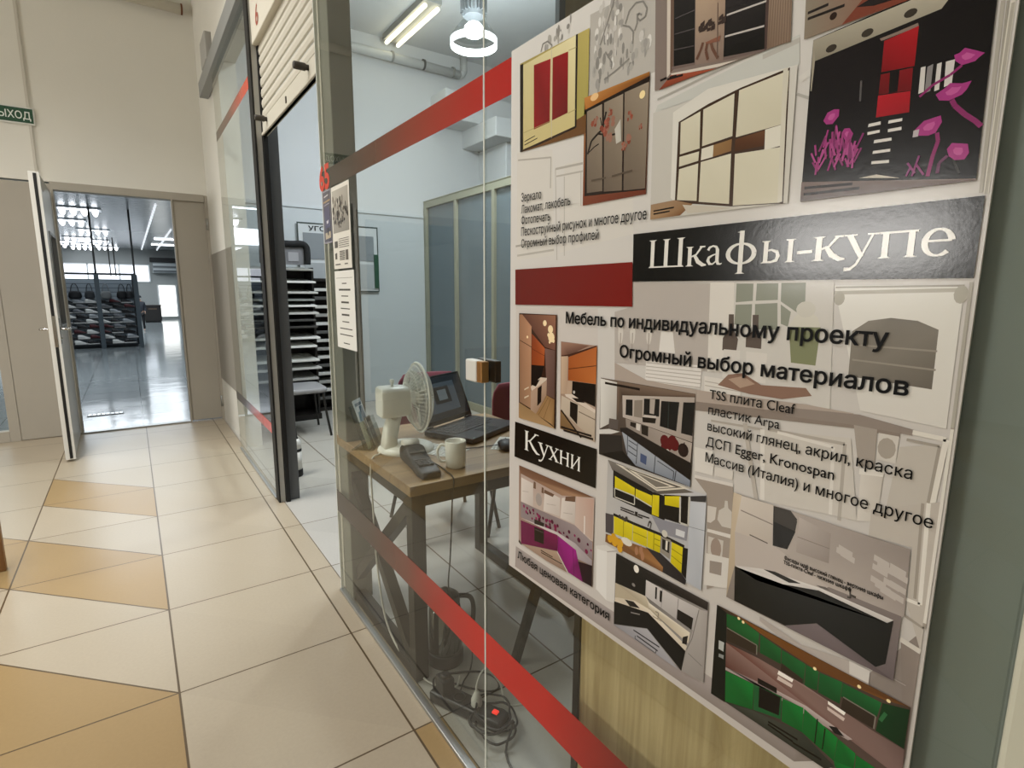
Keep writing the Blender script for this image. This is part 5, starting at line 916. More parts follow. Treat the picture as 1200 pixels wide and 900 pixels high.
for body, l, t, r in (('TSS плита Cleaf', [(0.4779,1.2104)][0], [(0.4789,1.2241)][0], [(0.3527,1.2127)][0]), ('пластик Arpa', [(0.4781,1.1873)][0], [(0.4786,1.2007)][0], [(0.3706,1.1892)][0]),
                      ('высокий глянец, акрил, краска', [(0.4778,1.1632)][0], [(0.4778,1.1769)][0], [(0.2203,1.1666)][0]), ('ДСП Egger, Kronospan', [(0.4785,1.1395)][0], [(0.4786,1.1537)][0], [(0.2986,1.1422)][0]),
                      ('Массив (Италия) и многое другое', [(0.4777,1.1159)][0], [(0.4778,1.1299)][0], [(0.1962,1.1191)][0])):
    line_text(body, l, t, (r[0], l[1]), .006)
c = [(0.9533,0.7617),(0.9535,0.7794),(0.6597,0.7661)]; line_text('Любая ценовая категория', c[0], c[1], (c[2][0], c[0][1]), .016)
for body, c in (('Фасады мдф высокий глянец - верхние шкафы', [(0.3488,1.0164),(0.3493,1.0217),(0.2327,1.0190)]), ('TSS-плита Cleaf - нижние шкафы', [(0.3494,1.0100),(0.3499,1.0153),(0.2661,1.0138)])):
    line_text(body, c[0], c[1], (c[2][0], c[0][1]), .02, name='caption')
# serif headings, drawn as pen strokes: (x, y) with baseline 0 and cap height 1
def pen(pts, w):
    """pts: list of (x, y, halfwidth-angle handled by w0..w1); returns quads of a stroke with varying width"""
    out = []; n = len(pts); L_, R__ = [], []
    for i, p_ in enumerate(pts):
        a = pts[max(i-1, 0)]; c_ = pts[min(i+1, n-1)]; d = Vector((c_[0]-a[0], c_[1]-a[1])); d.normalize(); nn = Vector((-d.y, d.x))*w[i]/2
        L_.append((p_[0]+nn.x, p_[1]+nn.y)); R__.append((p_[0]-nn.x, p_[1]-nn.y))
    for i in range(n-1): out.append([L_[i], L_[i+1], R__[i+1], R__[i]])
    return out
TK, TN = .135, .05
def stem(x, y0, y1, s0=True, s1=True, w=TK):
    o = [[(x-w/2, y0), (x+w/2, y0), (x+w/2, y1), (x-w/2, y1)]]
    if s0: o.append([(x-w*1.05, y0), (x+w*1.05, y0), (x+w*.5, y0+.045), (x-w*.5, y0+.045)])
    if s1: o.append([(x-w*1.05, y1), (x+w*1.05, y1), (x+w*.5, y1-.045), (x-w*.5, y1-.045)])
    return o
def hbar(x0, x1, y, w=TN): return [[(x0, y-w/2), (x1, y-w/2), (x1, y+w/2), (x0, y+w/2)]]
def ring(cx, cy, rx, ry, a0=0, a1=360, thick=TK, thin=TN, n=28):
    pts, ws = [], []
    for i in range(n+1):
        t = math.radians(a0+(a1-a0)*i/n); pts.append((cx+rx*math.cos(t), cy+ry*math.sin(t))); ws.append(thin+(thick-thin)*abs(math.cos(t))**1.3)
    return pen(pts, ws)
XH = .66
def glyph(ch):
    if ch == 'Ш': return 1.30, stem(.15, 0, 1)+stem(.65, 0, 1)+stem(1.15, 0, 1)+hbar(.05, 1.25, .025)
    if ch in 'кК':
        h = 1 if ch == 'К' else XH; W_ = .86 if ch == 'К' else .70
        return W_, stem(.13, 0, h)+pen([(.18, h*.48), (.36, h*.58), (W_*.78, h*.97)], [.05, .06, .07])+pen([(W_*.68, h*.965), (W_*.95, h*.965)], [.05, .05])+pen([(.30, h*.56), (W_*.62, h*.22), (W_*.86, .03), (W_*1.04, .025)], [.10, .14, .12, .04])
    if ch == 'а':
        return .60, pen([(.08, .50), (.13, .59), (.25, .635), (.37, .60), (.42, .50), (.42, .16), (.46, .05), (.54, .03), (.60, .06)], [.10, .08, .05, .08, .12, .125, .10, .05, .03])+pen([(.42, .38), (.25, .33), (.12, .26), (.09, .16), (.15, .06), (.26, .04), (.42, .15)], [.03, .05, .09, .12, .10, .05, .04])
    if ch == 'ф': return 1.0, stem(.50, -.30, 1.04, True, False)+[[(.36, 1.0), (.5, 1.04), (.5, .97)]]+ring(.50, .33, .38, .31)
    if ch == 'ы': return .98, stem(.13, 0, XH)+pen([(.13, .36), (.30, .385), (.46, .32), (.50, .20), (.45, .07), (.30, .025), (.13, .03)], [.04, .06, .10, .12, .10, .06, .05])+stem(.84, 0, XH)
    if ch == '-': return .5, pen([(.02, .255), (.48, .275)], [.085, .085])
    if ch == 'у': return .76, pen([(.13, .64), (.28, .34), (.42, .06)], [.13, .13, .11])+pen([(.64, .64), (.44, .12), (.32, -.14), (.20, -.25), (.06, -.26)], [.05, .055, .06, .08, .10])+hbar(.0, .30, .64, .04)+hbar(.52, .78, .64, .04)
    if ch == 'п': return .86, stem(.16, 0, XH)+stem(.70, 0, XH)+hbar(.03, .83, XH-.025)
    if ch == 'е': return .66, ring(.34, .32, .26, .31, 8, 318)+hbar(.10, .60, .36)
    if ch == 'х': return .74, pen([(.10, .64), (.37, .32), (.64, .02)], [.12, .14, .12])+pen([(.64, .64), (.37, .32), (.10, .02)], [.05, .055, .05])+hbar(.0, .26, .64, .04)+hbar(.50, .74, .64, .04)+hbar(.0, .24, .02, .04)+hbar(.48, .76, .02, .04)
    if ch == 'н': return .86, stem(.16, 0, XH)+stem(.70, 0, XH)+hbar(.16, .70, .35)
    if ch == 'и': return .88, stem(.16, 0, XH)+stem(.72, 0, XH)+pen([(.18, .06), (.70, .60)], [.06, .06])
def serif(word, edges, base, top, name):
    """edges: left and right metre position (y) of each letter, base and top: z of baseline and cap line"""
    p = Print(X1-.0004, .000002); H_ = top-base
    for ch, (a, b_) in zip(word, edges):
        w_, polys = glyph(ch)
        for q in polys:
            pts = [(a+(b_-a)*x/w_, base+H_*y) for x, y in q]; p.poly('#eceae4', pts)
    o = p.build(name, post); o.matrix_parent_inverse = post.matrix_basis.inverted(); return o
c = [(0.6051,1.3989),(0.5359,1.3993),(0.5331,1.3992),(0.4994,1.3994),(0.4994,1.3998),(0.4727,1.3996),(0.4699,1.4000),(0.4192,1.4000),(0.4150,1.4002),(0.3707,1.3999),(0.3692,1.3999),(0.3492,1.3997),(0.3492,1.4001),(0.3139,1.4003),(0.3152,1.4003),(0.2794,1.3997),(0.2794,1.4000),(0.2409,1.3994),(0.2396,1.3997),(0.2105,1.3994)]
zt = [(0.6051,1.3989),(0.6070,1.4408)]
serif('Шкафы-купе', [(c[i][0], c[i+1][0]) for i in range(0, 20, 2)], zt[0][1], zt[1][1], 'title_lettering')
c = [(0.9320,1.0249),(0.8794,1.0268),(0.8835,1.0258),(0.8448,1.0280),(0.8468,1.0275),(0.8156,1.0282),(0.8137,1.0287),(0.7814,1.0294),(0.7796,1.0299),(0.7489,1.0306)]
zt = [(0.9255,1.0232),(0.9262,1.0662)]
serif('Кухни', [(c[i][0], c[i+1][0]) for i in range(0, 10, 2)], zt[0][1], zt[1][1], 'heading_lettering')
# ---- paper notices on the left pane
def notice(name, y0, y1, z0, z1, label, draw, col='#d9d6cc'):
    n = empty(name, (.6815, (y0+y1)/2, z0), label, 'notice', 'paper notices on the glass beside the doorway')
    P_(MB().box(.6808, .6815, y0, y1, z0, z1), 'paper_sheet', mat('paper_'+name+col[1:], col, .75), n)
    p = Print(.6806); draw(p, lambda s, t: (y1+(y0-y1)*s, z1+(z0-z1)*t))
    o = p.build('printing', n); o.matrix_parent_inverse = n.matrix_basis.inverted()
def dA(p, m):
    p.poly(['#b8b4aa', '#a8a49a', '#8f8b82', '#a09c92'], [m(.06, .05), m(.94, .05), m(.94, .56), m(.06, .56)])
    rr = random.Random(5)
    for i in range(60):
        s = rr.uniform(.1, .9); t = .12+.38*rr.random()**.7*(1-abs(s-.5)*.5); c = m(s, t); p.dot(rr.choice(['#4a4540', '#6b645c', '#2e2a27', '#8a837a']), c, rr.uniform(.003, .012), rr.uniform(.004, .016), 7)
    p.many('#5c5852', [[m(.10, .66), m(.28, .66), m(.28, .74), m(.10, .74)]])
    for i in range(5): p.line('#6b665e', [m(.35, .64+i*.025), m(.9, .64+i*.025)], .0022)
    for i in range(6): p.line('#4a4640', [m(.36, .79+i*.02), m(.66, .79+i*.02)], .003)
    p.many('#6b665e', [[m(.70, .78), m(.84, .78), m(.84, .90), m(.70, .90)], [m(.10, .81), m(.22, .80), m(.22, .88), m(.10, .88)]])
    p.line('#5c5852', [m(.10, .945), m(.40, .945)], .004); p.line('#5c5852', [m(.62, .945), m(.8, .945)], .004)
def dB(p, m):
    p.line('#8a877e', [m(.08, .09), m(.92, .09)], .0015)
    for i, (w, t) in enumerate(((.12, .16), (.30, .24), (.18, .32), (.20, .40), (.24, .48), (.20, .56), (.18, .65), (.32, .74), (.34, .82), (.16, .93))): p.line('#5c5a54', [m(.5-w, t), m(.5+w, t)], .007 if t < .6 and i % 2 else .004)
def dC(p, m):
    p.poly(['#64626c', '#545159', '#45434a', '#605d66'], [m(.05, .03), m(.95, .03), m(.95, .97), m(.05, .97)])
    p.line('#c4c0c4', [m(.2, .12), m(.7, .10)], .005); p.line('#a08868', [m(.1, .22), m(.9, .20)], .006); p.line('#a09cb0', [m(.15, .28), m(.8, .26)], .003)
    p.poly('#55526a', [m(.2, .32), m(.8, .30), m(.85, .7), m(.25, .72)]); p.poly('#c9c6d0', [m(.4, .58), m(.65, .56), m(.6, .62), m(.42, .63)]); p.poly('#b5a890', [m(.2, .8), m(.85, .78), m(.85, .9), m(.2, .92)]); p.dot('#2a2630', m(.55, .78), .008, .016)
notice('paper_notice', 2.022, 2.236, 1.446, 1.755, 'paper notice with a grey city picture, the upper sheet below the red band', dA)
notice('paper_notice', 2.006, 2.236, 1.138, 1.438, 'plain white notice with centred text lines, the lower sheet on the glass', dB, '#dcdcd6')
notice('paper_notice', 2.243, 2.352, 1.551, 1.757, 'narrow violet-grey printed notice at the left edge of the glass', dC, '#8a8890')
# ------------------------------------------------------------------ the office behind the glass
# table with X-braced steel frame
tb = empty('office_table', (1.13, 1.99, 0), 'wood-topped table with a black steel frame and crossed end brace behind the glass', 'table')
TX0, TX1, TY0, TY1 = .705, 1.465, 1.60, 2.40
P_(MB().box(TX0-.008, TX1+.03, TY0-.008, TY1+.008, .695, .73), 'tabletop', TABLEW, tb, .002)
for x_ in (.735, 1.435):
    for y_ in (1.635, 2.36): P_(MB().box(x_-.025, x_+.025, y_-.025, y_+.025, 0, .695), 'leg', BLKM, tb, .002)
    P_(MB().box(x_-.024, x_+.024, 1.66, 2.335, 0, .045), 'foot_rail', BLKM, tb, .002)
P_(MB().box(.712, 1.46, 1.612, 1.655, .645, .695).box(.712, 1.46, 2.345, 2.385, .645, .695).box(.712, .758, 1.655, 2.345, .645, .695).box(1.414, 1.46, 1.655, 2.345, .645, .695), 'apron', BLKM, tb, .002)
P_(MB().bar((.735, 1.66, .045), (.735, 2.335, .645), .04, .045), 'cross_brace', BLKM, tb)
P_(MB().bar((.737, 1.66, .645), (.737, 2.335, .045), .038, .045), 'cross_brace', BLKM, tb)
# table fan (its axis along +x)
fan = empty('table_fan', (.864, 2.0, .73), 'white table fan seen from behind on the wooden table', 'fan', rz=math.radians(-6))
FW = mat('fan_white', '#ecebe2', .35)
def fpart(mb, name, m_, bev=0, par=None): return mb.build(name, m_, par or fan, bev)
bm_ = MB(); bm_.loft([[(.112*s*math.cos(t), .098*s*math.sin(t), z) for t in [2*math.pi*i/36 for i in range(36)]] for s, z in ((1, 0), (1.02, .008), (.98, .018), (.80, .028), (.45, .036), (.1, .040))])
fpart(bm_, 'base', FW)
nk = MB()
def rr3(cx, cz, w, d, z): return [(cx+a, b_, z) for a, b_ in rrect(0, 0, w, d, min(w, d)*.4, 4)]
nk.loft([rr3(-.070, 0, .055, .09, .012), rr3(-.068, 0, .055, .075, .05), rr3(-.058, 0, .060, .058, .10), rr3(-.045, 0, .058, .05, .145)])
fpart(nk, 'neck', FW)
fpart(MB().lathe([(.014, -.03), (.016, -.028), (.016, .028), (.014, .03)], (-.052, 0, .150), 16, axis='y'), 'tilt_hinge', mat('fan_grey', '#b5b2a6', .4))
mo = MB(); mo.loft([[(x, y*s, .205+z*s) for y, z in rrect(0, 0, .105, .125, .022, 4)] for x, s in ((-.105, .88), (-.098, .95), (-.05, .97), (.005, .92), (.012, .85))])
mot = fpart(mo, 'motor_housing', FW)
fpart(MB().lathe([(.006, 0), (.006, .012), (.009, .014), (.009, .024), (.006, .026)], (-.05, 0, .266), 14), 'oscillation_knob', FW, par=mot)
WIRE = mat('fan_wire', '#f0efe8', .35)
CZ, CX_ = .212, .055
def cage(sign, depth, n, name):
    g = MB()
    for i in range(n):
        t = 2*math.pi*i/n; pts = []
        for f in (.16, .45, .75, .92, 1.0):
            r = .138*f; xx = CX_+sign*(depth*(1-f**3.2)); pts.append((xx, r*math.cos(t), CZ+r*math.sin(t)))
        g.tube(pts, .0011, 0, 5)
    for f in (.45, .75, .93):
        xx = CX_+sign*(depth*(1-f**3.2)); g.tube([(xx, .138*f*math.cos(2*math.pi*i/40), CZ+.138*f*math.sin(2*math.pi*i/40)) for i in range(40)], .0012, 0, 5, True)
    g.lathe([(.024, -.003), (.024, .003)], (CX_+sign*depth*.985, 0, CZ), 20, axis='x')
    return fpart(g, name, WIRE)
cage(-1, .052, 48, 'rear_grille'); cage(1, .046, 72, 'front_grille')
fpart(MB().tube([(CX_, .139*math.cos(2*math.pi*i/48), CZ+.139*math.sin(2*math.pi*i/48)) for i in range(48)], .0045, 0, 8, True), 'grille_rim', FW)
BLD = glass_mat('fan_blade_clear', '#d9dcd8', 1.45, .2)
for k in range(3):
    b_ = MB(); t0 = 2*math.pi*k/3; prev = None
    for i in range(7):
        f = i/6; r = .03+.085*f; row = []
        for j in range(5):
            a = t0+(j/4-.5)*(.9+.5*math.sin(f*2.6)); row.append((CX_-.012+.03*(j/4-.5), r*math.cos(a), CZ+r*math.sin(a)))
        if prev:
            for j in range(4): b_.quad([prev[j], prev[j+1], row[j+1], row[j]], 0, True)
        prev = row
    o = fpart(b_, 'blade', mat('blade_pale', '#cfd2cc', .3)); so = o.modifiers.new('solid', 'SOLIDIFY'); so.thickness = .0015
fpart(MB().lathe([(.03, -.02), (.03, .012), (.018, .022)], (CX_, 0, CZ), 24, axis='x'), 'hub', FW)
def cpart(mb, name, m_, thing_, label=None): return P_(mb, name, m_, thing_, 0, label)
cd = smooth_path([(.775, 2.01, .742), (.745, 1.985, .736), (.712, 1.962, .735), (.6985, 1.955, .70), (.6975, 1.95, .60), (.6975, 1.94, .48), (.6975, 1.92, .30), (.70, 1.86, .12), (.715, 1.76, .03), (.735, 1.63, .008), (.76, 1.545, .010), (.80, 1.49, .022), (.822, 1.495, .055)], 6)
cpart(MB().tube(cd, .0036, 0, 8), 'power_cord', mat('cord_white', '#d3d0c6', .5), fan, 'white cord running down to the power strip')
# laptop
lp = empty('laptop', (1.185, 2.225, .73), 'black open laptop on the table with a picture on its dim screen', 'laptop', rz=math.radians(25))
LB = mat('laptop_black', '#141518', .35); LK = mat('laptop_keys', '#0b0b0c', .5)
base = MB().box(-.19, .19, -.262, 0, .004, .026).build('base', LB, lp, .004)
kb = MB()
for r in range(5):
    for c in range(14 if r < 4 else 8):
        w_ = .0195 if r < 4 else (.11 if c == 3 else .02)
        x0 = -.165+c*.0235 if r < 4 else [-.165, -.1415, -.118, -.0945, .02, .0435, .067, .09][c]
        kb.box(x0, x0+w_, -.045-r*.0225-.019, -.045-r*.0225, .026, .0285)
kb.build('keyboard', LK, lp, label='black keyboard')
MB().box(-.055, .045, -.245, -.175, .0258, .0268).build('touchpad', mat('touchpad', '#222327', .25), lp)
for x0 in (-.175, -.168, .15): MB().box(x0, x0+.004, -.255, -.249, .026, .0264).build('status_light', mat('led_white', '#8fb0a0', .4), lp)
for x0 in (-.15, .15): MB().lathe([(.007, -.025), (.007, .025)], (x0, .004, .026), 12, axis='x').build('hinge', LB, lp)
scr = bpy.data.objects.new('screen', None)
ca, sa = math.cos(math.radians(22)), math.sin(math.radians(22))
def sp(x, u, d): return (x, .006+u*sa+d*ca, .030+u*ca-d*sa)   # u up the lid, d thickness backwards
def slab(x0, x1, u0, u1, d0, d1):
    return MB().hexa([sp(x0, u0, d0), sp(x1, u0, d0), sp(x1, u0, d1), sp(x0, u0, d1)], [sp(x0, u1, d0), sp(x1, u1, d0), sp(x1, u1, d1), sp(x0, u1, d1)])
bpy.data.objects.remove(scr)
lid = slab(-.19, .19, 0, .228, 0, .009).build('lid', LB, lp, .003)
slab(-.174, .174, .020, .218, -.0008, 0).build('screen', mat('screen_dark', '#20252c', .12, emit='#2c333c', estr=.35), lid)
slab(-.10, .12, .05, .19, -.0014, -.0008).build('screen_picture', mat('screen_pic', '#4a545f', .12, emit='#5a6672', estr=.4), lid)
slab(-.05, .07, .09, .17, -.0020, -.0014).build('screen_picture', mat('screen_pic2', '#2a3038', .12), lid)
slab(-.02, .045, .105, .155, -.0026, -.0020).build('screen_picture', mat('screen_pic3', '#7d8a94', .12, emit='#7d8a94', estr=.3), lid)
MB().box(.186, .194, -.05, -.035, .008, .02).build('plug', mat('plug_blue', '#5c7f94', .4), lp)
# mug
mg = empty('mug', (.926, 1.70, .73), 'white ceramic mug at the front of the wooden table', 'mug')
CER = mat('white_ceramic', '#e6e3d9', .12)
MB().lathe([(.030, 0), (.034, .002), (.0365, .01), (.0375, .05), (.0380, .097), (.0370, .0995), (.0355, .097), (.0345, .05), (.033, .010), (.004, .007)], (0, 0, 0), 40).build('cup', CER, mg)
hx, hy = -.88, .47
MB().tube(smooth_path([(hx*.035, hy*.035, .080), (hx*.052, hy*.052, .084), (hx*.064, hy*.064, .066), (hx*.064, hy*.064, .042), (hx*.053, hy*.053, .023), (hx*.034, hy*.034, .022)], 5), .0052, 0, 10).build('handle', CER, mg)
# card payment terminal
ct = empty('card_terminal', (.812, 1.765, .73), 'black card payment terminal lying on the table with a white paper roll showing', 'card terminal', rz=math.radians(-8))
TBK = mat('terminal_black', '#0c0c0d', .55, noise=.1)
def trr(y, w, h, z0=0): return [(a, y, z0+h/2+b_) for a, b_ in rrect(0, 0, w, h, min(w, h)*.3, 3)]
MB().loft([trr(.125, .060, .040, .008), trr(.115, .082, .060), trr(.07, .086, .066), trr(.03, .080, .050), trr(-.03, .076, .036), trr(-.10, .080, .030), trr(-.135, .072, .026), trr(-.142, .060, .018, .003)]).build('body', TBK, ct)
MB().lathe([(.021, -.03), (.021, .03)], (0, .112, .058), 20, axis='x').build('paper_roll', mat('roll_white', '#dcdad2', .7), ct)
MB().box(-.03, .03, .012, .045, .051, .0535).build('display', mat('lcd_dark', '#252a2a', .2), ct)
kp = MB()
for r in range(4):
    for c in range(3): kp.box(-.027+c*.019, -.011+c*.019, -.03-r*.019, -.017-r*.019, .030, .0385)
kp.build('keypad', mat('keys_grey', '#2a2b2d', .5), ct)
cpart(MB().tube(smooth_path([(.83, 1.885, .755), (.865, 1.84, .738), (.875, 1.74, .734), (.868, 1.66, .734), (.858, 1.602, .736), (.855, 1.584, .72), (.846, 1.580, .66), (.838, 1.575, .55), (.832, 1.575, .45), (.828, 1.58, .33), (.87, 1.585, .20), (.93, 1.60, .06), (.90, 1.56, .006), (.85, 1.52, .006), (.81, 1.47, .02)], 6), .0026, 0, 8), 'power_cord', BLKP, ct, 'thin black cord hanging over the table edge')
# leaflet holder and its leaflets
BR = math.radians(51)
lh = empty('leaflet_holder', (.765, 2.125, .73), 'clear plastic leaflet holder at the corner of the table', 'leaflet holder', rz=BR)
def holder_pt(x, u, d): return (x, -.02+u*math.sin(.32)+d*math.cos(.32), .004+u*math.cos(.32)-d*math.sin(.32))
def hslab(x0, x1, u0, u1, d0, d1, mb=None):
    mb = mb or MB(); mb.hexa([holder_pt(x0, u0, d0), holder_pt(x1, u0, d0), holder_pt(x1, u0, d1), holder_pt(x0, u0, d1)], [holder_pt(x0, u1, d0), holder_pt(x1, u1, d0), holder_pt(x1, u1, d1), holder_pt(x0, u1, d1)]); return mb
hslab(-.062, .062, 0, .19, .026, .028).build('back_plate', CLEAR, lh)
hslab(-.062, .062, 0, .085, -.012, -.010).build('front_pocket', CLEAR, lh)
hslab(-.062, -.060, 0, .12, -.010, .026).build('side_plate', CLEAR, lh); hslab(.060, .062, 0, .12, -.010, .026).build('side_plate', CLEAR, lh)
MB().box(-.062, .062, -.03, .06, 0, .003).build('foot', CLEAR, lh)
def leaflet(x0, x1, u0, u1, d, colr, marks, label):
    o = empty('leaflet', (.765, 2.125, .73), label, 'leaflet', 'leaflets in the clear holder', BR)
    hslab(x0, x1, u0, u1, d, d+.0035).build('sheet', mat('leaflet_'+colr[1:], colr, .5), o)
    k = 0
    for (a, b_, c, e, cc) in marks:
        k += 1; hslab(x0+(x1-x0)*a, x0+(x1-x0)*b_, u0+(u1-u0)*c, u0+(u1-u0)*e, d-.0004*k, d).build('print', mat('leafink_'+cc[1:], cc, .5), o)
leaflet(-.028, .058, .004, .205, .018, '#cfd5d8', ((.1, .9, .87, .93, '#6d7d88'), (.15, .45, .5, .75, '#8fa8b4'), (.5, .85, .55, .85, '#5c7486'), (.1, .6, .2, .4, '#b5c4cc')), 'white and blue leaflet standing tallest in the clear holder')
leaflet(-.054, -.004, .004, .115, .009, '#d0cbae', ((.15, .85, .3, .8, '#c2bd9c'),), 'pale cream booklet at the left of the clear holder')
leaflet(-.012, .046, .004, .125, .000, '#77746c', ((.15, .8, .82, .95, '#2a2a2a'), (.3, .75, .25, .6, '#4f4c48'), (.4, .65, .35, .52, '#8f8c84'), (.02, .1, .02, .98, '#b5b2aa')), 'grey booklet with a dark title block at the front of the clear holder')
# mouse, sheets
ms = empty('computer_mouse', (1.215, 1.80, .732), 'black computer mouse on a white sheet beside the laptop', 'mouse', rz=math.radians(60))
mm = MB(); mm.loft([[(x, y*s, max(0, z)) for y, z in [(a, h*(.5+.5*math.sin(t))) for t in [2*math.pi*i/20 for i in range(20)] for a in [.034*math.cos(t)]]] for x, s, h in ((-.058, .5, .012), (-.05, .8, .024), (-.02, 1, .036), (.015, 1, .034), (.045, .9, .022), (.058, .5, .010))])
mm.build('shell', TBK, ms); MB().lathe([(.006, -.003), (.006, .003)], (.028, 0, .027), 14, axis='y').build('scroll_wheel', mat('wheel_grey', '#3a3a3c', .6), ms)
cpart(MB().tube(smooth_path([(1.20, 1.83, .740), (1.15, 1.855, .734), (1.10, 1.865, .734), (1.03, 1.90, .734), (1.06, 2.0, .734)], 5), .002, 0, 6), 'mouse_cord', BLKP, ms)
def sheet_(name, loc, rz, w, h, label, col='#dedcd4', lift=.0):
    o = empty(name, loc, label, 'paper', None, rz); mb = MB(); n = 10; v = []
    for i in range(n+1):
        row = []
        for j in range(n+1):
            x, y = (i/n-.5)*w, (j/n-.5)*h; row.append((x, y, .0008+lift*(.5+.5*math.sin(x*40)*math.cos(y*33+1))))
        v.append(row)
    for i in range(n):
        for j in range(n): mb.quad([v[i][j], v[i+1][j], v[i+1][j+1], v[i][j+1]], 0, True)
    q = mb.build('sheet', mat('sheet_'+col[1:], col, .8), o); so = q.modifiers.new('solid', 'SOLIDIFY'); so.thickness = .0005; so.offset = 1
sheet_('paper_sheet', (.975, 1.92, .7303), .5, .14, .20, 'white sheet of paper lying between the mug and the laptop')
sheet_('paper_sheet', (1.27, 1.84, .7303), .8, .20, .14, 'white sheet of paper under the black mouse')
sheet_('crumpled_paper', (1.39, 1.90, .731), .9, .13, .13, 'crumpled white paper at the right end of the laptop', '#d3d3ce', .045)
# thermos jug, power strip and coiled cable on the floor
jg = empty('thermos_jug', (.855, 1.665, 0), 'glossy steel and black thermos jug standing on the floor under the table', 'jug')
MB().lathe([(.062, 0), (.066, .004), (.066, .045), (.062, .05)], (0, 0, 0), 36).build('base', BLKP, jg)
MB().lathe([(.062, .05), (.0635, .06), (.060, .20), (.054, .235)], (0, 0, 0), 40).build('body', mat('dark_steel', '#7a7d7c', .10, metal=.9), jg)
MB().lathe([(.055, .235), (.056, .24), (.052, .262), (.035, .275), (.012, .28), (.012, .29), (.004, .293)], (0, 0, 0), 32).build('lid', BLKP, jg)
MB().tube(smooth_path([(.045, -.02, .255), (.085, -.035, .245), (.098, -.04, .20), (.09, -.036, .12), (.062, -.025, .09)], 5), .009, 0, 10).build('handle', BLKP, jg)
MB().tube([(.0, .06, .05), (.0, .0635, .12), (.0, .061, .2)], .003, 0, 6).build('gauge_strip', CHROME, jg)
ps = empty('power_strip', (.79, 1.39, 0), 'black power strip with plugs and a lit red switch on the floor behind the glass', 'power strip')
da = Vector((.122, -.27, 0)).normalized(); pa = Vector((.735, 1.515, .022)); pb = Vector((.850, 1.262, .022))
P_(MB().bar(pa, pb, .062, .040), 'strip_body', BLKP, ps, .006)
for k in range(3):
    c = pa.lerp(pb, .16+.22*k); P_(MB().lathe([(.021, .0), (.021, .003), (.017, .003), (.016, -.006)], (c.x, c.y, .042), 20), 'socket', mat('socket_black', '#0a0a0a', .5), ps)
sw = pa.lerp(pb, .88); P_(MB().bar(Vector((sw.x, sw.y, .044))-da*.012, Vector((sw.x, sw.y, .044))+da*.012, .018, .006), 'switch_frame', BLACK, ps)
P_(MB().bar(Vector((sw.x, sw.y, .047))-da*.009, Vector((sw.x, sw.y, .047))+da*.009, .015, .010), 'red_switch', mat('red_glow', '#d0342c', .3, emit='#ff3a2c', estr=1.6), ps, .001, 'lit red switch')
cc = []
for k in range(58):
    t = k*.42; r = .062+.012*math.sin(k*.7)+.004*math.sin(k*2.1); cc.append((.822+r*math.cos(t), 1.285+r*1.15*math.sin(t), .008+.0011*k))
cc = [(.845, 1.245, .022)] + cc + [(.80, 1.18, .010), (.79, 1.08, .005), (.86, .95, .005)]
P_(MB().tube(smooth_path(cc, 3), .0036, 0, 6), 'coiled_cable', BLKP, ps)
P_(MB().tube(smooth_path([(.735, 1.52, .03), (.77, 1.585, .012), (.84, 1.575, .006), (.92, 1.53, .006), (.95, 1.47, .006), (.93, 1.42, .006), (.88, 1.44, .006), (.80, 1.55, .006)], 5), .0036, 0, 6), 'side_cable', BLKP, ps)
def plug(loc, m_, label, h=.045, cord=None, nm='power_plug'):
    o = empty(nm, loc, label, 'plug'); MB().lathe([(.017, 0), (.019, .004), (.018, .022), (.010, h-.01), (.007, h)], (0, 0, 0), 16).build('plug_body', m_, o)
    if cord: cpart(MB().tube(smooth_path(cord, 5), .0034, 0, 8), 'plug_cord', m_, o)
c0 = pa.lerp(pb, .16); c1 = pa.lerp(pb, .42); c2 = pa.lerp(pb, .62)
pg = empty('power_adapter', (c0.x, c0.y, .043), 'black block adapter plugged into the far end of the power strip', 'adapter')
MB().box(-.022, .022, -.028, .028, 0, .052).build('adapter_body', BLKP, pg, .004); MB().lathe([(.016, .052), (.016, .060), (.012, .064)], (0, 0, 0), 14).build('stacked_plug', BLKP, pg)
plug((c2.x, c2.y, .043), mat('plug_white', '#c9c8c0', .4), 'white plug in the middle of the power strip', .05, [(c2.x, c2.y, .088), (c2.x+.005, c2.y+.005, .115), (c2.x+.05, c2.y+.03, .13), (c2.x+.10, c2.y+.02, .07), (c2.x+.11, c2.y-.02, .006), (c2.x+.18, c2.y-.05, .005)])
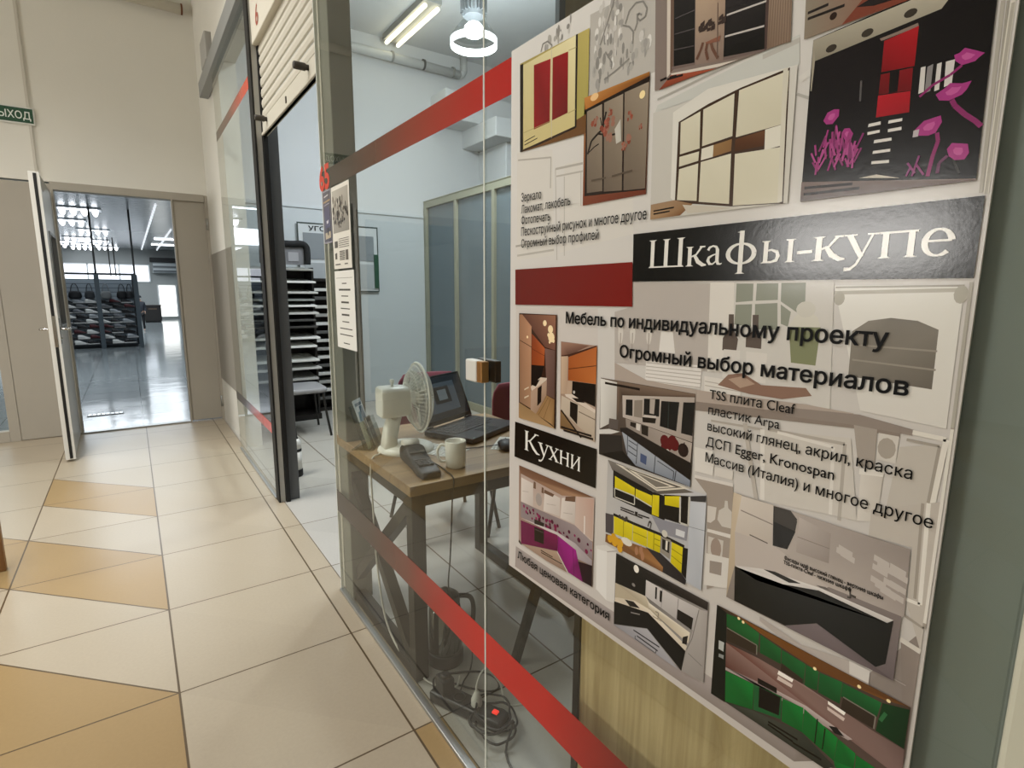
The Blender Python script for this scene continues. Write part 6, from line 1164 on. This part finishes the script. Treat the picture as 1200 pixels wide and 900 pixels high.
# oak desk with front board and a splay-legged chair beyond it
dk = empty('oak_desk', (1.15, .25, 0), 'light oak fronted desk with a dark edge behind the glass under the poster', 'desk')
P_(MB().box(.735, .760, -.40, .797, .02, .735), 'front_board', OAK, dk, .001)
P_(MB().box(.735, 1.50, -.40, .815, .735, .765), 'desk_top', OAK, dk, .002)
P_(MB().box(.730, .764, .797, .815, 0, .735), 'edge_post', BLKM, dk, .001)
P_(MB().box(1.46, 1.50, .78, .815, 0, .735), 'leg', BLKM, dk, .001); P_(MB().box(1.46, 1.50, -.40, -.365, 0, .735), 'leg', BLKM, dk, .001)
P_(MB().box(.735, 1.46, -.40, -.375, .02, .735), 'end_board', OAK, dk, .001)
def office_chair(loc, rz, fab, label, cat='chair', shell=True, splay=.06, seat_h=.45):
    o = empty('office_chair', loc, label, cat, None, rz)
    st = MB(); st.loft([[(x*s, y*s, z) for x, y in rrect(0, 0, .46, .44, .07, 5)] for s, z in ((.94, seat_h-.035), (1, seat_h-.02), (1, seat_h), (.95, seat_h+.012))]); st.build('seat', fab, o)
    bk = MB(); rings = []
    for k in range(9):
        z = seat_h+.10+.33*k/8; w = .42*(1-.10*(k/8)**2)*(1 if k < 7 else (.96 if k == 7 else .82)); yb = .21+.05*k/8
        rings.append([(w/2*c_, yb+(.014*s_)-.035*(c_*c_), z) for c_, s_ in [(math.cos(t), math.sin(t)) for t in [2*math.pi*i/24 for i in range(24)]]])
    bk.loft(rings); bk.build('backrest', fab, o)
    for sx in (-1, 1):
        MB().tube(smooth_path([(sx*.19, -.18, seat_h-.03), (sx*(.19+splay*.3), -.19, .25), (sx*(.19+splay), -.22, .0)], 4), .011, 0, 10).build('leg', BLKM, o)
        MB().tube(smooth_path([(sx*.19, .18, seat_h-.03), (sx*(.19+splay*.3), .20, .25), (sx*(.19+splay), .24, .0)], 4), .011, 0, 10).build('leg', BLKM, o)
    MB().tube([(-.19, -.18, seat_h-.03), (.19, -.18, seat_h-.03), (.19, .18, seat_h-.03), (-.19, .18, seat_h-.03)], .010, 0, 8, True).build('seat_frame', BLKM, o)
    for sx in (-1, 1): MB().tube(smooth_path([(sx*.15, .16, seat_h-.02), (sx*.15, .23, seat_h+.02), (sx*.14, .225, seat_h+.2)], 4), .010, 0, 8).build('back_bracket', BLKM, o)
    return o
RED = mat('burgundy_fabric', '#7d3444', .75, noise=.12, nscale=60); BLKF = mat('black_fabric', '#151517', .8, noise=.15, nscale=60); GREYF = mat('grey_seat', '#8f8f92', .6, noise=.05)
office_chair((1.725, 2.20, 0), math.radians(-6), RED, 'burgundy chair at the right end of the table, right of the laptop', seat_h=.44, splay=.02)
office_chair((1.43, 2.77, 0), math.radians(-4), RED, 'burgundy chair farther back, its top just showing above the laptop screen', seat_h=.445)
# black chair frame half hidden by the poster: square splayed legs
kc = empty('stool', (1.18, 1.26, 0), 'black splay-legged stool between the table and the oak desk, mostly behind the poster', 'stool')
for dx, dy in ((-.11, .16), (.16, .16), (-.11, -.16), (.16, -.16)):
    P_(MB().bar((1.18+dx*.85, 1.26+dy*.72, .44), (1.18+dx*1.15, 1.26+dy*1.5, 0), .032, .022, 0, (0, 1, 0)), 'leg', BLKM, kc)
P_(MB().box(1.06, 1.34, 1.13, 1.39, .425, .455), 'seat_frame', BLKM, kc, .004); P_(MB().box(1.05, 1.35, 1.12, 1.40, .455, .49), 'seat', BLKF, kc, .01)
# tall display board seen above the poster
tb2 = empty('display_board', (2.7, 2.75, 0), 'tall wood-coloured display board with a dark edge seen above the poster', 'display board')
P_(MB().box(2.25, 3.12, 2.735, 2.765, .02, 3.95), 'board', wood_mat('board_wood', '#8d7b5c', '#ab9874', 2, 14), tb2)
P_(MB().box(2.205, 2.25, 2.73, 2.77, 0, 3.97), 'edge_upright', mat('slate_grey', '#4a5154', .5), tb2, .002)
P_(MB().box(2.21, 3.12, 2.62, 2.88, 0, .02), 'foot', DKJAMB, tb2)
# sample stands in the doorway
rk = empty('sample_stand', (1.35, 6.1, 0), 'tall black sample stand holding a stack of boards, seen through the doorway', 'stand')
P_(MB().box(.95, 1.60, 6.28, 6.32, 0, 1.60), 'back_panel', BLKM, rk)
P_(MB().box(.95, .97, 5.93, 6.28, 0, 1.60), 'side_panel', BLKM, rk); P_(MB().box(1.575, 1.595, 5.96, 6.28, 0, 1.60), 'side_panel', BLKM, rk)
P_(MB().box(.95, 1.60, 5.93, 6.28, 0, .06), 'plinth', BLKM, rk)
ORD = ['topmost', 'second', 'third', 'fourth', 'fifth', 'sixth', 'seventh', 'eighth', 'ninth', 'tenth', 'eleventh', 'twelfth', 'thirteenth', 'fourteenth']
bz = [(1.575, '#9a9a94', 'grey'), (1.452, '#e8e8e4', 'white'), (1.345, '#c9c9c4', 'pale grey'), (1.272, '#8f9490', 'grey'), (1.212, '#f0f0ec', 'white'), (1.136, '#cfcfca', 'pale grey'), (1.066, '#4f4f4d', 'dark grey'), (.997, '#454341', 'dark grey'),
      (.882, '#f0f0ec', 'white'), (.795, '#efefe9', 'white'), (.648, '#e6e6e0', 'white'), (.565, '#c9c9c4', 'pale grey'), (.455, '#b5b5b2', 'pale grey')]
for i, (z, c, n_) in enumerate(bz):
    o = MB().hexa([(.975, 5.86, z-.012), (1.57+.03*((i*7) % 3)*.6, 5.86, z-.012), (1.57, 6.26, z+.02), (.975, 6.26, z+.02)], [(.975, 5.86, z+.006), (1.57+.03*((i*7) % 3)*.6, 5.86, z+.006), (1.57, 6.26, z+.038), (.975, 6.26, z+.038)]).build('sample_board', mat('board_'+c[1:], c, .35), None, .002)
    tag(o, '%s sample board lying %s from the top in the black sample stand' % (n_, ORD[i]), 'sample board', 'boards in the black sample stand')
r2 = empty('sample_rack', (1.80, 6.4, 0), 'narrower sample rack standing behind the black stand with striped samples', 'stand')
P_(MB().box(1.63, 1.98, 6.50, 6.53, 0, 1.5), 'back_panel', BLKM, r2); P_(MB().box(1.63, 1.65, 6.30, 6.5, 0, 1.5), 'side_panel', BLKM, r2); P_(MB().box(1.96, 1.98, 6.30, 6.5, 0, 1.5), 'side_panel', BLKM, r2)
P_(MB().box(1.63, 1.98, 6.30, 6.5, 1.47, 1.50), 'top_board', BLKM, r2); P_(MB().box(1.63, 1.98, 6.30, 6.5, 0, .04), 'plinth', BLKM, r2)
c2s = [('#5c5c5a', 'dark grey'), ('#e3e3de', 'white'), ('#a8a8a4', 'grey'), ('#d6d6d0', 'pale')]
for k in range(14):
    z = 1.36-.094*k; c, n_ = c2s[(k*3+1) % 4]
    o = MB().box(1.652, 1.958, 6.27, 6.5, z, z+.032).build('sample_board', mat('board_'+c[1:], c, .35), None, .002)
    tag(o, '%s sample strip lying %s from the top in the narrower rack' % (n_, ORD[k]), 'sample board', 'samples in the narrower rack')
af = empty('padded_arch', (1.38, 5.98, 1.60), 'black padded arch with a grey picture card standing on the sample stand', 'arch')
ar = MB(); path = smooth_path([(1.545, 5.98, 1.632), (1.548, 5.98, 1.76), (1.535, 5.98, 1.815), (1.49, 5.98, 1.835), (1.40, 5.98, 1.83), (1.20, 5.98, 1.83), (1.13, 5.98, 1.80), (1.12, 5.98, 1.632)], 6)
ar.tube(path, [.034]*len(path), 0, 12); P_(ar, 'arch_frame', BLKF, af)
P_(MB().box(1.14, 1.53, 5.985, 5.995, 1.625, 1.81), 'picture_card', mat('card_grey', '#7a7a7e', .5), af); P_(MB().box(1.36, 1.46, 5.98, 5.986, 1.66, 1.75), 'picture_card', mat('card_pale', '#a8a8ac', .5), af)
office_chair((1.26, 5.42, 0), math.radians(88), GREYF, 'black-legged chair with a light grey seat in front of the sample stand')
# information board on the back wall
ib = empty('information_board', (2.07, 6.58, 1.37), 'white information board with grey pockets on the back wall of the office', 'board')
P_(MB().box(1.606, 2.53, 6.555, 6.569, 1.36, 2.12), 'board_panel', mat('board_white', '#d5d9db', .4), ib, .01)
fr_ = MB().box(1.600, 2.536, 6.550, 6.556, 2.108, 2.122).box(1.600, 2.536, 6.550, 6.556, 1.356, 1.368).box(1.600, 1.612, 6.55, 6.556, 1.368, 2.108).box(2.524, 2.536, 6.55, 6.556, 1.368, 2.108)
P_(fr_, 'board_frame', mat('frame_dark', '#39443f', .5), ib)
for k in range(3):
    for j in range(2):
        x0 = 1.66+k*.29; z0 = 1.72-j*.33
        P_(MB().box(x0, x0+.24, 6.548, 6.554, z0, z0+.29), 'pocket', mat('pocket_grey', '#8f959a', .3) if (k+j) % 2 == 0 else mat('pocket_pale', '#b5babd', .3), ib)
P_(MB().box(2.475, 2.53, 6.535, 6.55, 1.40, 1.80), 'side_bracket', mat('green_trim', '#234f39', .4), ib, label='green side strip'); P_(MB().box(1.92, 1.96, 6.535, 6.55, 1.38, 1.72), 'side_bracket', mat('green_trim', '#234f39', .4), ib, label='green side strip')
lt = type_mesh('lettering', 'УГОЛОК', lambda s, t: (1.72+.42*s, 6.549, 2.035+.052*t), mat('board_ink', '#1a1f22', .5), None, weight=.02); lt.parent = ib; lt.matrix_parent_inverse = ib.matrix_basis.inverted()
# small canister behind the corner post
cn = empty('canister', (.905, 4.14, 0), 'slim white canister with black bands on the floor behind the corner post', 'canister')
MB().lathe([(.045, 0), (.05, .006), (.05, .05), (.047, .055)], (0, 0, 0), 24).build('base', BLACK, cn); MB().lathe([(.047, .055), (.047, .19)], (0, 0, 0), 24).build('body', WHP, cn)
MB().lathe([(.048, .19), (.048, .21)], (0, 0, 0), 24).build('band', BLACK, cn); MB().lathe([(.047, .21), (.046, .26), (.03, .285)], (0, 0, 0), 24).build('shoulder', WHP, cn); MB().lathe([(.03, .285), (.022, .30), (.02, .36), (.012, .37)], (0, 0, 0), 20).build('cap', BLACK, cn)
# ------------------------------------------------------------------ the shop hall beyond the open door
BY = 31.0
DAY = mat('daylight_window', '#ffffff', emit='#eef4ff', estr=1.6)
def hall_window(name, x0, x1, z0, z1, nx, st=None):
    w = empty(name, ((x0+x1)/2, BY, z0), None, None); w['kind'] = 'structure'
    f = MB()
    f.box(x0, x1, BY-.05, BY-.01, z0, z0+.04).box(x0, x1, BY-.05, BY-.01, z1-.04, z1)
    for i in range(nx+1):
        xx = x0+(x1-x0)*i/nx; f.box(xx-.03, xx+.03, BY-.05, BY-.01, z0, z1)
    P_(f, 'frame', mat('window_white', '#d9dcdc', .5), w); P_(MB().box(x0, x1, BY-.012, BY-.006, z0, z1), 'pane', st or DAY, w)
hall_window('window_5', -6, .85, 1.72, 2.52, 6); hall_window('window_6', 1.12, 1.85, .10, 1.62, 1, mat('daylight_door', '#ffffff', emit='#fbfbf4', estr=2.2))
# ceiling lamps of the hall
GL = mat('hall_tube_glow', '#ffffff', emit='#f4f8ff', estr=7)
ORDW = ['nearest', 'second nearest', 'third nearest', 'fourth nearest', 'fifth nearest', 'sixth nearest', 'seventh nearest', 'eighth nearest', 'ninth nearest', 'farthest']
protoL = None
spots = [(-.79, 16.36), (-1.2, 19.1), (-.75, 21.8), (-1.34, 25.2), (-.85, 26.2), (-1.9, 27.3), (-1.2, 28.3), (-2.3, 29.2), (-.6, 29.8), (-1.5, 30.2)]
for i, (x, y) in enumerate(spots):
    if protoL is None:
        protoL = empty('ceiling_light', (x, y, 3.2), '', 'lamp', 'tube lamps on the hall ceiling')
        MB().box(-.42, .42, -.30, .30, -.03, .0).build('lamp_frame', mat('lamp_grey', '#c9cdd0', .4), protoL)
        for k in range(4): MB().lathe([(.07, -.24), (.115, -.12), (.115, .12), (.07, .24)], (-.30+.2*k, 0, -.045), 12, axis='y', sy=.5).build('tube', GL, protoL)
        o = protoL
    else: o = copy_thing(protoL, (x, y, 3.2))
    o['label'] = 'four-tube lamp on the slatted hall ceiling, %s to the open door' % ORDW[i]
for x, n_ in ((.63, 'left'), (1.21, 'right')):
    o = MB().box(x-.018, x+.018, 14.4 if x < 1 else 20, 30.6, 3.16, 3.19).build('light_strip', mat('strip_glow', '#ffffff', emit='#f4f8ff', estr=1.3)); tag(o, '%s long thin bright strip along the hall ceiling' % n_, 'light strip')
for k, y in enumerate((24, 27)):
    o = MB().box(.9, 2.6, y, y+.12, 3.16, 3.19).build('light_strip', GL); tag(o, '%s cross strip lamp at the right of the hall ceiling' % ('nearer', 'farther')[k], 'light strip')
# shoe rack
sr = empty('shoe_display', (-.55, 16.4, 0), 'tall dark shoe rack with slatted back wall full of shoes in the hall', 'display rack')
RKM = mat('rack_metal', '#2c3236', .5)
P_(MB().box(-1.75, .10, 17.00, 17.05, .0, 1.62), 'slat_wall', SLATW, sr); P_(MB().box(-1.8, .13, 15.98, 16.03, 1.70, 1.745), 'top_bar', RKM, sr)
for x in (-.60, .14): P_(MB().box(x-.045, x+.045, 15.95, 16.04, 0, 1.72), 'post', mat('post_blue_grey', '#4a555c', .5), sr); P_(MB().box(x-.02, x+.02, 15.98, 16.02, 1.72, 3.2), 'post_rod', BLKM, sr)
for x in (-1.74, .09): P_(MB().box(x-.02, x+.02, 16.98, 17.06, 0, 1.75), 'post', RKM, sr)
for x in (-.33, -.23): P_(MB().box(x-.012, x+.012, 16.6, 16.63, 1.70, 2.6), 'hanger_rod', BLKM, sr)
levels = []
for k in range(9):
    z = .10+.118*k; y = 16.10+.09*k; levels.append((z, y)); P_(MB().box(-1.72, .06, y, y+.14, z-.02, z), 'shelf', RKM, sr)
P_(MB().box(-1.72, .06, 16.4, 16.98, .0, .08), 'plinth', RKM, sr)
# one shoe, then copies along the shelves
def shoe_proto(name, up_c, sole_c):
    o = bpy.data.objects.new(name, None); COL.objects.link(o)
    so = MB(); so.loft([[(x*s, y*s2, z) for x, y, s2 in [(a, b_, 1) for a, b_ in rrect(0, 0, .25, .085, .04, 4)] for s in [1]] for z, s2_ in ((0, 1), (.022, 1))]); so.build('sole', sole_c, o)
    up_ = MB(); rings = []
    for x, w, h in ((-.118, .05, .085), (-.09, .075, .10), (-.03, .075, .095), (.03, .07, .065), (.09, .072, .042), (.118, .04, .028)):
        rings.append([(x, w/2*math.cos(t), .022+max(0, h-.022)*max(0, math.sin(t))) for t in [math.pi*2*i/12 for i in range(12)]])
    up_.loft(rings); up_.build('upper', up_c, o); return o
cols = [('white', '#dfe0dc', '#e3e3df'), ('black', '#141416', '#1d1d1f'), ('grey', '#6d7074', '#9a9a98'), ('dark red', '#4f1a1e', '#1d1618'), ('black and white', '#1a1b1e', '#dcdcd8'), ('silver', '#a3a8ac', '#c4c6c6')]
protos = []
pat = [[0, 1, 0, 4, 1, 0, 4], [2, 1, 0, 3, 0, 1, 5], [1, 4, 3, 0, 3, 4, 1], [4, 2, 1, 3, 3, 2, 1], [1, 2, 4, 0, 0, 4, 5], [2, 0, 1, 5, 4, 2, 1], [0, 4, 2, 0, 0, 5, 1], [5, 0, 2, 4, 2, 1, 3], [3, 1, 5, 0, 1, 3, 4]]
LN = ['lowest', 'second lowest', 'third lowest', 'fourth lowest', 'middle', 'fourth highest', 'third highest', 'second highest', 'highest']
PN = ['leftmost', 'second', 'third', 'fourth', 'fifth', 'sixth', 'rightmost']
first = {}
for k, (z, y) in enumerate(levels):
    for c in range(7):
        ci = pat[k][c]; nm, a, s = cols[ci]; x = -1.50+c*.237+(.06 if k % 2 else 0)
        if x > -.0: x = -.05
        rz = math.radians((k*37+c*53) % 40-20)
        if ci not in first:
            first[ci] = o = shoe_proto('shoe', mat('shoe_'+a[1:], a, .6), mat('sole_'+s[1:], s, .6)); o.location = (x, y+.07, z); o.rotation_euler.z = rz
        else: o = copy_thing(first[ci], (x, y+.07, z), rz)
        tag(o, '%s shoe on the %s shelf of the rack, %s from left' % (nm, LN[k], PN[c]), 'shoe', 'shoes on the hall shoe rack') if c not in (0, 6) else tag(o, '%s shoe at the %s end of the %s rack shelf' % (nm, 'left' if c == 0 else 'right', LN[k]), 'shoe', 'shoes on the hall shoe rack')
# bags hanging above the shoes
BG = [(-1.42, 'black bag hanging at the far left above the shoes', '#141416', .22), (-1.08, 'black bag hanging second from the left above the shoes', '#17181b', .26), (-.80, 'dark grey bag hanging third from the left above the shoes', '#3a3d40', .20), (-.48, 'pale grey bag hanging in the middle above the shoes', '#8a8c8c', .22), (-.16, 'black bag hanging second from the right above the shoes', '#101113', .22), (.0, 'dark bag hanging at the far right above the shoes', '#232426', .18)]
for x, lab, c, w in BG:
    o = empty('bag', (x, 16.93, 1.15), lab, 'bag', 'bags on the slatted wall of the shoe rack'); m_ = mat('bag_'+c[1:], c, .6)
    b_ = MB(); b_.loft([[(a*s, y*.055, z) for a, y in [(w/2*math.cos(t), math.sin(t)) for t in [2*math.pi*i/14 for i in range(14)]]] for s, z in ((.8, .0), (1, .04), (.95, .12), (.7, .18))]); b_.build('bag_body', m_, o)
    MB().tube(smooth_path([(-w*.3, 0, .16), (-w*.2, 0, .30), (0, .02, .36), (w*.2, 0, .30), (w*.3, 0, .16)], 4), .008, 0, 6).build('strap', m_, o)
# low dark counter, ventilation unit
cn2 = empty('counter', (.95, 28.3, 0), 'low dark counter by the bright end of the hall', 'counter')
P_(MB().box(.42, 1.06, 28.0, 28.6, .06, .70), 'body', mat('counter_dark', '#1c1815', .5), cn2, .01); P_(MB().box(.40, 1.08, 27.98, 28.62, .70, .74), 'worktop', mat('counter_top', '#2a2420', .35), cn2, .005); P_(MB().box(.46, 1.02, 28.04, 28.56, 0, .06), 'plinth', BLACK, cn2); P_(MB().box(.60, .90, 27.985, 28.0, .55, .60), 'name_plate', mat('plate_brown', '#5c4a3a', .5), cn2)
av = empty('ventilation_unit', (1.35, 30.7, 2.1), 'grey slatted ventilation unit with a black top on the hall end wall', 'ventilation unit')
P_(MB().box(.98, 2.0, 30.55, 31.0, 2.15, 2.62), 'casing', mat('vent_grey', '#8a9092', .5), av, .01); P_(MB().box(.90, 2.05, 30.5, 31.0, 2.64, 2.84), 'black_top', BLACK, av, .01)
for k in range(4): P_(MB().box(1.0, 1.98, 30.52, 30.56, 2.2+k*.10, 2.245+k*.10), 'slat', mat('vent_slat', '#c4c9ca', .4) if k % 2 else mat('vent_slat_dark', '#4a4f52', .4), av)
# floor vent
fv = empty('floor_grille', (-.33, 7.43, 0), 'narrow metal floor grille just beyond the door threshold', 'grille')
P_(MB().box(-.50, -.17, 7.37, 7.49, .0, .006), 'grille_frame', mat('grille_frame', '#5c6062', .4), fv)
for k in range(8): P_(MB().box(-.49+k*.04, -.46+k*.04, 7.385, 7.475, .006, .009), 'bar', CHROME, fv)
# person standing by the rack
pe = empty('person', (.245, 22.3, 0), 'small figure of a person in a dark jacket and cap standing beyond the shoe rack', 'person')
def skin(name, verts, edges, radii, m_, parent, sub=2):
    me = bpy.data.meshes.new(name); me.from_pydata(verts, edges, []); o = bpy.data.objects.new(name, me); COL.objects.link(o); o.parent = parent
    sk = o.modifiers.new('skin', 'SKIN'); sk.use_smooth_shade = True
    for v, r in zip(me.skin_vertices[0].data, radii): v.radius = (r, r*.8); v.use_root = False
    me.skin_vertices[0].data[0].use_root = True
    sb = o.modifiers.new('sub', 'SUBSURF'); sb.levels = 1; sb.render_levels = sub; me.materials.append(m_); return o
HS = 1.16/1.7
V = [(0, 0, .92), (0, 0, 1.15), (0, .01, 1.38), (0, .01, 1.48), (0, -.01, 1.60), (.09, 0, .86), (.10, -.02, .48), (.10, .02, .09), (.10, -.11, .04), (-.09, 0, .86), (-.11, .03, .48), (-.11, .06, .09), (-.11, -.07, .04),
     (.17, .01, 1.38), (.22, .03, 1.10), (.19, -.10, .92), (.185, -.14, .84), (-.17, .01, 1.38), (-.22, .02, 1.10), (-.20, -.10, .92), (-.195, -.14, .84)]
E = [(0, 1), (1, 2), (2, 3), (3, 4), (0, 5), (5, 6), (6, 7), (7, 8), (0, 9), (9, 10), (10, 11), (11, 12), (2, 13), (13, 14), (14, 15), (15, 16), (2, 17), (17, 18), (18, 19), (19, 20)]
RD = [.15, .15, .15, .06, .095, .09, .065, .045, .04, .09, .065, .045, .04, .07, .05, .038, .03, .07, .05, .038, .03]
skin('body', [(a*HS, b_*HS, c*HS) for a, b_, c in V], E, [r*HS for r in RD], mat('skin_tone', '#a88a78', .6), pe)
skin('jacket', [(a*HS, b_*HS, c*HS) for a, b_, c in [(0, 0, .86), (0, 0, 1.15), (0, .01, 1.38), (0, .01, 1.46), (.17, .01, 1.38), (.225, .03, 1.10), (.195, -.09, .95), (-.17, .01, 1.38), (-.225, .02, 1.10), (-.205, -.09, .95)]],
     [(0, 1), (1, 2), (2, 3), (2, 4), (4, 5), (5, 6), (2, 7), (7, 8), (8, 9)], [r*HS for r in (.19, .18, .175, .075, .085, .066, .052, .085, .066, .052)], mat('jacket_dark', '#2a2e36', .8), pe)
skin('trousers', [(a*HS, b_*HS, c*HS) for a, b_, c in [(0, 0, .92), (.095, 0, .84), (.10, -.02, .48), (.10, .02, .08), (-.095, 0, .84), (-.11, .03, .48), (-.11, .06, .08)]], [(0, 1), (1, 2), (2, 3), (0, 4), (4, 5), (5, 6)], [r*HS for r in (.16, .105, .08, .062, .105, .08, .062)], mat('trousers_black', '#131418', .8), pe)
cp = MB().lathe([(.10, 1.63), (.102, 1.68), (.075, 1.73), (.02, 1.745)], (0, -.01, 0), 18); cp.v = [(a*HS, b_*HS, c*HS) for a, b_, c in cp.v]; cp.box(-.06*HS, .06*HS, -.19*HS, -.08*HS, 1.63*HS, 1.645*HS); cp.build('cap', mat('cap_dark', '#2a2c30', .8), pe)
